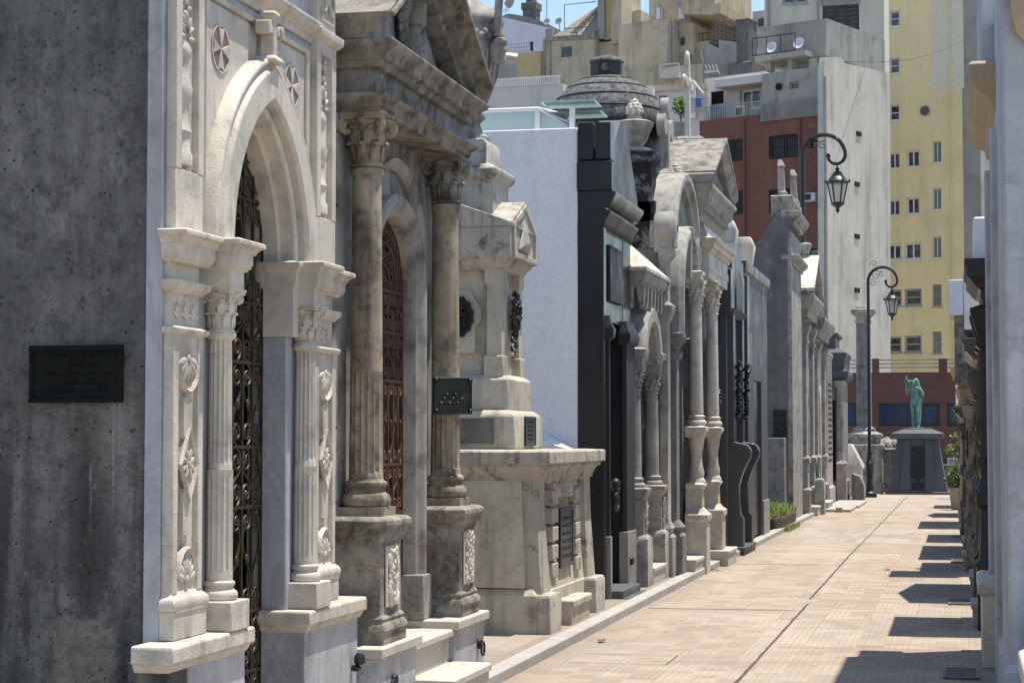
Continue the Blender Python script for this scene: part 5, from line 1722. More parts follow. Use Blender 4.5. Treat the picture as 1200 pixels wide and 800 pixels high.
# grassy bed in front of it
xk = xl(899)
m = MB()
bed = [(-3.6, 34.6), (-3.02, 34.5), (-2.98, 36.0), (-3.02, 37.4), (-3.6, 37.5)]
m.plan([(-3.75, 33.4), (-3.3, 33.42), (-3.06, 33.55), (-2.99, 34.0), (-2.97, 34.9), (-3.0, 35.6), (-2.98, 36.5), (-3.02, 37.3), (-3.75, 37.4)], 0, 0.26)
b = own(m, 'planting_bed', M_['soil'], 'rough earth bed full of green grass at the foot of the dark wall', 'planter', bevel=0.03)
m = MB()
rd = random.Random(5)
for i in range(4200):
    x, y = -3.72 + 0.76 * rd.random(), 33.5 + 3.8 * rd.random()
    h = (0.04 + 0.11 * rd.random()) * (0.6 + 0.9 * abs(sin(3.1 * x + 1.7 * y)))
    a = rd.random() * 2 * pi
    w = 0.008
    lx, ly = h * 1.3 * (rd.random() - 0.5), h * 1.3 * (rd.random() - 0.5)
    if x > -3.02:
        continue
    p = [(x - w * cos(a), y - w * sin(a), 0.25), (x + w * cos(a), y + w * sin(a), 0.25), (x + lx * 0.5 + w * 0.7 * cos(a), y + ly * 0.5 + w * 0.7 * sin(a), 0.25 + h * 0.65), (x + lx * 0.5 - w * 0.7 * cos(a), y + ly * 0.5 - w * 0.7 * sin(a), 0.25 + h * 0.65), (x + lx, y + ly, 0.25 + h)]
    m.add(p, [(0, 1, 2, 3), (3, 2, 4)])
for i in range(300):
    x, y = -2.98 + 0.14 * rd.random(), 33.9 + 2.2 * rd.random() ** 2
    h = 0.05 + 0.08 * rd.random()
    a = rd.random() * 6.28
    w = 0.008
    m.add([(x - w * cos(a), y - w * sin(a), 0.02), (x + w * cos(a), y + w * sin(a), 0.02), (x + 0.05 * cos(a * 3), y + 0.05 * sin(a * 3), 0.02 + h)], [(0, 1, 2)])
gr = m.build('grass', M_['grass'], None, recalc=False)
tag(gr, 'bright green grass in the earth bed', 'grass', kind='stuff')

# ================================================================== farther tombs of the left row
def far_tomb(name, label, X, u0, u1, H, mat, trim, kind, door=True, seed=0, recess=None):
    F = left(X)
    uc = (u0 + u1) / 2
    w = (u1 - u0)
    t = thing(name, label, 'mausoleum', (X, uc, 0))
    m = MB(F)
    m.side(opening(u0, u1, 0, H, round_arch(uc, H * 0.5, w * 0.2, 12), uc, w * 0.2, H * 0.5), -0.3, 0)
    m.box(-2.6, -0.3, u0, u1, 0, H)
    m.build('wall', mat, t, 0.01)
    if door:
        m = MB(F)
        m.box(-0.28, -0.22, uc - w * 0.24, uc + w * 0.24, 0.1, H * 0.72)
        m.build('door', M_['void'], t)
    for s in (-1, 1):
        m = MB(F)
        a, b = sorted((uc + s * w * 0.3, uc + s * w * 0.44))
        m.rw(-0.02, 0.08, a, b, [(0.05, 0), (0.05, 0.5), (0.08, 0.55), (0.02, 0.6), (0, 1.05), (0.05, 1.1), (0.05, 1.2), (0.0, 1.25), (0, H * 0.78), (0.04, H * 0.79), (0.01, H * 0.81), (0.05, H * 0.84), (0.09, H * 0.87), (0.0, H * 0.88)])
        m.build('pilaster', trim, t, 0.008)
    m = MB(F)
    m.rw(-0.5, 0.08, u0, u1, cprof(H * 0.9, H * 0.1, 0.2))
    m.build('cornice', trim, t, 0.006)
    if kind == 'gable':
        hw = w / 2 + 0.15
        m = MB(F)
        m.side([(uc - hw, H), (uc + hw, H), (uc, H + w * 0.3)], -0.5, 0.12)
        m.sweep([(uc - hw, H), (uc, H + w * 0.3), (uc + hw, H)], [(0, -0.5), (0, 0.2), (0.05, 0.28), (0.1, 0.28), (0.1, -0.5)])
        m.build('pediment', trim, t, 0.006)
        m = MB(F)
        for s in (-1, 1):
            m.side([(uc, H + w * 0.3 + 0.16), (uc + s * (hw + 0.03), H + 0.14), (uc + s * (hw + 0.03), H + 0.1), (uc, H + w * 0.3 + 0.1)], -2.4, 0.28)
        m.build('roof', M_['marble'], t, 0.006)
        m = MB(F)
        small_urn(m, 0, uc, H + w * 0.3 + 0.1, 0.12, 0.4)
        m.build('finial', trim, t)
    elif kind == 'block':
        m = MB(F)
        m.rw(-1.5, -0.05, u0 + 0.2, u1 - 0.2, [(0, H), (0, H + 0.3), (0.08, H + 0.36), (0.08, H + 0.44), (-0.1, H + 0.5), (-0.3, H + 0.62)])
        m.build('attic', trim, t, 0.008)
    m = MB(F)
    steps(m, -0.1, 0.25, uc - w * 0.24, uc + w * 0.24, 0, 0.2)
    m.build('step', M_['step'], t, 0.006)
    return t


far_tomb('small_gabled_mausoleum', 'narrow pale tomb with a small white gabled roof beside the curved shoulder wall', -3.15, 40.6, 43.2, 4.55, M_['weathered_pale'], M_['granite_light'], 'gable')
far_tomb('flat_corniced_mausoleum', 'pale stone tomb with flat heavy cornice just past the small gabled one', -3.12, 43.4, 46.6, 4.25, M_['cream'], M_['weathered_pale'], 'flat')
t = thing('pink_pier', 'tall pinkish stone tomb wall with bands of tiny carved letters', 'mausoleum', (-3.1, 49, 0))
m = MB()
m.rw(-4.6, -3.14, 48.2, 50.2, [(0.06, 0), (0.06, 0.4), (0, 0.45), (0, 3.6), (0.03, 3.65), (0.03, 3.72), (0, 3.74)])
m.build('wall', M_['pink_stone'], t, 0.01)
m = MB(left(-3.14))
lettering(m, 0.002, 48.5, 50.0, 1.0, 3.0, 14, 12, 0.012)
m.build('carved_letters', M_['render_grey'], t)
# bluish grey tomb with stepped attic, facing the little square
t = thing('blue_grey_mausoleum', 'blue-grey stone tomb with chamfered stepped attic near the lamp post', 'mausoleum', (-3.1, 52.5, 0))
m = MB()
m.rw(-4.8, -2.95, 51.6, 53.8, [(0.06, 0), (0.06, 0.5), (0, 0.55), (0, 3.3)])
m.build('wall', M_['granite'], t, 0.01)
m = MB()
m.rw(-4.8, -2.95, 51.6, 53.8, [(0, 3.1), (0.1, 3.16), (0.14, 3.24), (0.14, 3.36), (0.05, 3.4), (0.06, 3.7), (0.1, 3.76), (0.1, 3.84), (-0.2, 4.0), (-0.2, 4.25), (-0.12, 4.28), (-0.12, 4.36), (-0.3, 4.4)])
m.build('stepped_attic', M_['grey_polished'], t, 0.01)
for x in (-3.55, -3.02):
    m = MB()
    m.rw(x - 0.1, x + 0.1, 51.42, 51.62, [(0.04, 0), (0.04, 0.9), (0.08, 0.96), (0, 1.05)])
    m.lathe(x, 51.52, [(0.1, 1.05), (0.09, 1.2), (0.085, 2.9), (0.14, 2.98), (0.16, 3.1)], 16)
    m.build('column', M_['granite_light'], t, 0.005)
m = MB()
m.box(-3.42, -3.15, 51.585, 51.6, 0.1, 2.6)
m.build('door', M_['void'], t)
# ================================================================== low things at the end of the alley
m = MB()
q = at(961, 599, Z=0.06)
m.rl(q.x - 0.1, q.x + 0.1, q.y - 0.1, q.y + 0.25, [(0, 0.0), (0, 0.68), (-0.02, 0.74), (-0.05, 0.76)])
own(m, 'stone_post', M_['granite_light'], 'short pale square stone post standing on the kerb', 'post', bevel=0.01)
m = MB()
q = at(984, 600, Z=0.0)
m.box(q.x - 0.08, q.x + 0.06, q.y - 0.06, q.y + 0.1, 0.004, 0.11)
own(m, 'loose_stone', M_['pink_stone'], 'loose brick-sized stone lying on the paving by the pale slabs', 'stone', bevel=0.012)
m = MB()
m.box(-3.0, -2.35, 43.6, 46.0, 0.003, 0.06)
own(m, 'paving_slab', M_['kerb'], 'pale flat stone slab at the end of the left kerb, nearer of two', 'slab', 'flat slabs at the end of the kerb', bevel=0.01)
m = MB()
m.box(-3.0, -2.3, 46.15, 50.2, 0.003, 0.06)
own(m, 'paving_slab', M_['kerb'], 'longer flat stone slab beside the pink wall, farther of two', 'slab', 'flat slabs at the end of the kerb', bevel=0.01)

# white sloping sarcophagus and neighbours
t = thing('sloping_tomb', 'low white tomb with a sloping lid beside the lamp post', 'tomb', (-2.95, 56.5, 0))
m = MB()
m.box(-3.45, -2.72, 55.8, 57.2, 0, 0.75)
m.build('chest', M_['marble'], t, 0.015)
m = MB()
m.loft([[(-3.5, 55.75, 0.75), (-2.68, 55.75, 0.75), (-2.68, 57.25, 0.75), (-3.5, 57.25, 0.75)], [(-3.5, 55.75, 0.86), (-2.68, 55.75, 0.86), (-2.68, 57.25, 0.86), (-3.5, 57.25, 0.86)], [(-3.2, 56.0, 1.45), (-2.98, 56.0, 1.45), (-2.98, 57.0, 1.45), (-3.2, 57.0, 1.45)]])
m.build('sloping_lid', M_['marble'], t, 0.015)
t = thing('draped_tomb', 'weathered stone tomb chest with a reclining draped shape on top', 'tomb', (-2.15, 60.5, 0))
m = MB()
m.rl(-2.75, -1.75, 60.0, 61.4, [(0.06, 0.0), (0.06, 0.2), (0, 0.25), (0, 1.1), (0.06, 1.16), (0.1, 1.22), (0.1, 1.3), (0, 1.32)])
m.build('chest', M_['weathered_pale'], t, 0.012)
m = MB()
for k in range(12):
    rd = random.Random(k)
    m.blob((-2.6 + 0.07 * k, 60.6 + 0.2 * rd.random(), 1.36 + 0.12 * sin(k * 0.8) ** 2), (0.16, 0.25, 0.13), (rd.random(), rd.random(), rd.random()), 10, 6)
m.build('draped_figure', M_['weathered'], t)
m = MB()
m.box(-2.6, -0.2, 61.8, 62.1, 0, 0.72)
m.rl(-2.6, -0.2, 61.8, 62.1, [(0, 0.7), (0.04, 0.72), (0.04, 0.8), (0, 0.82)])
own(m, 'low_wall', M_['dark_granite'], 'low dark stone wall running behind the statue pedestal', 'wall', bevel=0.01)
m = MB()
m.prof([(-0.16, 0.0), (0.16, 0.0), (0.16, 0.35), (0.05, 0.62), (-0.16, 0.7)], 52.3, 53.2)
for p in range(len(m.vs)):
    m.vs[p] += Vector((-2.62, 0, 0))
own(m, 'headstone', M_['granite'], 'small slanted grey stone block at the foot of the blue-grey tomb', 'stone', bevel=0.02)
# tall square memorial column
cx, cy = at(1013, 520, Y=59.0).x, 59.0
t = thing('memorial_column', 'tall square grey stone column with flat capital on a stepped base', 'column', (cx, cy, 0))
m = MB()
m.rl(cx - 0.22, cx + 0.22, cy - 0.22, cy + 0.22, [(0.3, 0.0), (0.3, 1.25), (0.36, 1.3), (0.36, 1.42), (0.24, 1.5), (0.24, 1.6), (0.3, 1.64), (0.3, 1.74), (0.1, 1.82), (0.1, 1.9), (0.0, 1.96)])
m.build('stepped_base', M_['weathered_pale'], t, 0.012)
m = MB()
m.rl(cx - 0.22, cx + 0.22, cy - 0.22, cy + 0.22, [(0, 1.9), (-0.02, 5.05)])
for k in range(4):
    m.box(cx - 0.18 + 0.1 * k, cx - 0.12 + 0.1 * k, cy - 0.235, cy - 0.2, 2.0, 3.4)
m.build('shaft', M_['granite'], t, 0.012)
m = MB()
m.rl(cx - 0.2, cx + 0.2, cy - 0.2, cy + 0.2, [(0, 5.0), (0.03, 5.03), (0.03, 5.1), (0.0, 5.12), (0.02, 5.2), (0.13, 5.3), (0.15, 5.32), (0.15, 5.42), (0.02, 5.45), (0.02, 5.5), (-0.1, 5.52)])
m.build('capital', M_['weathered_pale'], t, 0.008)

# ================================================================== statue
px_, py_ = at(1076, 540, Y=58.6).x, 58.6
t = thing('statue_pedestal', 'battered dark granite pedestal with a long bronze tablet, closing the alley', 'pedestal', (px_, py_, 0))
m = MB()
m.rl(px_ - 0.86, px_ + 0.86, py_ - 0.8, py_ + 0.8, [(0.06, 0.0), (0.06, 0.07), (0.0, 0.08)])
base = m.build('foot_course', M_['dark_granite'], t, 0.01)
m = MB()
m.rl(px_ - 0.84, px_ + 0.84, py_ - 0.78, py_ + 0.78, [(0.0, 0.06), (-0.26, 1.6)])
m.build('battered_body', M_['dark_granite'], t, 0.02)
m = MB()
z0, z1 = 0.08, 1.58
yf = lambda z: py_ - 0.78 + 0.26 * (z - 0.06) / 1.54
for s in (-1, 1):
    for a, b, c, d in ((0.22, 0.52, 0.2, 0.4),):
        m.loft([[(px_ + s * a, yf(z0) - 0.05, z0), (px_ + s * b, yf(z0) - 0.05, z0), (px_ + s * b, yf(z0) + 0.05, z0), (px_ + s * a, yf(z0) + 0.05, z0)], [(px_ + s * c, yf(z1) - 0.05, z1), (px_ + s * d, yf(z1) - 0.05, z1), (px_ + s * d, yf(z1) + 0.05, z1), (px_ + s * c, yf(z1) + 0.05, z1)]])
m.build('front_buttress', M_['dark_granite'], t, 0.006)
m = MB()
m.rl(px_ - 0.62, px_ + 0.62, py_ - 0.56, py_ + 0.56, [(0, 1.58), (0.1, 1.61), (0.12, 1.63), (0.12, 1.76), (0.08, 1.78), (-0.18, 1.87), (-0.18, 1.9), (-0.3, 1.905)])
m.build('cap_slab', M_['satin_granite'], t, 0.01)
m = MB()
tb = [(-0.25, 1.38), (0.25, 1.38), (0.25, 0.55), (0.06, 0.42), (0, 0.36), (-0.06, 0.42), (-0.25, 0.55)]
m.loft([[(px_ + x, yf(z) - 0.03, z) for x, z in tb], [(px_ + x, yf(z) + 0.03, z) for x, z in tb]])
tb2 = [(-0.17, 0.36), (0.17, 0.36), (0.17, 0.14), (-0.17, 0.14)]
m.loft([[(px_ + x, yf(z) - 0.03, z) for x, z in tb2], [(px_ + x, yf(z) + 0.03, z) for x, z in tb2]])
tab = m.build('bronze_tablet', M_['bronze'], t, 0.008)
m = MB()
for k in range(9):
    rd = random.Random(k)
    z = 1.3 - 0.085 * k
    x = -0.2 + 0.05 * rd.random()
    while x < 0.18:
        w = 0.02 + 0.03 * rd.random()
        m.box(px_ + x, px_ + x + w, yf(z) - 0.042, yf(z) - 0.025, z - 0.015, z + 0.015)
        x += w + 0.015
m.build('raised_letters', M_['bronze'], tab)


def skin_body(name, joints, edges, root, mat, parent, sub=2):
    me = bpy.data.meshes.new(name)
    keys = list(joints)
    off = parent_world(parent) if parent else Vector((0, 0, 0))
    me.from_pydata([Vector(joints[k][:3]) for k in keys], [(keys.index(a), keys.index(b)) for a, b in edges], [])
    o = bpy.data.objects.new(name, me)
    COL.objects.link(o)
    sk = o.modifiers.new('skin', 'SKIN')
    for i, k in enumerate(keys):
        sv = me.skin_vertices[0].data[i]
        r = joints[k][3]
        sv.radius = (r, joints[k][4] if len(joints[k]) > 4 else r)
        sv.use_root = k == root
    sk.use_smooth_shade = True
    sb = o.modifiers.new('sub', 'SUBSURF')
    sb.levels = sb.render_levels = sub
    dg = bpy.context.evaluated_depsgraph_get()
    m2 = bpy.data.meshes.new_from_object(o.evaluated_get(dg))
    m2.polygons.foreach_set('use_smooth', [True] * len(m2.polygons))
    bpy.data.objects.remove(o)
    m2.materials.clear()
    m2.materials.append(mat)
    m2.name = name
    o = bpy.data.objects.new(name, m2)
    COL.objects.link(o)
    o.parent = parent
    return o


# the figure looks towards the camera (-y); x to the picture's right; 1.5 m tall
t = thing('bronze_statue', 'green bronze nude figure with bowed head and raised arm, hooded form at its shoulder', 'statue', (px_ - 0.07, py_, 1.9))
J = {
    'pelvis': (0.0, 0.0, 0.80, 0.115, 0.09), 'waist': (0.0, -0.01, 0.93, 0.10, 0.08), 'chest': (-0.01, -0.01, 1.08, 0.135, 0.09), 'collar': (-0.02, -0.02, 1.19, 0.11, 0.075), 'neck': (-0.05, -0.06, 1.25, 0.05), 'skull': (-0.09, -0.12, 1.31, 0.075, 0.085), 'crown': (-0.11, -0.13, 1.37, 0.06),
    'hipL': (-0.075, 0, 0.74, 0.088), 'kneeL': (-0.06, -0.06, 0.43, 0.056), 'calfL': (-0.065, -0.02, 0.30, 0.052), 'ankL': (-0.07, 0.0, 0.075, 0.032), 'toeL': (-0.08, -0.12, 0.035, 0.03), 
    'hipR': (0.08, 0, 0.74, 0.088), 'kneeR': (0.05, -0.10, 0.44, 0.056), 'calfR': (0.065, -0.03, 0.30, 0.052), 'ankR': (0.07, 0.02, 0.075, 0.032), 'toeR': (0.085, -0.1, 0.035, 0.03),
    'shL': (-0.155, -0.01, 1.17, 0.058), 'elL': (-0.24, -0.06, 0.98, 0.042), 'wrL': (-0.25, -0.14, 1.20, 0.028), 'haL': (-0.24, -0.15, 1.27, 0.03),
    'shR': (0.13, -0.01, 1.16, 0.058), 'elR': (0.235, 0.01, 0.95, 0.042), 'wrR': (0.16, 0.12, 0.86, 0.028), 'haR': (0.12, 0.14, 0.84, 0.03),
}
Ed = [('pelvis', 'waist'), ('waist', 'chest'), ('chest', 'collar'), ('collar', 'neck'), ('neck', 'skull'), ('skull', 'crown'), ('pelvis', 'hipL'), ('hipL', 'kneeL'), ('kneeL', 'calfL'), ('calfL', 'ankL'), ('ankL', 'toeL'), ('pelvis', 'hipR'), ('hipR', 'kneeR'), ('kneeR', 'calfR'), ('calfR', 'ankR'), ('ankR', 'toeR'), ('collar', 'shL'), ('shL', 'elL'), ('elL', 'wrL'), ('wrL', 'haL'), ('collar', 'shR'), ('shR', 'elR'), ('elR', 'wrR'), ('wrR', 'haR')]
skin_body('standing_figure', J, Ed, 'pelvis', M_['verdigris'], t)
J2 = {'a': (0.04, 0.12, 0.0, 0.12, 0.1), 'b': (0.09, 0.12, 0.35, 0.10, 0.08), 'c': (0.1, 0.12, 0.75, 0.11, 0.08), 'd': (0.1, 0.1, 1.05, 0.12, 0.09), 'e': (0.06, 0.05, 1.27, 0.09, 0.09), 'f': (0.03, -0.01, 1.40, 0.085, 0.09), 'g': (0.0, -0.04, 1.46, 0.06), 'h': (0.2, 0.05, 1.06, 0.06), 'i': (0.22, -0.02, 0.93, 0.04)}
skin_body('hooded_form', J2, [('a', 'b'), ('b', 'c'), ('c', 'd'), ('d', 'e'), ('e', 'f'), ('f', 'g'), ('d', 'h'), ('h', 'i')], 'c', M_['verdigris'], t)
m = MB(Matrix.Translation((px_ - 0.07, py_, 1.9)))
m.tube([(-0.24, -0.16, 1.2), (-0.24, -0.16, 1.36), (-0.225, -0.15, 1.5), (-0.22, -0.15, 1.56)], 0.03, 8, taper=lambda q: 1 - 0.6 * q)
for k, (dx, dz, r) in enumerate(((-0.03, 1.36, 0.03), (0.02, 1.42, 0.026), (-0.02, 1.47, 0.022))):
    m.blob((-0.235 + dx, -0.17, dz), (r, r, r * 1.5))
for k in range(5):
    m.tube([(-0.265 + 0.013 * k, -0.155, 1.27), (-0.262 + 0.013 * k, -0.19, 1.30 + 0.004 * (2 - abs(k - 2))), (-0.258 + 0.011 * k, -0.18, 1.335 - 0.002 * k)], 0.0085, 6)
m.build('held_torch', M_['verdigris'], t)
m = MB(Matrix.Translation((px_ - 0.07, py_, 1.9)))
m.rl(-0.2, 0.22, -0.2, 0.2, [(0.03, 0.0), (0.03, 0.02), (0.0, 0.03)])
for dx, s in ((-0.125, -1), (0.0, 1)):
    pass
for dx in (-0.03, 0.03):
    m.blob((-0.095 + dx, -0.2, 1.305), (0.014, 0.008, 0.008))
m.blob((-0.095, -0.21, 1.275), (0.014, 0.02, 0.028))
m.blob((-0.095, -0.195, 1.245), (0.022, 0.01, 0.007))
for k in range(16):
    a = 2 * pi * k / 16
    m.blob((-0.105 + 0.07 * cos(a), -0.115 + 0.08 * sin(a), 1.365 + 0.02 * sin(3 * a)), 0.03)
m.build('base_and_features', M_['verdigris'], t)

# ================================================================== lamp posts with swan necks
def lamp_post(label, x, y, zt, s, ratio):
    t = thing('lamp_post', label, 'street lamp', (x, y, 0), 'swan-necked lamps along the alley')
    m = MB(Matrix.Translation((x, y, 0)))
    r = 0.055 * s
    m.lathe(0, 0, [(0.2 * s, 0.06), (0.2 * s, 0.12), (0.14 * s, 0.16), (0.13 * s, 0.3), (0.1 * s, 0.4), (0.11 * s, 0.9), (0.14 * s, 0.95), (0.1 * s, 1.0), (0.075 * s, 1.15), (0.085 * s, 1.2), (r, 1.26), (r * 0.85, zt - 0.9 * s)], 16)
    m.box(-0.2 * s, 0.2 * s, -0.2 * s, 0.2 * s, 0.0, 0.08)
    m.build('post', M_['iron'], t)
    # neck: up, over and curling back under
    R = 0.43 * s
    m = MB(Matrix.Translation((x, y, 0)))
    pts = [(0, 0, zt - 0.9 * s)] + [(R - R * cos(a), 0, zt - R + R * sin(a) * 1.0) for a in [pi * k / 18 * 1.0 for k in range(0, 22)]]
    e = pts[-1]
    for k in range(1, 14):
        a = pi * 21 / 18 + 0.0 + k * 0.28
        rr = R * (1 - k * 0.05) * 0.45
        pts.append((R * 1.0 + R * 0.56 - rr * cos(a - 0.4) * 1.0 - 0.12 * s, 0, zt - R * 1.18 + rr * sin(a - 0.4)))
    pts = [(0, 0, zt - 0.9 * s)] + [(R - R * cos(pi * k / 18), 0, zt - R + R * sin(pi * k / 18)) for k in range(0, 19)]
    # curl inward at the end
    cx0, cz0 = 2 * R - 0.2 * s, zt - R
    for k in range(1, 13):
        a = -k * 0.26
        rr = 0.2 * s * (1 - k / 40)
        pts.append((cx0 + rr * cos(a), 0, cz0 + rr * sin(a)))
    m.tube(pts, 0.04 * s, 8, taper=lambda q: 1.25 - 0.5 * q)
    m.blob((pts[-1][0], 0, pts[-1][2]), 0.05 * s)
    nk = m.build('swan_neck', M_['iron'], t)
    m = MB(Matrix.Translation((x, y, 0)))
    for c, r0, a0, tr in (((R * 0.55, 0, zt - R * 0.55), 0.15 * s, 0.5, 1.3), ((R * 0.4, 0, zt + 0.1 * s), 0.12 * s, 3.6, -1.2), ((R * 0.3, 0, zt - R * 1.1), 0.11 * s, 2.0, -1.3), ((R * 0.95, 0, zt - R * 0.5), 0.09 * s, 1.0, 1.2)):
        n = 20
        m.tube([(c[0] + r0 * (1 - 0.8 * k / n) * cos(a0 + 2 * pi * tr * k / n), 0, c[2] + r0 * (1 - 0.8 * k / n) * sin(a0 + 2 * pi * tr * k / n)) for k in range(n + 1)], 0.009 * s, 5)
    m.build('wire_scrolls', M_['iron'], nk)
    # lantern
    lx, lz = cx0 - 0.02 * s, cz0 - 0.24 * s
    lx = 2 * R - 0.16 * s
    m = MB(Matrix.Translation((x + lx, y, 0)))
    m.tube([(0, 0, cz0 - 0.2 * s), (0, 0, lz - 0.05 * s)], 0.015 * s, 6)
    m.lathe(0, 0, [(0.02 * s, lz), (0.05 * s, lz - 0.03 * s), (0.03 * s, lz - 0.07 * s), (0.09 * s, lz - 0.1 * s), (0.1 * s, lz - 0.14 * s), (0.19 * s, lz - 0.26 * s), (0.24 * s, lz - 0.29 * s), (0.24 * s, lz - 0.32 * s), (0.2 * s, lz - 0.33 * s)], 6)
    for k in range(6):
        a = 2 * pi * k / 6
        m.tube([(0.2 * s * cos(a), 0.2 * s * sin(a), lz - 0.32 * s), (0.115 * s * cos(a), 0.115 * s * sin(a), lz - 0.72 * s)], 0.014 * s, 5)
        m.blob((0.24 * s * cos(a), 0.24 * s * sin(a), lz - 0.28 * s), (0.02 * s, 0.02 * s, 0.04 * s))
    m.lathe(0, 0, [(0.12 * s, lz - 0.71 * s), (0.14 * s, lz - 0.73 * s), (0.12 * s, lz - 0.76 * s), (0.06 * s, lz - 0.8 * s), (0.03 * s, lz - 0.84 * s), (0.045 * s, lz - 0.87 * s), (0.01 * s, lz - 0.93 * s)], 6)
    lan = m.build('lantern', M_['iron'], t)
    m = MB(Matrix.Translation((x + lx, y, 0)))
    m.lathe(0, 0, [(0.112 * s, lz - 0.71 * s), (0.193 * s, lz - 0.325 * s)], 6)
    m.build('lantern_glass', M_['lamp_glass'], lan)


q = at(941, 300, Y=43.0)
q2 = at(965, 158, Y=43.0)
lamp_post('taller black swan-necked lamp rising from behind the gabled tombs', q.x, 43.0, q2.z, 1.08, 1)
q = at(1019.5, 580, Y=54.8)
q2 = at(1035, 313, Y=54.8)
lamp_post('smaller black swan-necked lamp standing on the paving before the square column', q.x, 54.8, q2.z, 0.92, 1)

# ================================================================== potted plant and shrub on the right
def leafy(mb, c, r, n, seed, size=0.06):
    rd = random.Random(seed)
    for i in range(n):
        th, ph = rd.random() * 2 * pi, acos(2 * rd.random() - 1)
        rr = rd.random() ** 0.4
        p = Vector((c[0] + r[0] * rr * sin(ph) * cos(th), c[1] + r[1] * rr * sin(ph) * sin(th), c[2] + r[2] * rr * cos(ph)))
        a, b, g = rd.random() * 6.3, rd.random() * 2 - 1, rd.random() * 6.3
        E = Euler((a, b, g)).to_matrix()
        s = size * (0.6 + 0.8 * rd.random())
        q = [p + E @ Vector(v) * s for v in ((-1, 0, 0), (-0.2, 0.45, 0.12), (1, 0, 0), (-0.2, -0.45, 0.12))]
        mb.add(q, [(0, 1, 2, 3)])


q = at(1123, 597, Z=0.0)
t = thing('potted_plant', 'leafy green plant in a pale round pot against the right hand tombs', 'plant', (q.x, q.y, 0))
m = MB(Matrix.Translation((q.x, q.y, 0)))
m.lathe(0, 0, [(0.15, 0.0), (0.2, 0.44), (0.22, 0.45), (0.22, 0.5), (0.18, 0.5), (0.17, 0.44)], 24)
m.build('pot', M_['pot'], t)
m = MB(Matrix.Translation((q.x, q.y, 0)))
leafy(m, (0, 0, 0.68), (0.3, 0.3, 0.2), 420, 4, 0.05)
m.build('foliage', M_['leaf'], t, recalc=False)
m = MB(Matrix.Translation((q.x, q.y, 0)))
m.tube([(0, 0, 0.42), (0.02, 0.02, 0.75)], 0.02)
for k in range(8):
    a = 0.8 * k
    m.tube([(0, 0, 0.44), (0.12 * cos(a), 0.12 * sin(a), 0.6), (0.25 * cos(a), 0.25 * sin(a), 0.74)], 0.006, 5)
m.build('stem', M_['bark'], t)
q = at(1121, 585, Y=54.0)
t = thing('young_tree', 'thin young tree with bright sparse leaves beyond the potted plant', 'tree', (q.x, 54, 0))
m = MB(Matrix.Translation((q.x, 54, 0)))
m.tube([(0, 0, 0), (0.02, 0, 0.6), (-0.02, 0, 1.2), (-0.1, 0.05, 1.75)], 0.022, 6, taper=lambda q: 1 - 0.7 * q)
for k in range(9):
    a = 1.3 * k
    m.tube([(0, 0, 0.35 + 0.14 * k), (0.16 * cos(a), 0.16 * sin(a), 0.5 + 0.14 * k), (0.26 * cos(a), 0.26 * sin(a), 0.55 + 0.14 * k)], 0.007, 5)
m.build('trunk', M_['bark'], t)
m = MB(Matrix.Translation((q.x, 54, 0)))
for k in range(12):
    a = 1.3 * k
    leafy(m, (0.2 * cos(a), 0.2 * sin(a), 0.5 + 0.11 * k), (0.14, 0.14, 0.09), 34, 60 + k, 0.05)
m.build('crown', M_['leaf_light'], t, recalc=False)

# ================================================================== right row of tombs
XR = 0.25
R_ = right(XR)
t = thing('pale_grey_mausoleum', 'pale grey plastered tomb corner with ochre cornices at the right edge', 'mausoleum', (XR + 1.2, 13.5, 0))
m = MB(R_)
m.box(-3.0, 0.0, 11.2, 15.5, 0, 4.35)
m.box(-2.0, 0.09, 13.3, 15.3, 4.04, 4.8)
m.build('plaster_wall', M_['r1_wall'], t, 0.02)
m = MB(R_)
for z in (0.9, 2.15, 3.02, 3.9):
    m.box(-3.02, 0.003, 11.196, 11.26, z, z + 0.006)
m.rw(-3.0, 0.0, 11.2, 15.5, [(0.03, 0), (0.03, 0.32), (0.0, 0.36)])
m.build('coursing', M_['r1_wall'], t)
m = MB(R_)
m.rw(-0.12, 0.0, 13.1, 15.5, [(0.0, 3.74), (0.03, 3.76), (0.04, 3.82), (0.12, 3.86), (0.14, 3.9), (0.17, 3.92), (0.17, 4.02), (0.15, 4.04), (0.0, 4.05)])
m.build('street_cornice', M_['r1_cornice'], t, 0.006)
m = MB(R_)
m.rw(-3.0, -0.17, 11.2, 11.4, [(0.0, 3.68), (0.02, 3.7), (0.03, 3.78), (0.09, 3.84), (0.12, 3.94), (0.12, 4.05), (0.17, 4.1), (0.18, 4.22), (0.0, 4.24)])
m.build('side_cornice', M_['r1_cornice'], t, 0.006)
m = MB(R_)
for a, b, o in ((12.9, 13.2, 0.04), (15.0, 15.3, 0.05)):
    m = MB(R_)
    m.box(-0.05, o, a, b, 0, 3.6)
    m.build('pilaster', M_['r1_wall'], t, 0.01)
m = MB(R_)
m.rw(-0.05, 0.11, 14.2, 15.45, [(0, 0), (0, 0.5), (0.03, 0.52), (0.03, 0.58), (0, 0.6)])
m.build('side_step', M_['marble'], t, 0.008)
# pale plinth of the nearest neighbour
m = MB(R_)
m.rw(-1.2, -0.08, 9.2, 10.6, [(0.02, 0.0), (0.02, 0.38), (0.05, 0.4), (0.05, 0.5), (0, 0.52)])
m.rw(-1.2, -0.25, 9.4, 10.5, [(0, 0.52), (0, 0.62), (0.02, 0.64)])
own(m, 'stone_plinth', M_['step'], 'pale stepped stone plinth in the bottom right corner', 'plinth', bevel=0.012)

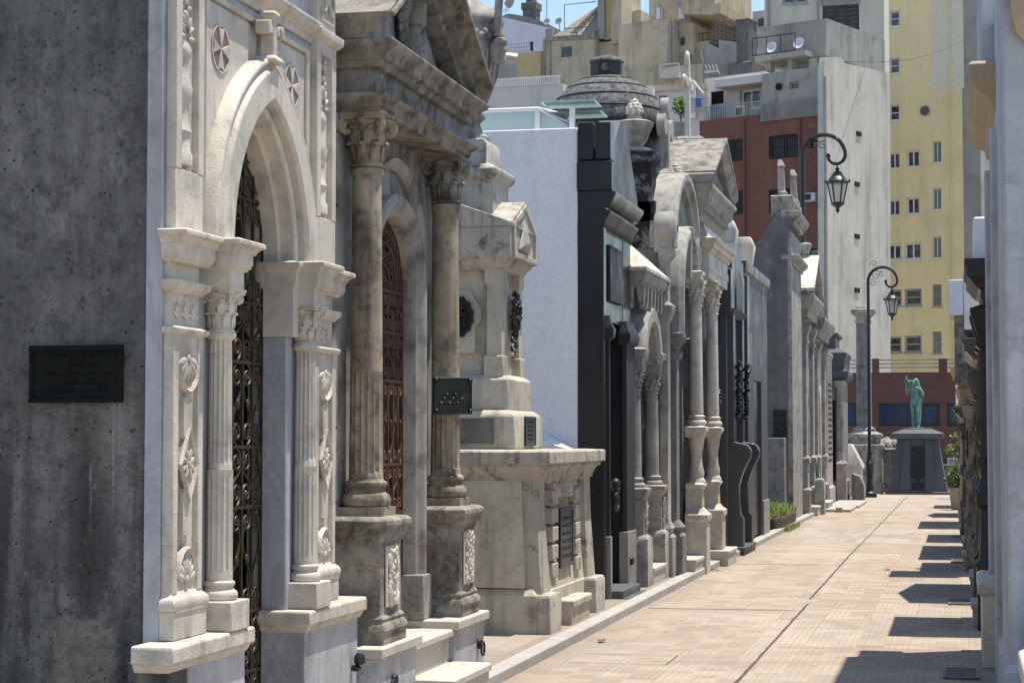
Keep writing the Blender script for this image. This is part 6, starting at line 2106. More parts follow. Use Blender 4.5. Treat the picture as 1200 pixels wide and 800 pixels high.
def right_tomb(name, label, X, u0, u1, H, mat, trim, kind, proj, seed=0, caps=True):
    F = right(X)
    uc, w = (u0 + u1) / 2, u1 - u0
    rd = random.Random(seed)
    t = thing(name, label, 'mausoleum', (X, uc, 0))
    m = MB(F)
    m.side(opening(u0, u1, 0, H, round_arch(uc, H * 0.48, w * 0.2, 12), uc, w * 0.2, H * 0.48), -0.3, 0)
    m.box(-2.6, -0.3, u0, u1, 0, H)
    m.build('wall', mat, t, 0.01)
    m = MB(F)
    m.box(-0.28, -0.22, uc - w * 0.24, uc + w * 0.24, 0.1, H * 0.7)
    m.build('door', M_['void'], t)
    for s in (-1, 1):
        m = MB(F)
        a, b = sorted((uc + s * w * 0.3, uc + s * w * 0.44))
        m.rw(-0.02, proj * 0.5, a, b, [(0.04, 0), (0.04, 0.5), (0.06, 0.55), (0.02, 0.6), (0, 1.0), (0.04, 1.05), (0.04, 1.15), (0.0, 1.2), (0, H * 0.76), (0.04, H * 0.77), (0.01, H * 0.79), (0.05, H * 0.83), (0.08, H * 0.87), (0.0, H * 0.88)])
        m.build('pilaster', trim, t, 0.008)
    m = MB(F)
    m.rw(-0.5, 0.02, u0, u1, cprof(H * 0.88, H * 0.12, proj))
    m.build('cornice', trim, t, 0.006)
    if kind == 'gable':
        hw = w / 2 + 0.1
        m = MB(F)
        m.side([(uc - hw, H), (uc + hw, H), (uc, H + w * 0.3)], -1.2, 0.1)
        m.sweep([(uc - hw, H), (uc, H + w * 0.3), (uc + hw, H)], [(0, -1.2), (0, 0.1), (0.05, proj), (0.1, proj), (0.1, -1.2)])
        m.build('pediment', trim, t, 0.006)
    elif kind == 'block':
        m = MB(F)
        m.rw(-1.0, proj * 0.7, u0 + 0.05, u1 - 0.05, [(0, H), (0, H + 0.36), (-0.02, H + 0.37)])
        m.build('top_block', M_['white_paint'], t, 0.01)
    elif kind == 'urn' or kind == 'flat':
        for u, hh in (((u0 + 0.2, 0.45), (u1 - 0.2, 0.45)) if kind == 'urn' else ((uc, 0.55),)):
            m = MB(F)
            small_urn(m, 0.02, u, H, 0.16, hh)
            m.build('urn', trim, t)
    for k in range(3):
        m = MB(F)
        u = uc + w * (-0.35 + 0.35 * k)
        z = 1.3 + 0.5 * rd.random()
        m.blob((proj * 0.35, u, z), (0.06, 0.1, 0.16), (rd.random(), 0, 0), 9, 6)
        m.box(-0.01, proj * 0.3, u - 0.07, u + 0.07, z - 0.2, z + 0.2)
        m.build('bronze_ornament', M_['bronze'], t)
    m = MB(F)
    steps(m, -0.1, 0.18, uc - w * 0.24, uc + w * 0.24, 0, 0.2)
    m.build('step', M_['step'], t, 0.006)
    return t


right_tomb('black_granite_tomb', 'polished black tomb crowned by a white block, just past the pale grey corner', 0.27, 16.9, 18.3, 3.1, M_['black_granite'], M_['black_granite'], 'block', 0.2, 1)
right_tomb('gabled_dark_tomb', 'dark granite gabled tomb, third in the right hand row', 0.27, 20.2, 22.4, 2.6, M_['dark_granite'], M_['dark_granite'], 'gable', 0.22, 2)
t = right_tomb('white_boxed_tomb', 'dark tomb with a white box jutting from its top, fourth on the right', 0.2, 24.2, 26.2, 2.3, M_['dark_granite'], M_['weathered'], 'flat', 0.2, 3)
m = MB()
q = at(1112, 350, Y=24.0)
m.box(q.x, 0.6, 23.7, 24.8, at(1120, 371, Y=24).z, at(1120, 330, Y=24).z)
bx = m.build('white_box', M_['white_paint'], t, 0.008)
m = MB()
m.box(q.x + 0.06, 0.6, 23.8, 24.7, 2.26, at(1120, 371, Y=24).z)
m.build('box_bracket', M_['weathered'], t, 0.01)
right_tomb('granite_urn_tomb', 'grey granite tomb with small urns, fifth in the right hand row', 0.2, 27.2, 30.3, 2.5, M_['granite'], M_['weathered'], 'urn', 0.22, 4)
right_tomb('dark_flat_tomb', 'dark flat topped tomb, sixth in the right hand row', 0.16, 31.6, 33.8, 2.1, M_['dark_granite'], M_['dark_granite'], 'flat', 0.24, 5)
right_tomb('bracketed_tomb', 'dark tomb whose ochre cornice bracket juts over the alley, seventh in the right hand row', 0.14, 36.4, 39.2, 2.9, M_['render_grey'], M_['r1_cornice'], 'flat', 0.28, 6)
right_tomb('far_gabled_tomb', 'grey gabled tomb just before the potted plant', 0.12, 41.4, 43.6, 2.2, M_['render_grey'], M_['granite'], 'gable', 0.2, 7)
right_tomb('farthest_right_tomb', 'last dark tomb of the right hand row, behind the potted plant', 0.1, 46.8, 48.8, 2.4, M_['dark_granite'], M_['granite'], 'flat', 0.2, 8)

# ================================================================== drain grates
for k, (y, lab) in enumerate(((13.8, 'iron drain grate at the bottom edge of the paving, widest of the row'), (19.8, 'iron drain grate in the shade, second from the bottom edge'), (26.4, 'iron drain grate in the shade, third from the bottom edge'), (33.0, 'small iron drain grate in the shade, farthest of the row'))):
    t = thing('drain_grate', lab, 'drain', (-0.01, y, 0.005), 'drain grates in the paving')
    m = MB(Matrix.Translation((-0.01, y, 0.005)))
    m.box(-0.12, -0.1, -0.3, 0.3, 0, 0.012)
    m.box(0.1, 0.12, -0.3, 0.3, 0, 0.012)
    for s in (-1, 1):
        m.box(-0.1, 0.1, *sorted((s * 0.28, s * 0.3)), 0, 0.012)
    for i in range(6):
        m.box(-0.1, 0.1, -0.26 + 0.096 * i, -0.215 + 0.096 * i, 0, 0.012)
    m.build('bars', M_['grate'], t)
    m = MB(Matrix.Translation((-0.01, y, 0.005)))
    m.box(-0.1, 0.1, -0.28, 0.28, -0.001, 0.002)
    m.build('pit', M_['void'], t)

# ================================================================== fallen leaves
for px, py, lab in ((838, 669, 'single dry brown leaf on the sunny paving near the left kerb'), (705, 752, 'dry brown leaf lying alone in the near sunny paving'), (1040, 668, 'dry brown leaf by the edge of the shade on the right')):
    q = at(px, py, Z=0.0)
    rd = random.Random(px)
    m = MB(Matrix.Translation((q.x, q.y, 0.006)) @ Matrix.Rotation(rd.random() * 6, 4, 'Z'))
    ring = [(-0.06, 0, 0.0), (-0.025, 0.03, 0.018), (0.03, 0.028, 0.02), (0.075, 0, 0.004), (0.03, -0.028, 0.016), (-0.025, -0.03, 0.012)]
    m.loft([ring, [(x, y, z + 0.002) for x, y, z in ring]])
    m.tube([(-0.06, 0, 0.001), (-0.1, 0.008, 0.004)], 0.002, 5)
    own(m, 'fallen_leaf', M_['dry_leaf'], lab, 'leaf', 'fallen leaves on the paving')

# ================================================================== ground
m = MB()
m.add([(-900, -60, -0.02), (900, -60, -0.02), (900, 2500, -0.02), (-900, 2500, -0.02)], [(0, 1, 2, 3)])
struct(m, 'ground', M_['earth'])
m = MB()
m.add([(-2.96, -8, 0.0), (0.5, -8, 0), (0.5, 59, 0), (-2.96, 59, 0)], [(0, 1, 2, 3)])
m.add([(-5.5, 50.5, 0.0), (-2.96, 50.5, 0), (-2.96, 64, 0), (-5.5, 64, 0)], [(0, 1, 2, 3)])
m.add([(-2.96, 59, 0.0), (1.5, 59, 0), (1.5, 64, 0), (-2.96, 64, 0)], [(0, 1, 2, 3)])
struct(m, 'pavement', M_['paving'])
m = MB()
m.box(-3.1, -2.96, -8, 43.5, -0.02, 0.075)
struct(m, 'kerb', M_['kerb'], 0.012)
m = MB()
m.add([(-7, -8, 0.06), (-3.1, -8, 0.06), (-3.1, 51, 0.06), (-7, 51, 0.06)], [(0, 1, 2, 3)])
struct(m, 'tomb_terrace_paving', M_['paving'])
m = MB()
zj = 0.004
jr = random.Random(3)
def strip(x0, y0, x1, y1, w):
    a, b = Vector((x0, y0)), Vector((x1, y1))
    d = (b - a).normalized()
    n = Vector((-d.y, d.x))
    k = max(2, int((b - a).length / 0.16))
    pts, fc = [], []
    off = 0.0
    for i in range(k + 1):
        p = a + (b - a) * i / k
        off = off * 0.8 + (jr.random() - 0.5) * 0.004
        h = w / 2 * (0.4 + 0.5 * jr.random())
        g = w / 2 * (0.4 + 0.5 * jr.random())
        q0, q1 = p + n * (off - h), p + n * (off + g)
        pts += [(q0.x, q0.y, zj), (q1.x, q1.y, zj)]
        if i:
            fc.append((2 * i - 2, 2 * i - 1, 2 * i + 1, 2 * i))
    m.add(pts, fc)
strip(-1.44, 2, -1.46, 19.3, 0.035)
strip(-1.48, 19.9, -1.5, 30.3, 0.035)
strip(-1.49, 30.5, -1.45, 56, 0.03)
for y in (18.5, 25.25):
    strip(-2.9, y, -1.5, y + 0.06, 0.05)
strip(-1.45, 31.6, -0.7, 31.5, 0.03)
strip(-1.4, 38.2, -0.5, 38.0, 0.04)
strip(-1.62, 20.1, -1.36, 20.0, 0.03)
for y in (13.9, 14.5):
    strip(-2.75, y, -2.05, y, 0.012)
strip(-2.05, 13.9, -2.05, 14.5, 0.012)
struct(m, 'pavement_joint', M_['joint'])
# ================================================================== the city beyond the wall
def rpx(F, x0, y0, x1, y1):
    ym, xm = (y0 + y1) / 2, (x0 + x1) / 2
    return F.pl(x0, ym)[0], F.pl(x1, ym)[0], F.pl(xm, y1)[1], F.pl(xm, y0)[1]


def facade(t, F, rect, holes, mat, depth, name='wall', rec=0.25):
    u0, u1, z0, z1 = rect
    m = MB(F.M)
    m.panel(0, u0, u1, z0, z1, holes, rec)
    m.box(-depth, -rec - 0.02, u0, u1, z0, z1)
    e = rec + 0.02
    m.add([(0, u0, z0), (0, u0, z1), (-e, u0, z1), (-e, u0, z0)], [(0, 1, 2, 3)])
    m.add([(0, u1, z0), (0, u1, z1), (-e, u1, z1), (-e, u1, z0)], [(3, 2, 1, 0)])
    m.add([(0, u0, z1), (0, u1, z1), (-e, u1, z1), (-e, u0, z1)], [(0, 1, 2, 3)])
    return m.build(name, mat, t, 0, recalc=False)


def window(t, F, h, frame, pane, cols=2, rows=1, rec=0.16, sill=True, bars=0):
    a, b, c, d = h
    w = min(0.12, 0.13 * (b - a))
    m = MB(F.M)
    m.box(-rec - 0.05, -rec, a, b, c, c + w)
    m.box(-rec - 0.05, -rec, a, b, d - w, d)
    m.box(-rec - 0.05, -rec, a, a + w, c + w, d - w)
    m.box(-rec - 0.05, -rec, b - w, b, c + w, d - w)
    for i in range(1, cols):
        u = a + (b - a) * i / cols
        m.box(-rec - 0.045, -rec + 0.005, u - w * 0.4, u + w * 0.4, c + w, d - w)
    for i in range(1, rows):
        z = c + (d - c) * i / rows
        m.box(-rec - 0.045, -rec + 0.003, a + w, b - w, z - w * 0.35, z + w * 0.35)
    wn = m.build('window', frame, t)
    m = MB(F.M)
    m.box(-rec - 0.06, -rec - 0.035, a + w * 0.5, b - w * 0.5, c + w * 0.5, d - w * 0.5)
    m.build('pane', pane, wn)
    if sill:
        m = MB(F.M)
        m.box(-rec, 0.07, a - 0.06, b + 0.06, c - 0.09, c - 0.004)
        m.build('sill', frame if sill is True else sill, wn)
    if bars:
        m = MB(F.M)
        for i in range(bars + 1):
            u = a + (b - a) * i / bars
            m.box(0.01, 0.04, u - 0.02, u + 0.02, c, d)
        for z in (c + 0.05, (c + d) / 2, d - 0.05):
            m.box(-0.05, 0.02, a, b, z - 0.02, z + 0.02)
        m.build('grille', M_['iron'], wn)
    return wn


def ac_unit(t, F, x0, y0, x1, y1):
    u0, u1, z0, z1 = rpx(F, x0, y0, x1, y1)
    m = MB(F.M)
    m.box(-0.1, 0.4, u0, u1, z0, z1)
    a = m.build('air_conditioner', M_['ac'], t, 0.02)
    m = MB(F.M)
    m.box(0.39, 0.41, u0 + (u1 - u0) * 0.12, u1 - (u1 - u0) * 0.3, z0 + (z1 - z0) * 0.15, z1 - (z1 - z0) * 0.15)
    for k in range(4):
        z = z0 + (z1 - z0) * (0.2 + 0.17 * k)
        m.box(0.41, 0.42, u0 + (u1 - u0) * 0.14, u1 - (u1 - u0) * 0.32, z, z + 0.02)
    m.build('grille', M_['iron'], a)


def solid(t, F, x0, y0, x1, y1, depth, mat, name, v0=0.0, bevel=0.0, zb=None):
    u0, u1, z0, z1 = rpx(F, x0, y0, x1, y1)
    m = MB(F.M)
    m.box(v0 - depth, v0, u0, u1, z0 if zb is None else zb, z1)
    return m.build(name, mat, t, bevel)


def railing(t, F, x0, y0, x1, y1, n, mat, v=0.0, name='railing'):
    u0, u1, z0, z1 = rpx(F, x0, y0, x1, y1)
    m = MB(F.M)
    r = 0.02
    for z in (z0, z1):
        m.box(v - r, v + r, u0, u1, z - r, z + r)
    for i in range(n + 1):
        u = u0 + (u1 - u0) * i / n
        m.box(v - r * 0.7, v + r * 0.7, u - r * 0.7, u + r * 0.7, z0, z1)
    return m.build(name, mat, t)


# --- low brick building behind the statue
F = Frame(facing(1065, 74, 0))
t = thing('brick_annex', 'low dark red brick building with blue windows behind the statue', 'building', F.M.translation)
holes = [rpx(F, 1030, 472, 1101, 499), rpx(F, 1110, 472, 1140, 499), rpx(F, 985, 472, 1004, 499)]
rect = rpx(F, 940, 436, 1215, 530)
rect = (rect[0], rect[1], 0, rect[3])
facade(t, F, rect, holes, M_['low_red'], 8)
for h, c in zip(holes, (4, 2, 1)):
    window(t, F, h, M_['iron'], M_['blue_blind'], c, 1, 0.1, sill=False)
for x0, x1 in ((1022, 1030), (1100, 1110), (1180, 1188)):
    solid(t, F, x0, 420, x1, 438, 0.4, M_['low_red'], 'parapet_pier', 0.02)
u0, u1, z0, z1 = rpx(F, 1030, 421, 1180, 433)
m = MB(F.M)
for z in (z0 + 0.1, (z0 + z1) / 2 + 0.05, z1):
    m.box(-0.25, -0.21, u0 - 8, u1, z - 0.025, z + 0.025)
m.build('rail', M_['pink_stone'], t)
m = MB(F.M)
u0, u1, z0, z1 = rpx(F, 1110, 536, 1140, 548)
m.box(0.02, 0.5, u0, u1, z0, z1)
m.build('ledge', M_['granite_light'], t, 0.02)

# --- yellow apartment building
F = Frame(facing(1042, 122, -16))
t = thing('yellow_apartment_building', 'tall yellow apartment block with three columns of small windows', 'building', F.M.translation)
rect = rpx(F, 1030, -60, 1129, 520)
holes, specs = [], []
for y, yy in ((186, 0), (241, 0), (294, 0), (348, 0), (403, 0)):
    for px, w, h in ((1048, 11, 16), (1070, 13, 17), (1098, 9, 22)):
        yo = {1048: 2, 1070: 0, 1098: -7}[px] * (1.15 if y < 250 else 0.6 if y < 320 else 0.3)
        ww = w * (1.3 if y > 280 and px < 1090 else 1)
        ww, hh = ww * 1.18, h * 1.15
        holes.append(rpx(F, px - ww / 2, y + yo - hh / 2, px + ww / 2, y + yo + hh / 2))
        specs.append((y, px))
for y in (22, 77, 132):
    holes.append(rpx(F, 1042.5, y - 9, 1054, y + 9))
    specs.append((y, 1048))
facade(t, F, (rect[0], rect[1], 0, rect[3]), holes, M_['city_yellow'], 18)
for h, (y, px) in zip(holes, specs):
    window(t, F, h, M_['white_frame'] if y < 330 else M_['alu'], M_['glass_dark'], 2 if (y > 150 and y < 330) else 1, 2 if (y > 330 or y < 150) else 1, 0.14)
u, z = F.pl(1084, 130)
m = MB(F.M)
r = 0.33
m.sweep([(u + r * cos(2 * pi * k / 24), z + r * sin(2 * pi * k / 24)) for k in range(24)], [(0, 0.003), (0.06, 0.003), (0.06, 0.05), (0, 0.05)], closed=True)
rw = m.build('round_window', M_['alu'], t)
m = MB(F.M)
m.side([(u + r * cos(2 * pi * k / 24), z + r * sin(2 * pi * k / 24)) for k in range(24)], 0.002, 0.02)
m.box(0.02, 0.04, u - 0.02, u + 0.02, z - r, z + r)
m.build('pane', M_['glass_dark'], rw)
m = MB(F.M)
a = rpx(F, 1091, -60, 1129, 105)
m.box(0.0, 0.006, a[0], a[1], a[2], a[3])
m.build('painted_shadow_patch', M_['city_yellow_shadow'], t)  # cast shadow on the upper right wall, painted as a paler patch
m = MB(F.M)
a, z = F.pl(1129, 300)
m.box(-18, -0.01, a, a + 1.1, 0, rect[3])
m.build('grey_party_wall', M_['city_grey'], t)
m = MB(F.M)
u1 = F.pl(1116, 300)[0]
m.tube([(0.05, u1, 6), (0.05, u1, rect[3])], 0.04, 6)
m.build('drain_pipe', M_['city_yellow'], t)

# --- tall cream tower with louvred panel, and white party wall in front
F = Frame(facing(965, 104, -3))
t = thing('louvred_tower', 'tall cream apartment tower with a dark blue louvred panel, cut by the top edge', 'building', F.M.translation)
h1 = rpx(F, 964, 6, 1007, 70)
h2 = rpx(F, 917, -14, 946, 4)
rect = rpx(F, 896, -60, 1036, 110)
facade(t, F, rect, [h1, h2], M_['city_cream'], 3)
m = MB(F.M)
n = 13
for i in range(n):
    z = h1[2] + (h1[3] - h1[2]) * (i + 0.5) / n
    m.box(-0.2, -0.08, h1[0], h1[1], z - 0.04, z + 0.1)
for k in (0, 0.33, 0.66, 1):
    u = h1[0] + (h1[1] - h1[0]) * k
    m.box(-0.2, -0.05, u - 0.05, u + 0.05, h1[2], h1[3])
m.build('louvre_panel', M_['louvre'], t)
window(t, F, h2, M_['alu'], M_['glass_dark'], 2)
solid(t, F, 962, -60, 1008, 6, 0.3, M_['city_grey'], 'grey_wall_strip', 0.03)
for px in (901, 959):
    u = F.pl(px, 30)[0]
    m = MB(F.M)
    m.tube([(0.08, u, F.pl(px, 40)[1]), (0.08, u, F.pl(px, -40)[1])], 0.06, 6)
    m.build('drain_pipe', M_['city_grey'], t)

FP = Frame(facing(965, 85.5, 66) )
FP = Frame(FP.M @ Matrix.Translation((0.35, 0, 0)))
t = thing('white_party_wall_building', 'big blank off-white party wall rising right beside the red brick block', 'building', FP.M.translation)
m = MB(FP.M)
p = [FP.pl(965.5, 470), FP.pl(1043, 470), FP.pl(1043, 86), FP.pl(990, 74), FP.pl(986, 67), FP.pl(968, 67), FP.pl(965.5, 80)]
m.side([(p[0][0], 0), (p[1][0], 0)] + p[2:], -0.3, 0)
m.build('party_wall', M_['city_white'], t)
for px, py in ((1006, 157), (1004, 216), (1004, 277), (1004, 340)):
    u, z = FP.pl(px, py)
    m = MB(FP.M)
    m.box(0.0, 0.05, u - 0.22, u + 0.22, z - 0.1, z + 0.1)
    m.build('vent', M_['void'], t)
m = MB(FP.M)
u, _ = FP.pl(967, 300)
m.tube([(0.05, u, 2), (0.05, u, FP.pl(967, 90)[1])], 0.07, 6)
m.build('drain_pipe', M_['city_grey'], t)

# --- red brick block with balcony floor on top
F = Frame(facing(965, 85.5, -24))
t = thing('red_brick_building', 'red brick apartment block with barred windows, below a white balcony floor', 'building', F.M.translation)
H = [rpx(F, 846, 164, 871, 189), rpx(F, 902, 158, 936, 185), rpx(F, 853, 224, 870, 251), rpx(F, 902, 221, 936, 248), rpx(F, 947, 291, 959, 299), rpx(F, 949, 165, 960, 173)]
rect = rpx(F, 800, 139, 965, 470)
facade(t, F, (rect[0], rect[1], 0, rect[3] + 0.15), H, M_['city_red'], 5)
for i, h in enumerate(H[:4]):
    window(t, F, h, M_['iron'], M_['glass_dark'] if i < 2 else M_['louvre'], 2, 1, 0.12, False, 12 if i < 2 else 9)
for h in H[4:]:
    window(t, F, h, M_['iron'], M_['glass_dark'], 1, 1, 0.12, False)
ac_unit(t, F, 944, 227, 960, 237)
for px in (873, 938):
    u = F.pl(px, 250)[0]
    m = MB(F.M)
    m.tube([(0.06, u, 6), (0.06, u, F.pl(px, 140)[1])], 0.06, 6)
    m.build('drain_pipe', M_['city_red'], t)
# upper white floor set back behind a balcony
hb = [rpx(F, 867, 104, 891, 126), rpx(F, 834, 107, 848, 122)]
rect2 = rpx(F, 828, 84, 893, 146)
u0, u1, z0, z1 = rect2
m = MB(Frame(F.M @ Matrix.Translation((-1.6, 0, 0))).M)
FB = Frame(F.M @ Matrix.Translation((-1.6, 0, 0)))
hb = [rpx(FB, 867, 104, 891, 128), rpx(FB, 833, 107, 848, 140)]
r2 = rpx(FB, 826, 88, 896, 146)
facade(t, FB, r2, hb, M_['city_pinkwhite'], 6, 'balcony_floor_wall')
window(t, FB, hb[0], M_['white_frame'], M_['glass_dark'], 2)
m = MB(FB.M)
m.box(-0.2, -0.1, *hb[1])
m.build('doorway', M_['void'], t)
m = MB(F.M)
a = F.pl(829, 90)
b = F.pl(893, 84)
m.box(-6, -0.6, a[0], b[0], F.pl(860, 97)[1], F.pl(860, 87)[1])
m.build('balcony_canopy', M_['city_pinkwhite'], t, 0.03)
railing(t, F, 824, 122, 893, 139, 26, M_['alu'], -0.1, 'balcony_railing')
ac_unit(t, Frame(F.M @ Matrix.Translation((-0.7, 0, 0))), 866, 126, 878, 138)
m = MB(F.M)
a = rpx(F, 829, 121, 848, 142)
n = 8
for i in range(n):
    w = (a[1] - a[0]) / n
    m.loft([[(-0.25 + 0.08 * (-1) ** i, a[0] + w * i, a[2]), (-0.25 - 0.08 * (-1) ** i, a[0] + w * (i + 1), a[2]), (-0.29 - 0.08 * (-1) ** i, a[0] + w * (i + 1), a[2]), (-0.29 + 0.08 * (-1) ** i, a[0] + w * i, a[2])], [(-0.25, a[0] + w * i, a[3]), (-0.25, a[0] + w * (i + 1), a[3]), (-0.29, a[0] + w * (i + 1), a[3]), (-0.29, a[0] + w * i, a[3])]])
m.build('hanging_cloth', M_['tarpaulin'], t)
# grey block with fence on the right of the balcony
hg = [rpx(F, 925, 96, 936, 105)]
r3 = rpx(F, 893, 82, 966, 139)
facade(t, F, r3, hg, M_['city_grey'], 5, 'grey_upper_wall')
window(t, F, hg[0], M_['alu'], M_['glass_dark'], 1, 1, 0.12, False)
m = MB(F.M)
u, z = F.pl(913, 102)
m.lathe(0, 0, [(0.16, 0), (0.16, 0.05)], 16, L=Matrix.Translation((0.0, u, z)) @ Matrix.Rotation(pi / 2, 4, 'Y'))
m.build('round_vent', M_['void'], t)
a = rpx(F, 893, 119, 966, 139)
m = MB(F.M)
m.box(0.02, 0.1, *a)
n = 40
for i in range(n):
    u = a[0] + (a[1] - a[0]) * i / n
    m.box(0.1, 0.13, u, u + 0.02, a[2], a[3])
m.build('terrace_fence', M_['city_grey'], t)
m = MB(F.M)
u, z = F.pl(967, 72)
m.lathe(-1.0, u - 0.3, [(0.36, z - 0.35), (0.36, z + 0.12), (0.41, z + 0.13), (0.41, z + 0.2), (0.1, z + 0.26)], 20)
m.build('water_tank', M_['city_grey'], t)
# second terrace, further back
FT = Frame(F.M @ Matrix.Translation((-3.5, 0, 0)))
t = thing('terrace_house', 'grey concrete roof terrace house with satellite dishes, above the balcony floor', 'building', FT.M.translation)
solid(t, FT, 890, 27, 968, 70, 6, M_['city_grey'], 'wall')
solid(t, FT, 896, 66, 955, 72, 2.0, M_['city_grey'], 'overhanging_slab', 0.9)
for px in (905, 930, 955):
    solid(t, FT, px - 2, 70, px + 3, 86, 0.4, M_['city_grey'], 'pier', 0.4)
for px, py in ((909, 58), (941, 53)):
    u, z = FT.pl(px, py)
    m = MB(FT.M)
    m.lathe(0, 0, [(0.03, 0), (0.14, 0.015), (0.24, 0.05), (0.27, 0.08), (0.26, 0.085), (0.12, 0.04), (0.02, 0.02)], 20, L=Matrix.Translation((0.35, u, z)) @ Matrix.Rotation(pi / 2 - 0.3, 4, 'Y'))
    m.tube([(0.3, u, z), (0.02, u, z - 0.2)], 0.03)
    m.build('satellite_dish', M_['city_lilac'], t)
railing(t, FT, 893, 46, 943, 66, 3, M_['iron'], 0.9)

# --- rugged brick parapet with concrete chimney
F = Frame(facing(850, 94, -20))
t = thing('ruined_brick_house', 'old house with rough brown brick parapet and tall grey chimney', 'building', F.M.translation)
pts = [(825, 90), (827, 56), (831, 50), (831, 40), (836, 30), (842, 25), (849, 27), (856, 30), (864, 32), (869, 30), (869, 90)]
m = MB(F.M)
m.side([F.pl(*q) for q in pts[2:]] + [F.pl(831, 90)], -1.0, 0.0)
m.build('brick_parapet', M_['brown_brick'], t)
m = MB(F.M)
m.side([F.pl(826, 100), F.pl(826, 58), F.pl(832, 52), F.pl(845, 58), F.pl(845, 48), F.pl(869, 51), F.pl(869, 100)], -4.0, 0.25)
m.build('rendered_wall', M_['city_grey'], t)
u0, u1, z0, z1 = rpx(F, 867, 24, 881, 76)
m = MB(F.M)
m.rl(-0.6, 0.35, u0, u1, [(0.3, z0 - 0.6), (0.3, z0), (0.0, z0 + 0.1), (0, z1 - 0.1), (0.06, z1 - 0.08), (0.06, z1), (0, z1)])
m.build('chimney', M_['render_grey'], t, 0.01)
m = MB(F.M)
m.tube([(0.4, F.pl(830, 80)[0], F.pl(830, 80)[1]), (0.4, F.pl(826, 62)[0], F.pl(830, 62)[1])], 0.03)
for k in range(4):
    a, b = F.pl(832 + 4 * k, 78), F.pl(838 + 4 * k, 90)
    m.tube([(0.5, a[0], a[1]), (0.6, b[0], b[1])], 0.03)
m.build('roof_clutter', M_['alu'], t)
m = MB(F.M)
a = rpx(F, 833, 93, 848, 86)
u, z = F.pl(840, 88)
m.box(0.3, 0.7, a[0], a[1], z, z + 0.12)
m.build('shelf', M_['city_pinkwhite'], t)
F2 = Frame(facing(888, 108, -20))
t2 = thing('pink_tower', 'narrow pinkish tower with a small dark window behind the grey chimney', 'building', F2.M.translation)
solid(t2, F2, 882, 13, 897, 90, 4, M_['city_lilac'], 'wall')
h = rpx(F2, 889, 22, 895, 31)
m = MB(F2.M)
m.box(0.0, 0.05, *h)
m.build('window', M_['glass_dark'], t2)
m = MB(F2.M)
m.box(0.05, 0.1, *rpx(F2, 884, 43, 888, 56))
m.build('blue_barrel', M_['blue_plastic'], t2, 0.02)
m = MB(F2.M)
u = F2.pl(889, 5)[0]
m.tube([(-1, u, F2.pl(889, 14)[1]), (-1, u, F2.pl(889, -40)[1])], 0.09)
m.build('mast', M_['alu'], t2)

# --- big beige block with overhanging tower
F = Frame(facing(790, 105, -14))
t = thing('beige_block', 'big beige rendered block with an overhanging water tower on its roof', 'building', F.M.translation)
p = [F.pl(725, 110), F.pl(725, 30), F.pl(760, 24), F.pl(790, 22), F.pl(790, 110)]
m = MB(F.M)
m.side([(p[0][0], 0)] + p[1:4] + [(p[4][0], 0)], -10, 0)
m.build('wall', M_['city_beige'], t)
m = MB(F.M)
p = [F.pl(790, 22)[0], F.pl(797, 24)[1]]
a = rpx(F, 790, 24, 806, 100)
m.box(-8, -0.8, a[0], a[1], 0, a[3])
a = rpx(F, 806, 43, 826, 100)
m.box(-8, -1.4, a[0], a[1], 0, a[3])
a = rpx(F, 815, 52, 850, 110)
m.box(-6, -1.6, a[0], a[1], 0, a[3])
m.build('stair_wall', M_['city_beige'], t)
solid(t, F, 748, -30, 797, 26, 4, M_['city_beige'], 'water_tower', -1.5)
u0, u1, z0, z1 = rpx(F, 797, -30, 836, 22)
m = MB(F.M)
m.loft([[(-6, u0, F.pl(800, 15)[1]), (-0.2, u0, F.pl(800, 15)[1]), (-0.2, u1, z0 + 0.15), (-6, u1, z0 + 0.15)], [(-6, u0, z1), (-0.2, u0, z1), (-0.2, u1, z1), (-6, u1, z1)]])
m.box(-6, -0.2, u1, u1 + 0.35, z0 + 0.2, z0 + 0.75)
m.build('overhanging_tank', M_['city_beige'], t)
for px in (762, 788):
    h = rpx(F, px - 4, 3, px + 3, 17)
    m = MB(F.M)
    m.box(-1.45, -1.35, *h)
    m.build('window', M_['city_lilac'], t)
for px, y0, y1 in ((786, 25, 85), (790, 25, 85), (775, 5, 24)):
    u, za_ = F.pl(px, y0)
    m = MB(F.M)
    m.tube([(0.08, u, za_), (0.08, u, F.pl(px, y1)[1])], 0.05)
    m.build('drain_pipe', M_['city_grey'], t)
h = rpx(F, 792, 41, 796, 50)
m = MB(F.M)
m.box(-0.78, -0.7, *h)
m.build('window', M_['glass_dark'], t)
h = rpx(F, 798, 62, 804, 88)
m = MB(F.M)
m.box(-0.78, -0.7, *h)
m.build('doorway', M_['void'], t)
m = MB(F.M)
u0, u1, z0, z1 = rpx(F, 785, 80, 806, 90)
m.box(0.2, 1.4, u0, u1, z0 - 0.3, z0)
for z in (z0 + 0.1, z1):
    m.box(1.3, 1.36, u0, u1, z - 0.04, z + 0.04)
for u in (u0, u1):
    m.box(1.3, 1.36, u - 0.04, u + 0.04, z0, z1)
m.build('balcony', M_['city_pinkwhite'], t)
railing(t, F, 806, 32, 832, 44, 5, M_['iron'], -1.6)
m = MB(F.M)
u, z = F.pl(823, 45)
m.tube([(-1.6, u, z), (-1.6, u, z + 0.5)], 0.08)
m.build('vent_pipe', M_['iron'], t)
m = MB(F.M)
a = rpx(F, 700, 84, 830, 106)
m.box(-6, 0.9, a[0], a[1], 0, a[3])
m.build('lower_roof_wall', M_['city_beige'], t)

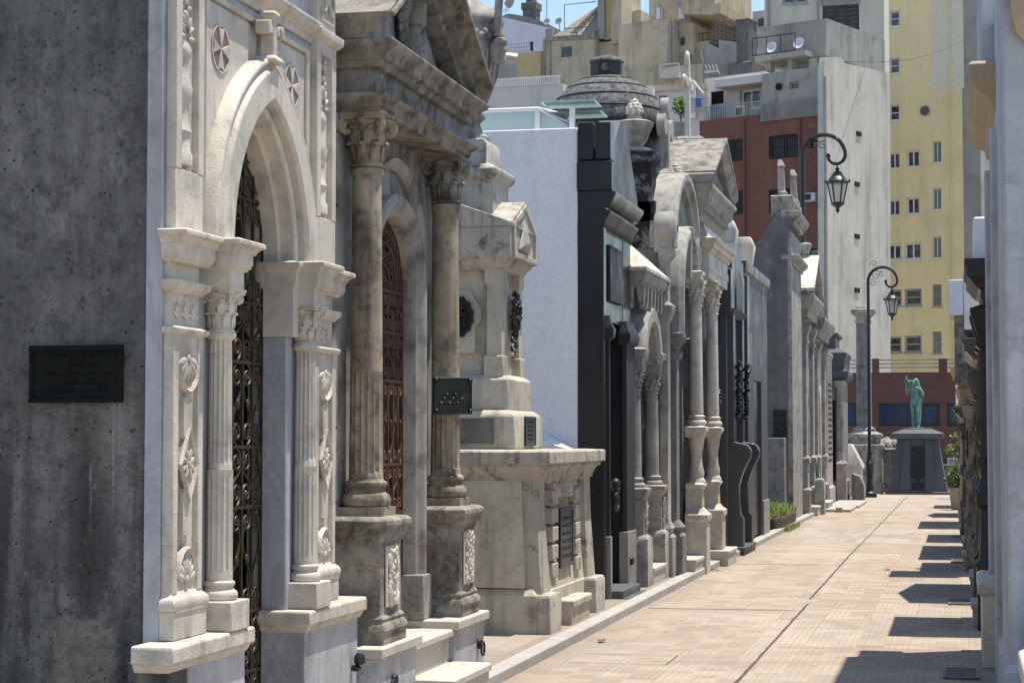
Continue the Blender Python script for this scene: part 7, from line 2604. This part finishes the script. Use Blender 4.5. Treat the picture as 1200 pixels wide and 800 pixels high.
# --- beige house with pyramid roof
F = Frame(facing(665, 118, -14))
t = thing('pyramid_roofed_house', 'beige house with a truncated pyramid roof and ladder, left of the big beige block', 'building', F.M.translation)
solid(t, F, 636, 42, 697, 110, 8, M_['city_beige'], 'wall', 0, zb=0)
solid(t, F, 697, 46, 727, 110, 8, M_['city_beige'], 'side_wall', -0.7, zb=0)
solid(t, F, 609, 62, 636, 110, 6, M_['city_ochre'], 'low_wall', 0.3, zb=0)
h = rpx(F, 658, 55, 670, 67)
m = MB(F.M)
m.box(-0.02, 0.03, *h)
m.build('window', M_['glass_dark'], t)
a, b, c, d = F.pl(648, 43), F.pl(697, 40), F.pl(697, -2), F.pl(685, -2)
m = MB(F.M)
m.loft([[(0, a[0], a[1] - 0.3), (0.1, b[0], b[1] - 0.3), (-5, b[0], b[1] - 0.3), (-5, a[0], a[1] - 0.3)], [(0, a[0], a[1]), (0.1, b[0], b[1]), (-5, b[0], b[1]), (-5, a[0], a[1])], [(-2.2, d[0], d[1]), (-2.2, c[0], c[1]), (-3, c[0], c[1]), (-3, d[0], d[1])]])
m.build('pyramid_roof', M_['roof_stone'], t)
m = MB(F.M)
def lad(q, off):
    x = b[0] - 1.6 + (c[0] - b[0] + 1.0) * q + off
    return (0.05 - 2.2 * q + 0.05, x, a[1] + 0.05 + (c[1] - a[1]) * q)
for off in (0, 0.35):
    m.tube([lad(0, off), lad(1, off)], 0.03, 5)
for k in range(14):
    q = (k + 0.5) / 14
    m.tube([lad(q, 0), lad(q, 0.35)], 0.025, 5)
m.build('roof_ladder', M_['rusty'], t)
solid(t, F, 697, -60, 705, 44, 2, M_['city_grey'], 'tower_strip', -0.4)
solid(t, F, 703, -60, 717, 44, 3, M_['city_ochre'], 'ochre_tower', -0.6)
solid(t, F, 714, -60, 726, 50, 3, M_['city_beige'], 'tower', -0.3)
solid(t, F, 726, 5, 736, 40, 3, M_['city_beige'], 'small_tower', -2)
for px in (639, 645):
    u = F.pl(px, 60)[0]
    m = MB(F.M)
    m.tube([(0.06, u, F.pl(px, 100)[1]), (0.06, u, F.pl(px, 46)[1])], 0.05)
    m.build('drain_pipe', M_['city_grey'], t)
u, z = F.pl(651, 24)
m = MB(F.M)
m.lathe(0, 0, [(0.03, 0), (0.14, 0.02), (0.22, 0.06), (0.24, 0.09), (0.2, 0.09), (0.1, 0.05)], 18, L=Matrix.Translation((-0.5, u, z)) @ Matrix.Rotation(pi / 2 - 0.3, 4, 'Y'))
m.tube([(-0.6, u, z), (-0.6, u, F.pl(648, 44)[1])], 0.03)
m.build('satellite_dish', M_['alu'], t)
m = MB(F.M)
u, z = F.pl(655, 3)
u2, z2 = F.pl(692, -1)
m.tube([(-0.8, u, F.pl(655, 44)[1]), (-0.8, u, z), (-0.8, u2, z2)], 0.04)
m.build('aerial_pole', M_['alu'], t)
m = MB(F.M)
a = rpx(F, 640, 34, 648, 48)
m.box(-1, 0.1, *a)
m.build('chimney', M_['city_grey'], t)

# --- lilac house and white balustrade
F = Frame(facing(620, 145, -10))
t = thing('lilac_house', 'lilac-white blank gable wall with grey roof structures, farthest left', 'building', F.M.translation)
m = MB(F.M)
p = [F.pl(540, 110), F.pl(540, 12), F.pl(592, 21), F.pl(645, 33), F.pl(645, 110)]
m.side([(p[0][0], 0)] + p[1:4] + [(p[4][0], 0)], -10, 0)
m.build('wall', M_['city_lilac'], t)
m = MB(F.M)
p = [F.pl(545, 40), F.pl(545, 22), F.pl(575, 17), F.pl(605, 18), F.pl(638, 26), F.pl(638, 40)]
m.side(p, -12, -10.2)
m.side([F.pl(560, 30), F.pl(560, 24), F.pl(590, 13), F.pl(614, 17), F.pl(638, 26), F.pl(638, 34)], -6, -1)
m.build('grey_roof', M_['render_grey'], t)
a = rpx(F, 595, 3, 610, 22)
m = MB(F.M)
m.rl(-4, -3, a[0], a[1], [(0, a[2]), (0, a[3]), (0.1, a[3] + 0.1), (0.1, a[3] + 0.6), (-0.2, a[3] + 0.7), (-0.2, a[3] + 1.5)])
m.build('tank_tower', M_['render_grey'], t)
for px in (581, 566):
    u, z = F.pl(px, 16)
    m = MB(F.M)
    m.tube([(-2, u, z), (-2, u, z + 0.9)], 0.025)
    for k in range(5):
        m.tube([(-2, u - 0.3 + 0.02 * k, z + 0.5 + 0.08 * k), (-2, u + 0.3 - 0.02 * k, z + 0.55 + 0.08 * k)], 0.015, 4)
    m.build('aerial', M_['alu'], t)
u, z = F.pl(635, 24)
m = MB(F.M)
m.tube([(-1, u, z - 0.5), (-1, u, z + 2.4)], 0.04)
m.lathe(0, 0, [(0.03, 0), (0.14, 0.02), (0.25, 0.06), (0.28, 0.09), (0.2, 0.09), (0.1, 0.05)], 18, L=Matrix.Translation((-0.8, u + 0.1, z)) @ Matrix.Rotation(pi / 2 - 0.3, 4, 'Y'))
m.build('satellite_dish', M_['alu'], t)
F = Frame(facing(600, 128, -10))
t = thing('white_roofed_shed', 'small white sloping roofed house with grid railing below the lilac wall', 'building', F.M.translation)
solid(t, F, 560, 68, 609, 120, 5, M_['city_pinkwhite'], 'wall', 0, zb=0)
a, b = F.pl(570, 62), F.pl(624, 66)
m = MB(F.M)
m.loft([[(0.5, F.pl(560, 60)[0], F.pl(560, 62)[1]), (0.5, F.pl(609, 69)[0], F.pl(609, 70)[1]), (-4, F.pl(622, 66)[0], F.pl(622, 58)[1]), (-4, F.pl(560, 60)[0], F.pl(560, 50)[1])], [(0.5, F.pl(560, 60)[0], F.pl(560, 60)[1]), (0.5, F.pl(609, 69)[0], F.pl(609, 68)[1]), (-4, F.pl(622, 66)[0], F.pl(622, 56)[1]), (-4, F.pl(560, 60)[0], F.pl(560, 48)[1])]])
m.build('sloping_roof', M_['city_cream'], t)
m = MB(F.M)
u0, u1, z0, z1 = rpx(F, 560, 78, 609, 96)
for k in range(6):
    z = z0 + (z1 - z0) * k / 5
    m.box(0.3, 0.34, u0, u1, z - 0.02, z + 0.02)
for k in range(16):
    u = u0 + (u1 - u0) * k / 15
    m.box(0.3, 0.34, u - 0.015, u + 0.015, z0, z1)
u0, u1, z0, z1 = rpx(F, 585, 53, 622, 62)
for k in range(3):
    z = z0 + (z1 - z0) * k / 2
    m.box(0.3, 0.34, u0, u1, z - 0.02, z + 0.02)
for k in range(14):
    u = u0 + (u1 - u0) * k / 13
    m.box(0.3, 0.34, u - 0.015, u + 0.015, z0, z1)
m.build('grid_railing', M_['alu'], t)
m = MB(F.M)
u, z = F.pl(623, 60)
m.tube([(0, u, z), (0, u, z + 0.5)], 0.11)
m.lathe(0, u, [(0.15, z + 0.5), (0.15, z + 0.58), (0.02, z + 0.66)], 10)
m.build('vent_pipe', M_['iron'], t)
F = Frame(facing(610, 100, -6))
t = thing('white_balustrade_house', 'house terrace edged by a white balustrade just above the glass skylight', 'building', F.M.translation)
solid(t, F, 560, 101, 660, 150, 8, M_['city_pinkwhite'], 'wall', 0, zb=0)
m = MB(F.M)
u0, u1, z0, z1 = rpx(F, 566, 91, 656, 101)
m.box(-0.08, 0.08, u0, u1, z1 - 0.06, z1)
m.box(-0.08, 0.08, u0, u1, z0, z0 + 0.05)
n = 34
for i in range(n):
    u = u0 + (u1 - u0) * (i + 0.5) / n
    m.box(-0.03, 0.03, u - 0.03, u + 0.03, z0, z1)
m.build('balustrade', M_['white_frame'], t)

# shrub on the terrace beside the white cross
q = at(798, 130, Y=80.0)
t = thing('terrace_shrub', 'bushy green shrub in a planter on a terrace beside the white cross', 'shrub', (q.x, 80.0, q.z - 1))
m = MB(Matrix.Translation((q.x, 80.0, q.z)))
for k in range(7):
    rd = random.Random(k)
    leafy(m, (0.3 * (rd.random() - 0.5), 0.3 * (rd.random() - 0.5), 0.6 * rd.random() - 0.1), (0.3, 0.3, 0.25), 90, 80 + k, 0.075)
m.build('foliage', M_['leaf_light'], t, recalc=False)
m = MB(Matrix.Translation((q.x, 80.0, q.z)))
m.tube([(0, 0, -0.9), (0, 0, 0.3)], 0.03)
m.build('stem', M_['bark'], t)
m = MB(Matrix.Translation((q.x, 80.0, q.z)))
m.rl(-0.35, 0.35, -0.3, 0.3, [(0, -1.0), (0.05, -0.5), (0.0, -0.5)])
m.build('planter', M_['city_grey'], t, 0.01)
F = Frame(facing(790, 88, 0))
t = thing('low_terrace_house', 'low white terrace house half hidden between the dome and the red brick block', 'building', F.M.translation)
hw_ = [rpx(F, 772, 112, 782, 122)]
r_ = rpx(F, 735, 106, 829, 160)
facade(t, F, (r_[0], r_[1], 0, r_[3]), hw_, M_['city_pinkwhite'], 1.5)
window(t, F, hw_[0], M_['alu'], M_['glass_dark'], 2)
solid(t, F, 735, 100, 829, 107, 0.5, M_['city_beige'], 'parapet', 0.12)
solid(t, F, 740, 107, 768, 117, 2.0, M_['city_lilac'], 'bay', 0.8)
railing(t, F, 806, 118, 832, 132, 8, M_['alu'], 0.5)
m = MB(F.M)
m.box(0.3, 0.6, *rpx(F, 817, 117, 823, 127))
m.build('blue_barrel', M_['blue_plastic'], t, 0.03)
m = MB(F.M)
a, b = F.pl(812, 96), F.pl(826, 112)
m.tube([(0.4, a[0], a[1]), (0.5, b[0], b[1])], 0.05)
m.box(-0.2, 0.3, *rpx(F, 810, 96, 816, 140))
m.build('stair_rail', M_['white_frame'], t)

# overhead cable
m = MB()
a, b = at(990, 72, Y=84), at(1130, 47, Y=118)
m.tube([tuple(a + (b - a) * k / 16 - Vector((0, 0, 0.5 * sin(pi * k / 16)))) for k in range(17)], 0.014, 5)
own(m, 'overhead_cable', M_['iron'], 'thin dark cable slung between the white party wall and the yellow block', 'cable')

# ================================================================== light, sky, camera
SUN_EL, SUN_AZ = 76.5, 30.0      # azimuth from +X towards +Y
d = Vector((cos(radians(SUN_EL)) * cos(radians(SUN_AZ)), cos(radians(SUN_EL)) * sin(radians(SUN_AZ)), sin(radians(SUN_EL))))
sl = bpy.data.lights.new('sun', 'SUN')
sl.energy = 5.0
sl.angle = radians(0.53)
sl.color = (1.0, 0.94, 0.84)
so = bpy.data.objects.new('sun', sl)
COL.objects.link(so)
so.rotation_euler = d.to_track_quat('Z', 'Y').to_euler()
w = bpy.data.worlds.new('World')
scene.world = w
w.use_nodes = True
nt = w.node_tree
bg = nt.nodes['Background']
sk = nt.nodes.new('ShaderNodeTexSky')
sk.sky_type = 'NISHITA'
sk.sun_disc = False
sk.sun_elevation = radians(SUN_EL)
sk.sun_rotation = radians(90 - SUN_AZ)
sk.altitude = 20
sk.air_density = 1.0
sk.dust_density = 0.6
sk.ozone_density = 1.5
nt.links.new(sk.outputs[0], bg.inputs[0])
bg.inputs[1].default_value = 0.15
cam = bpy.data.cameras.new('camera')
cam.lens = FPX / 1200 * 36
cam.sensor_width = 36
cam.clip_start, cam.clip_end = 0.1, 5000
co = bpy.data.objects.new('camera', cam)
COL.objects.link(co)
co.location = (0, 0, EYE)
co.rotation_euler = (pi / 2 + PITCH, 0, YAW)
scene.camera = co
vs = scene.view_settings
vs.view_transform = 'Standard'
vs.look = 'None'
vs.exposure = 0.5
vs.gamma = 1
vs.use_curve_mapping = False
scene.render.engine = 'CYCLES'
scene.cycles.max_bounces = 8
scene.cycles.diffuse_bounces = 4
scene.cycles.use_denoising = True
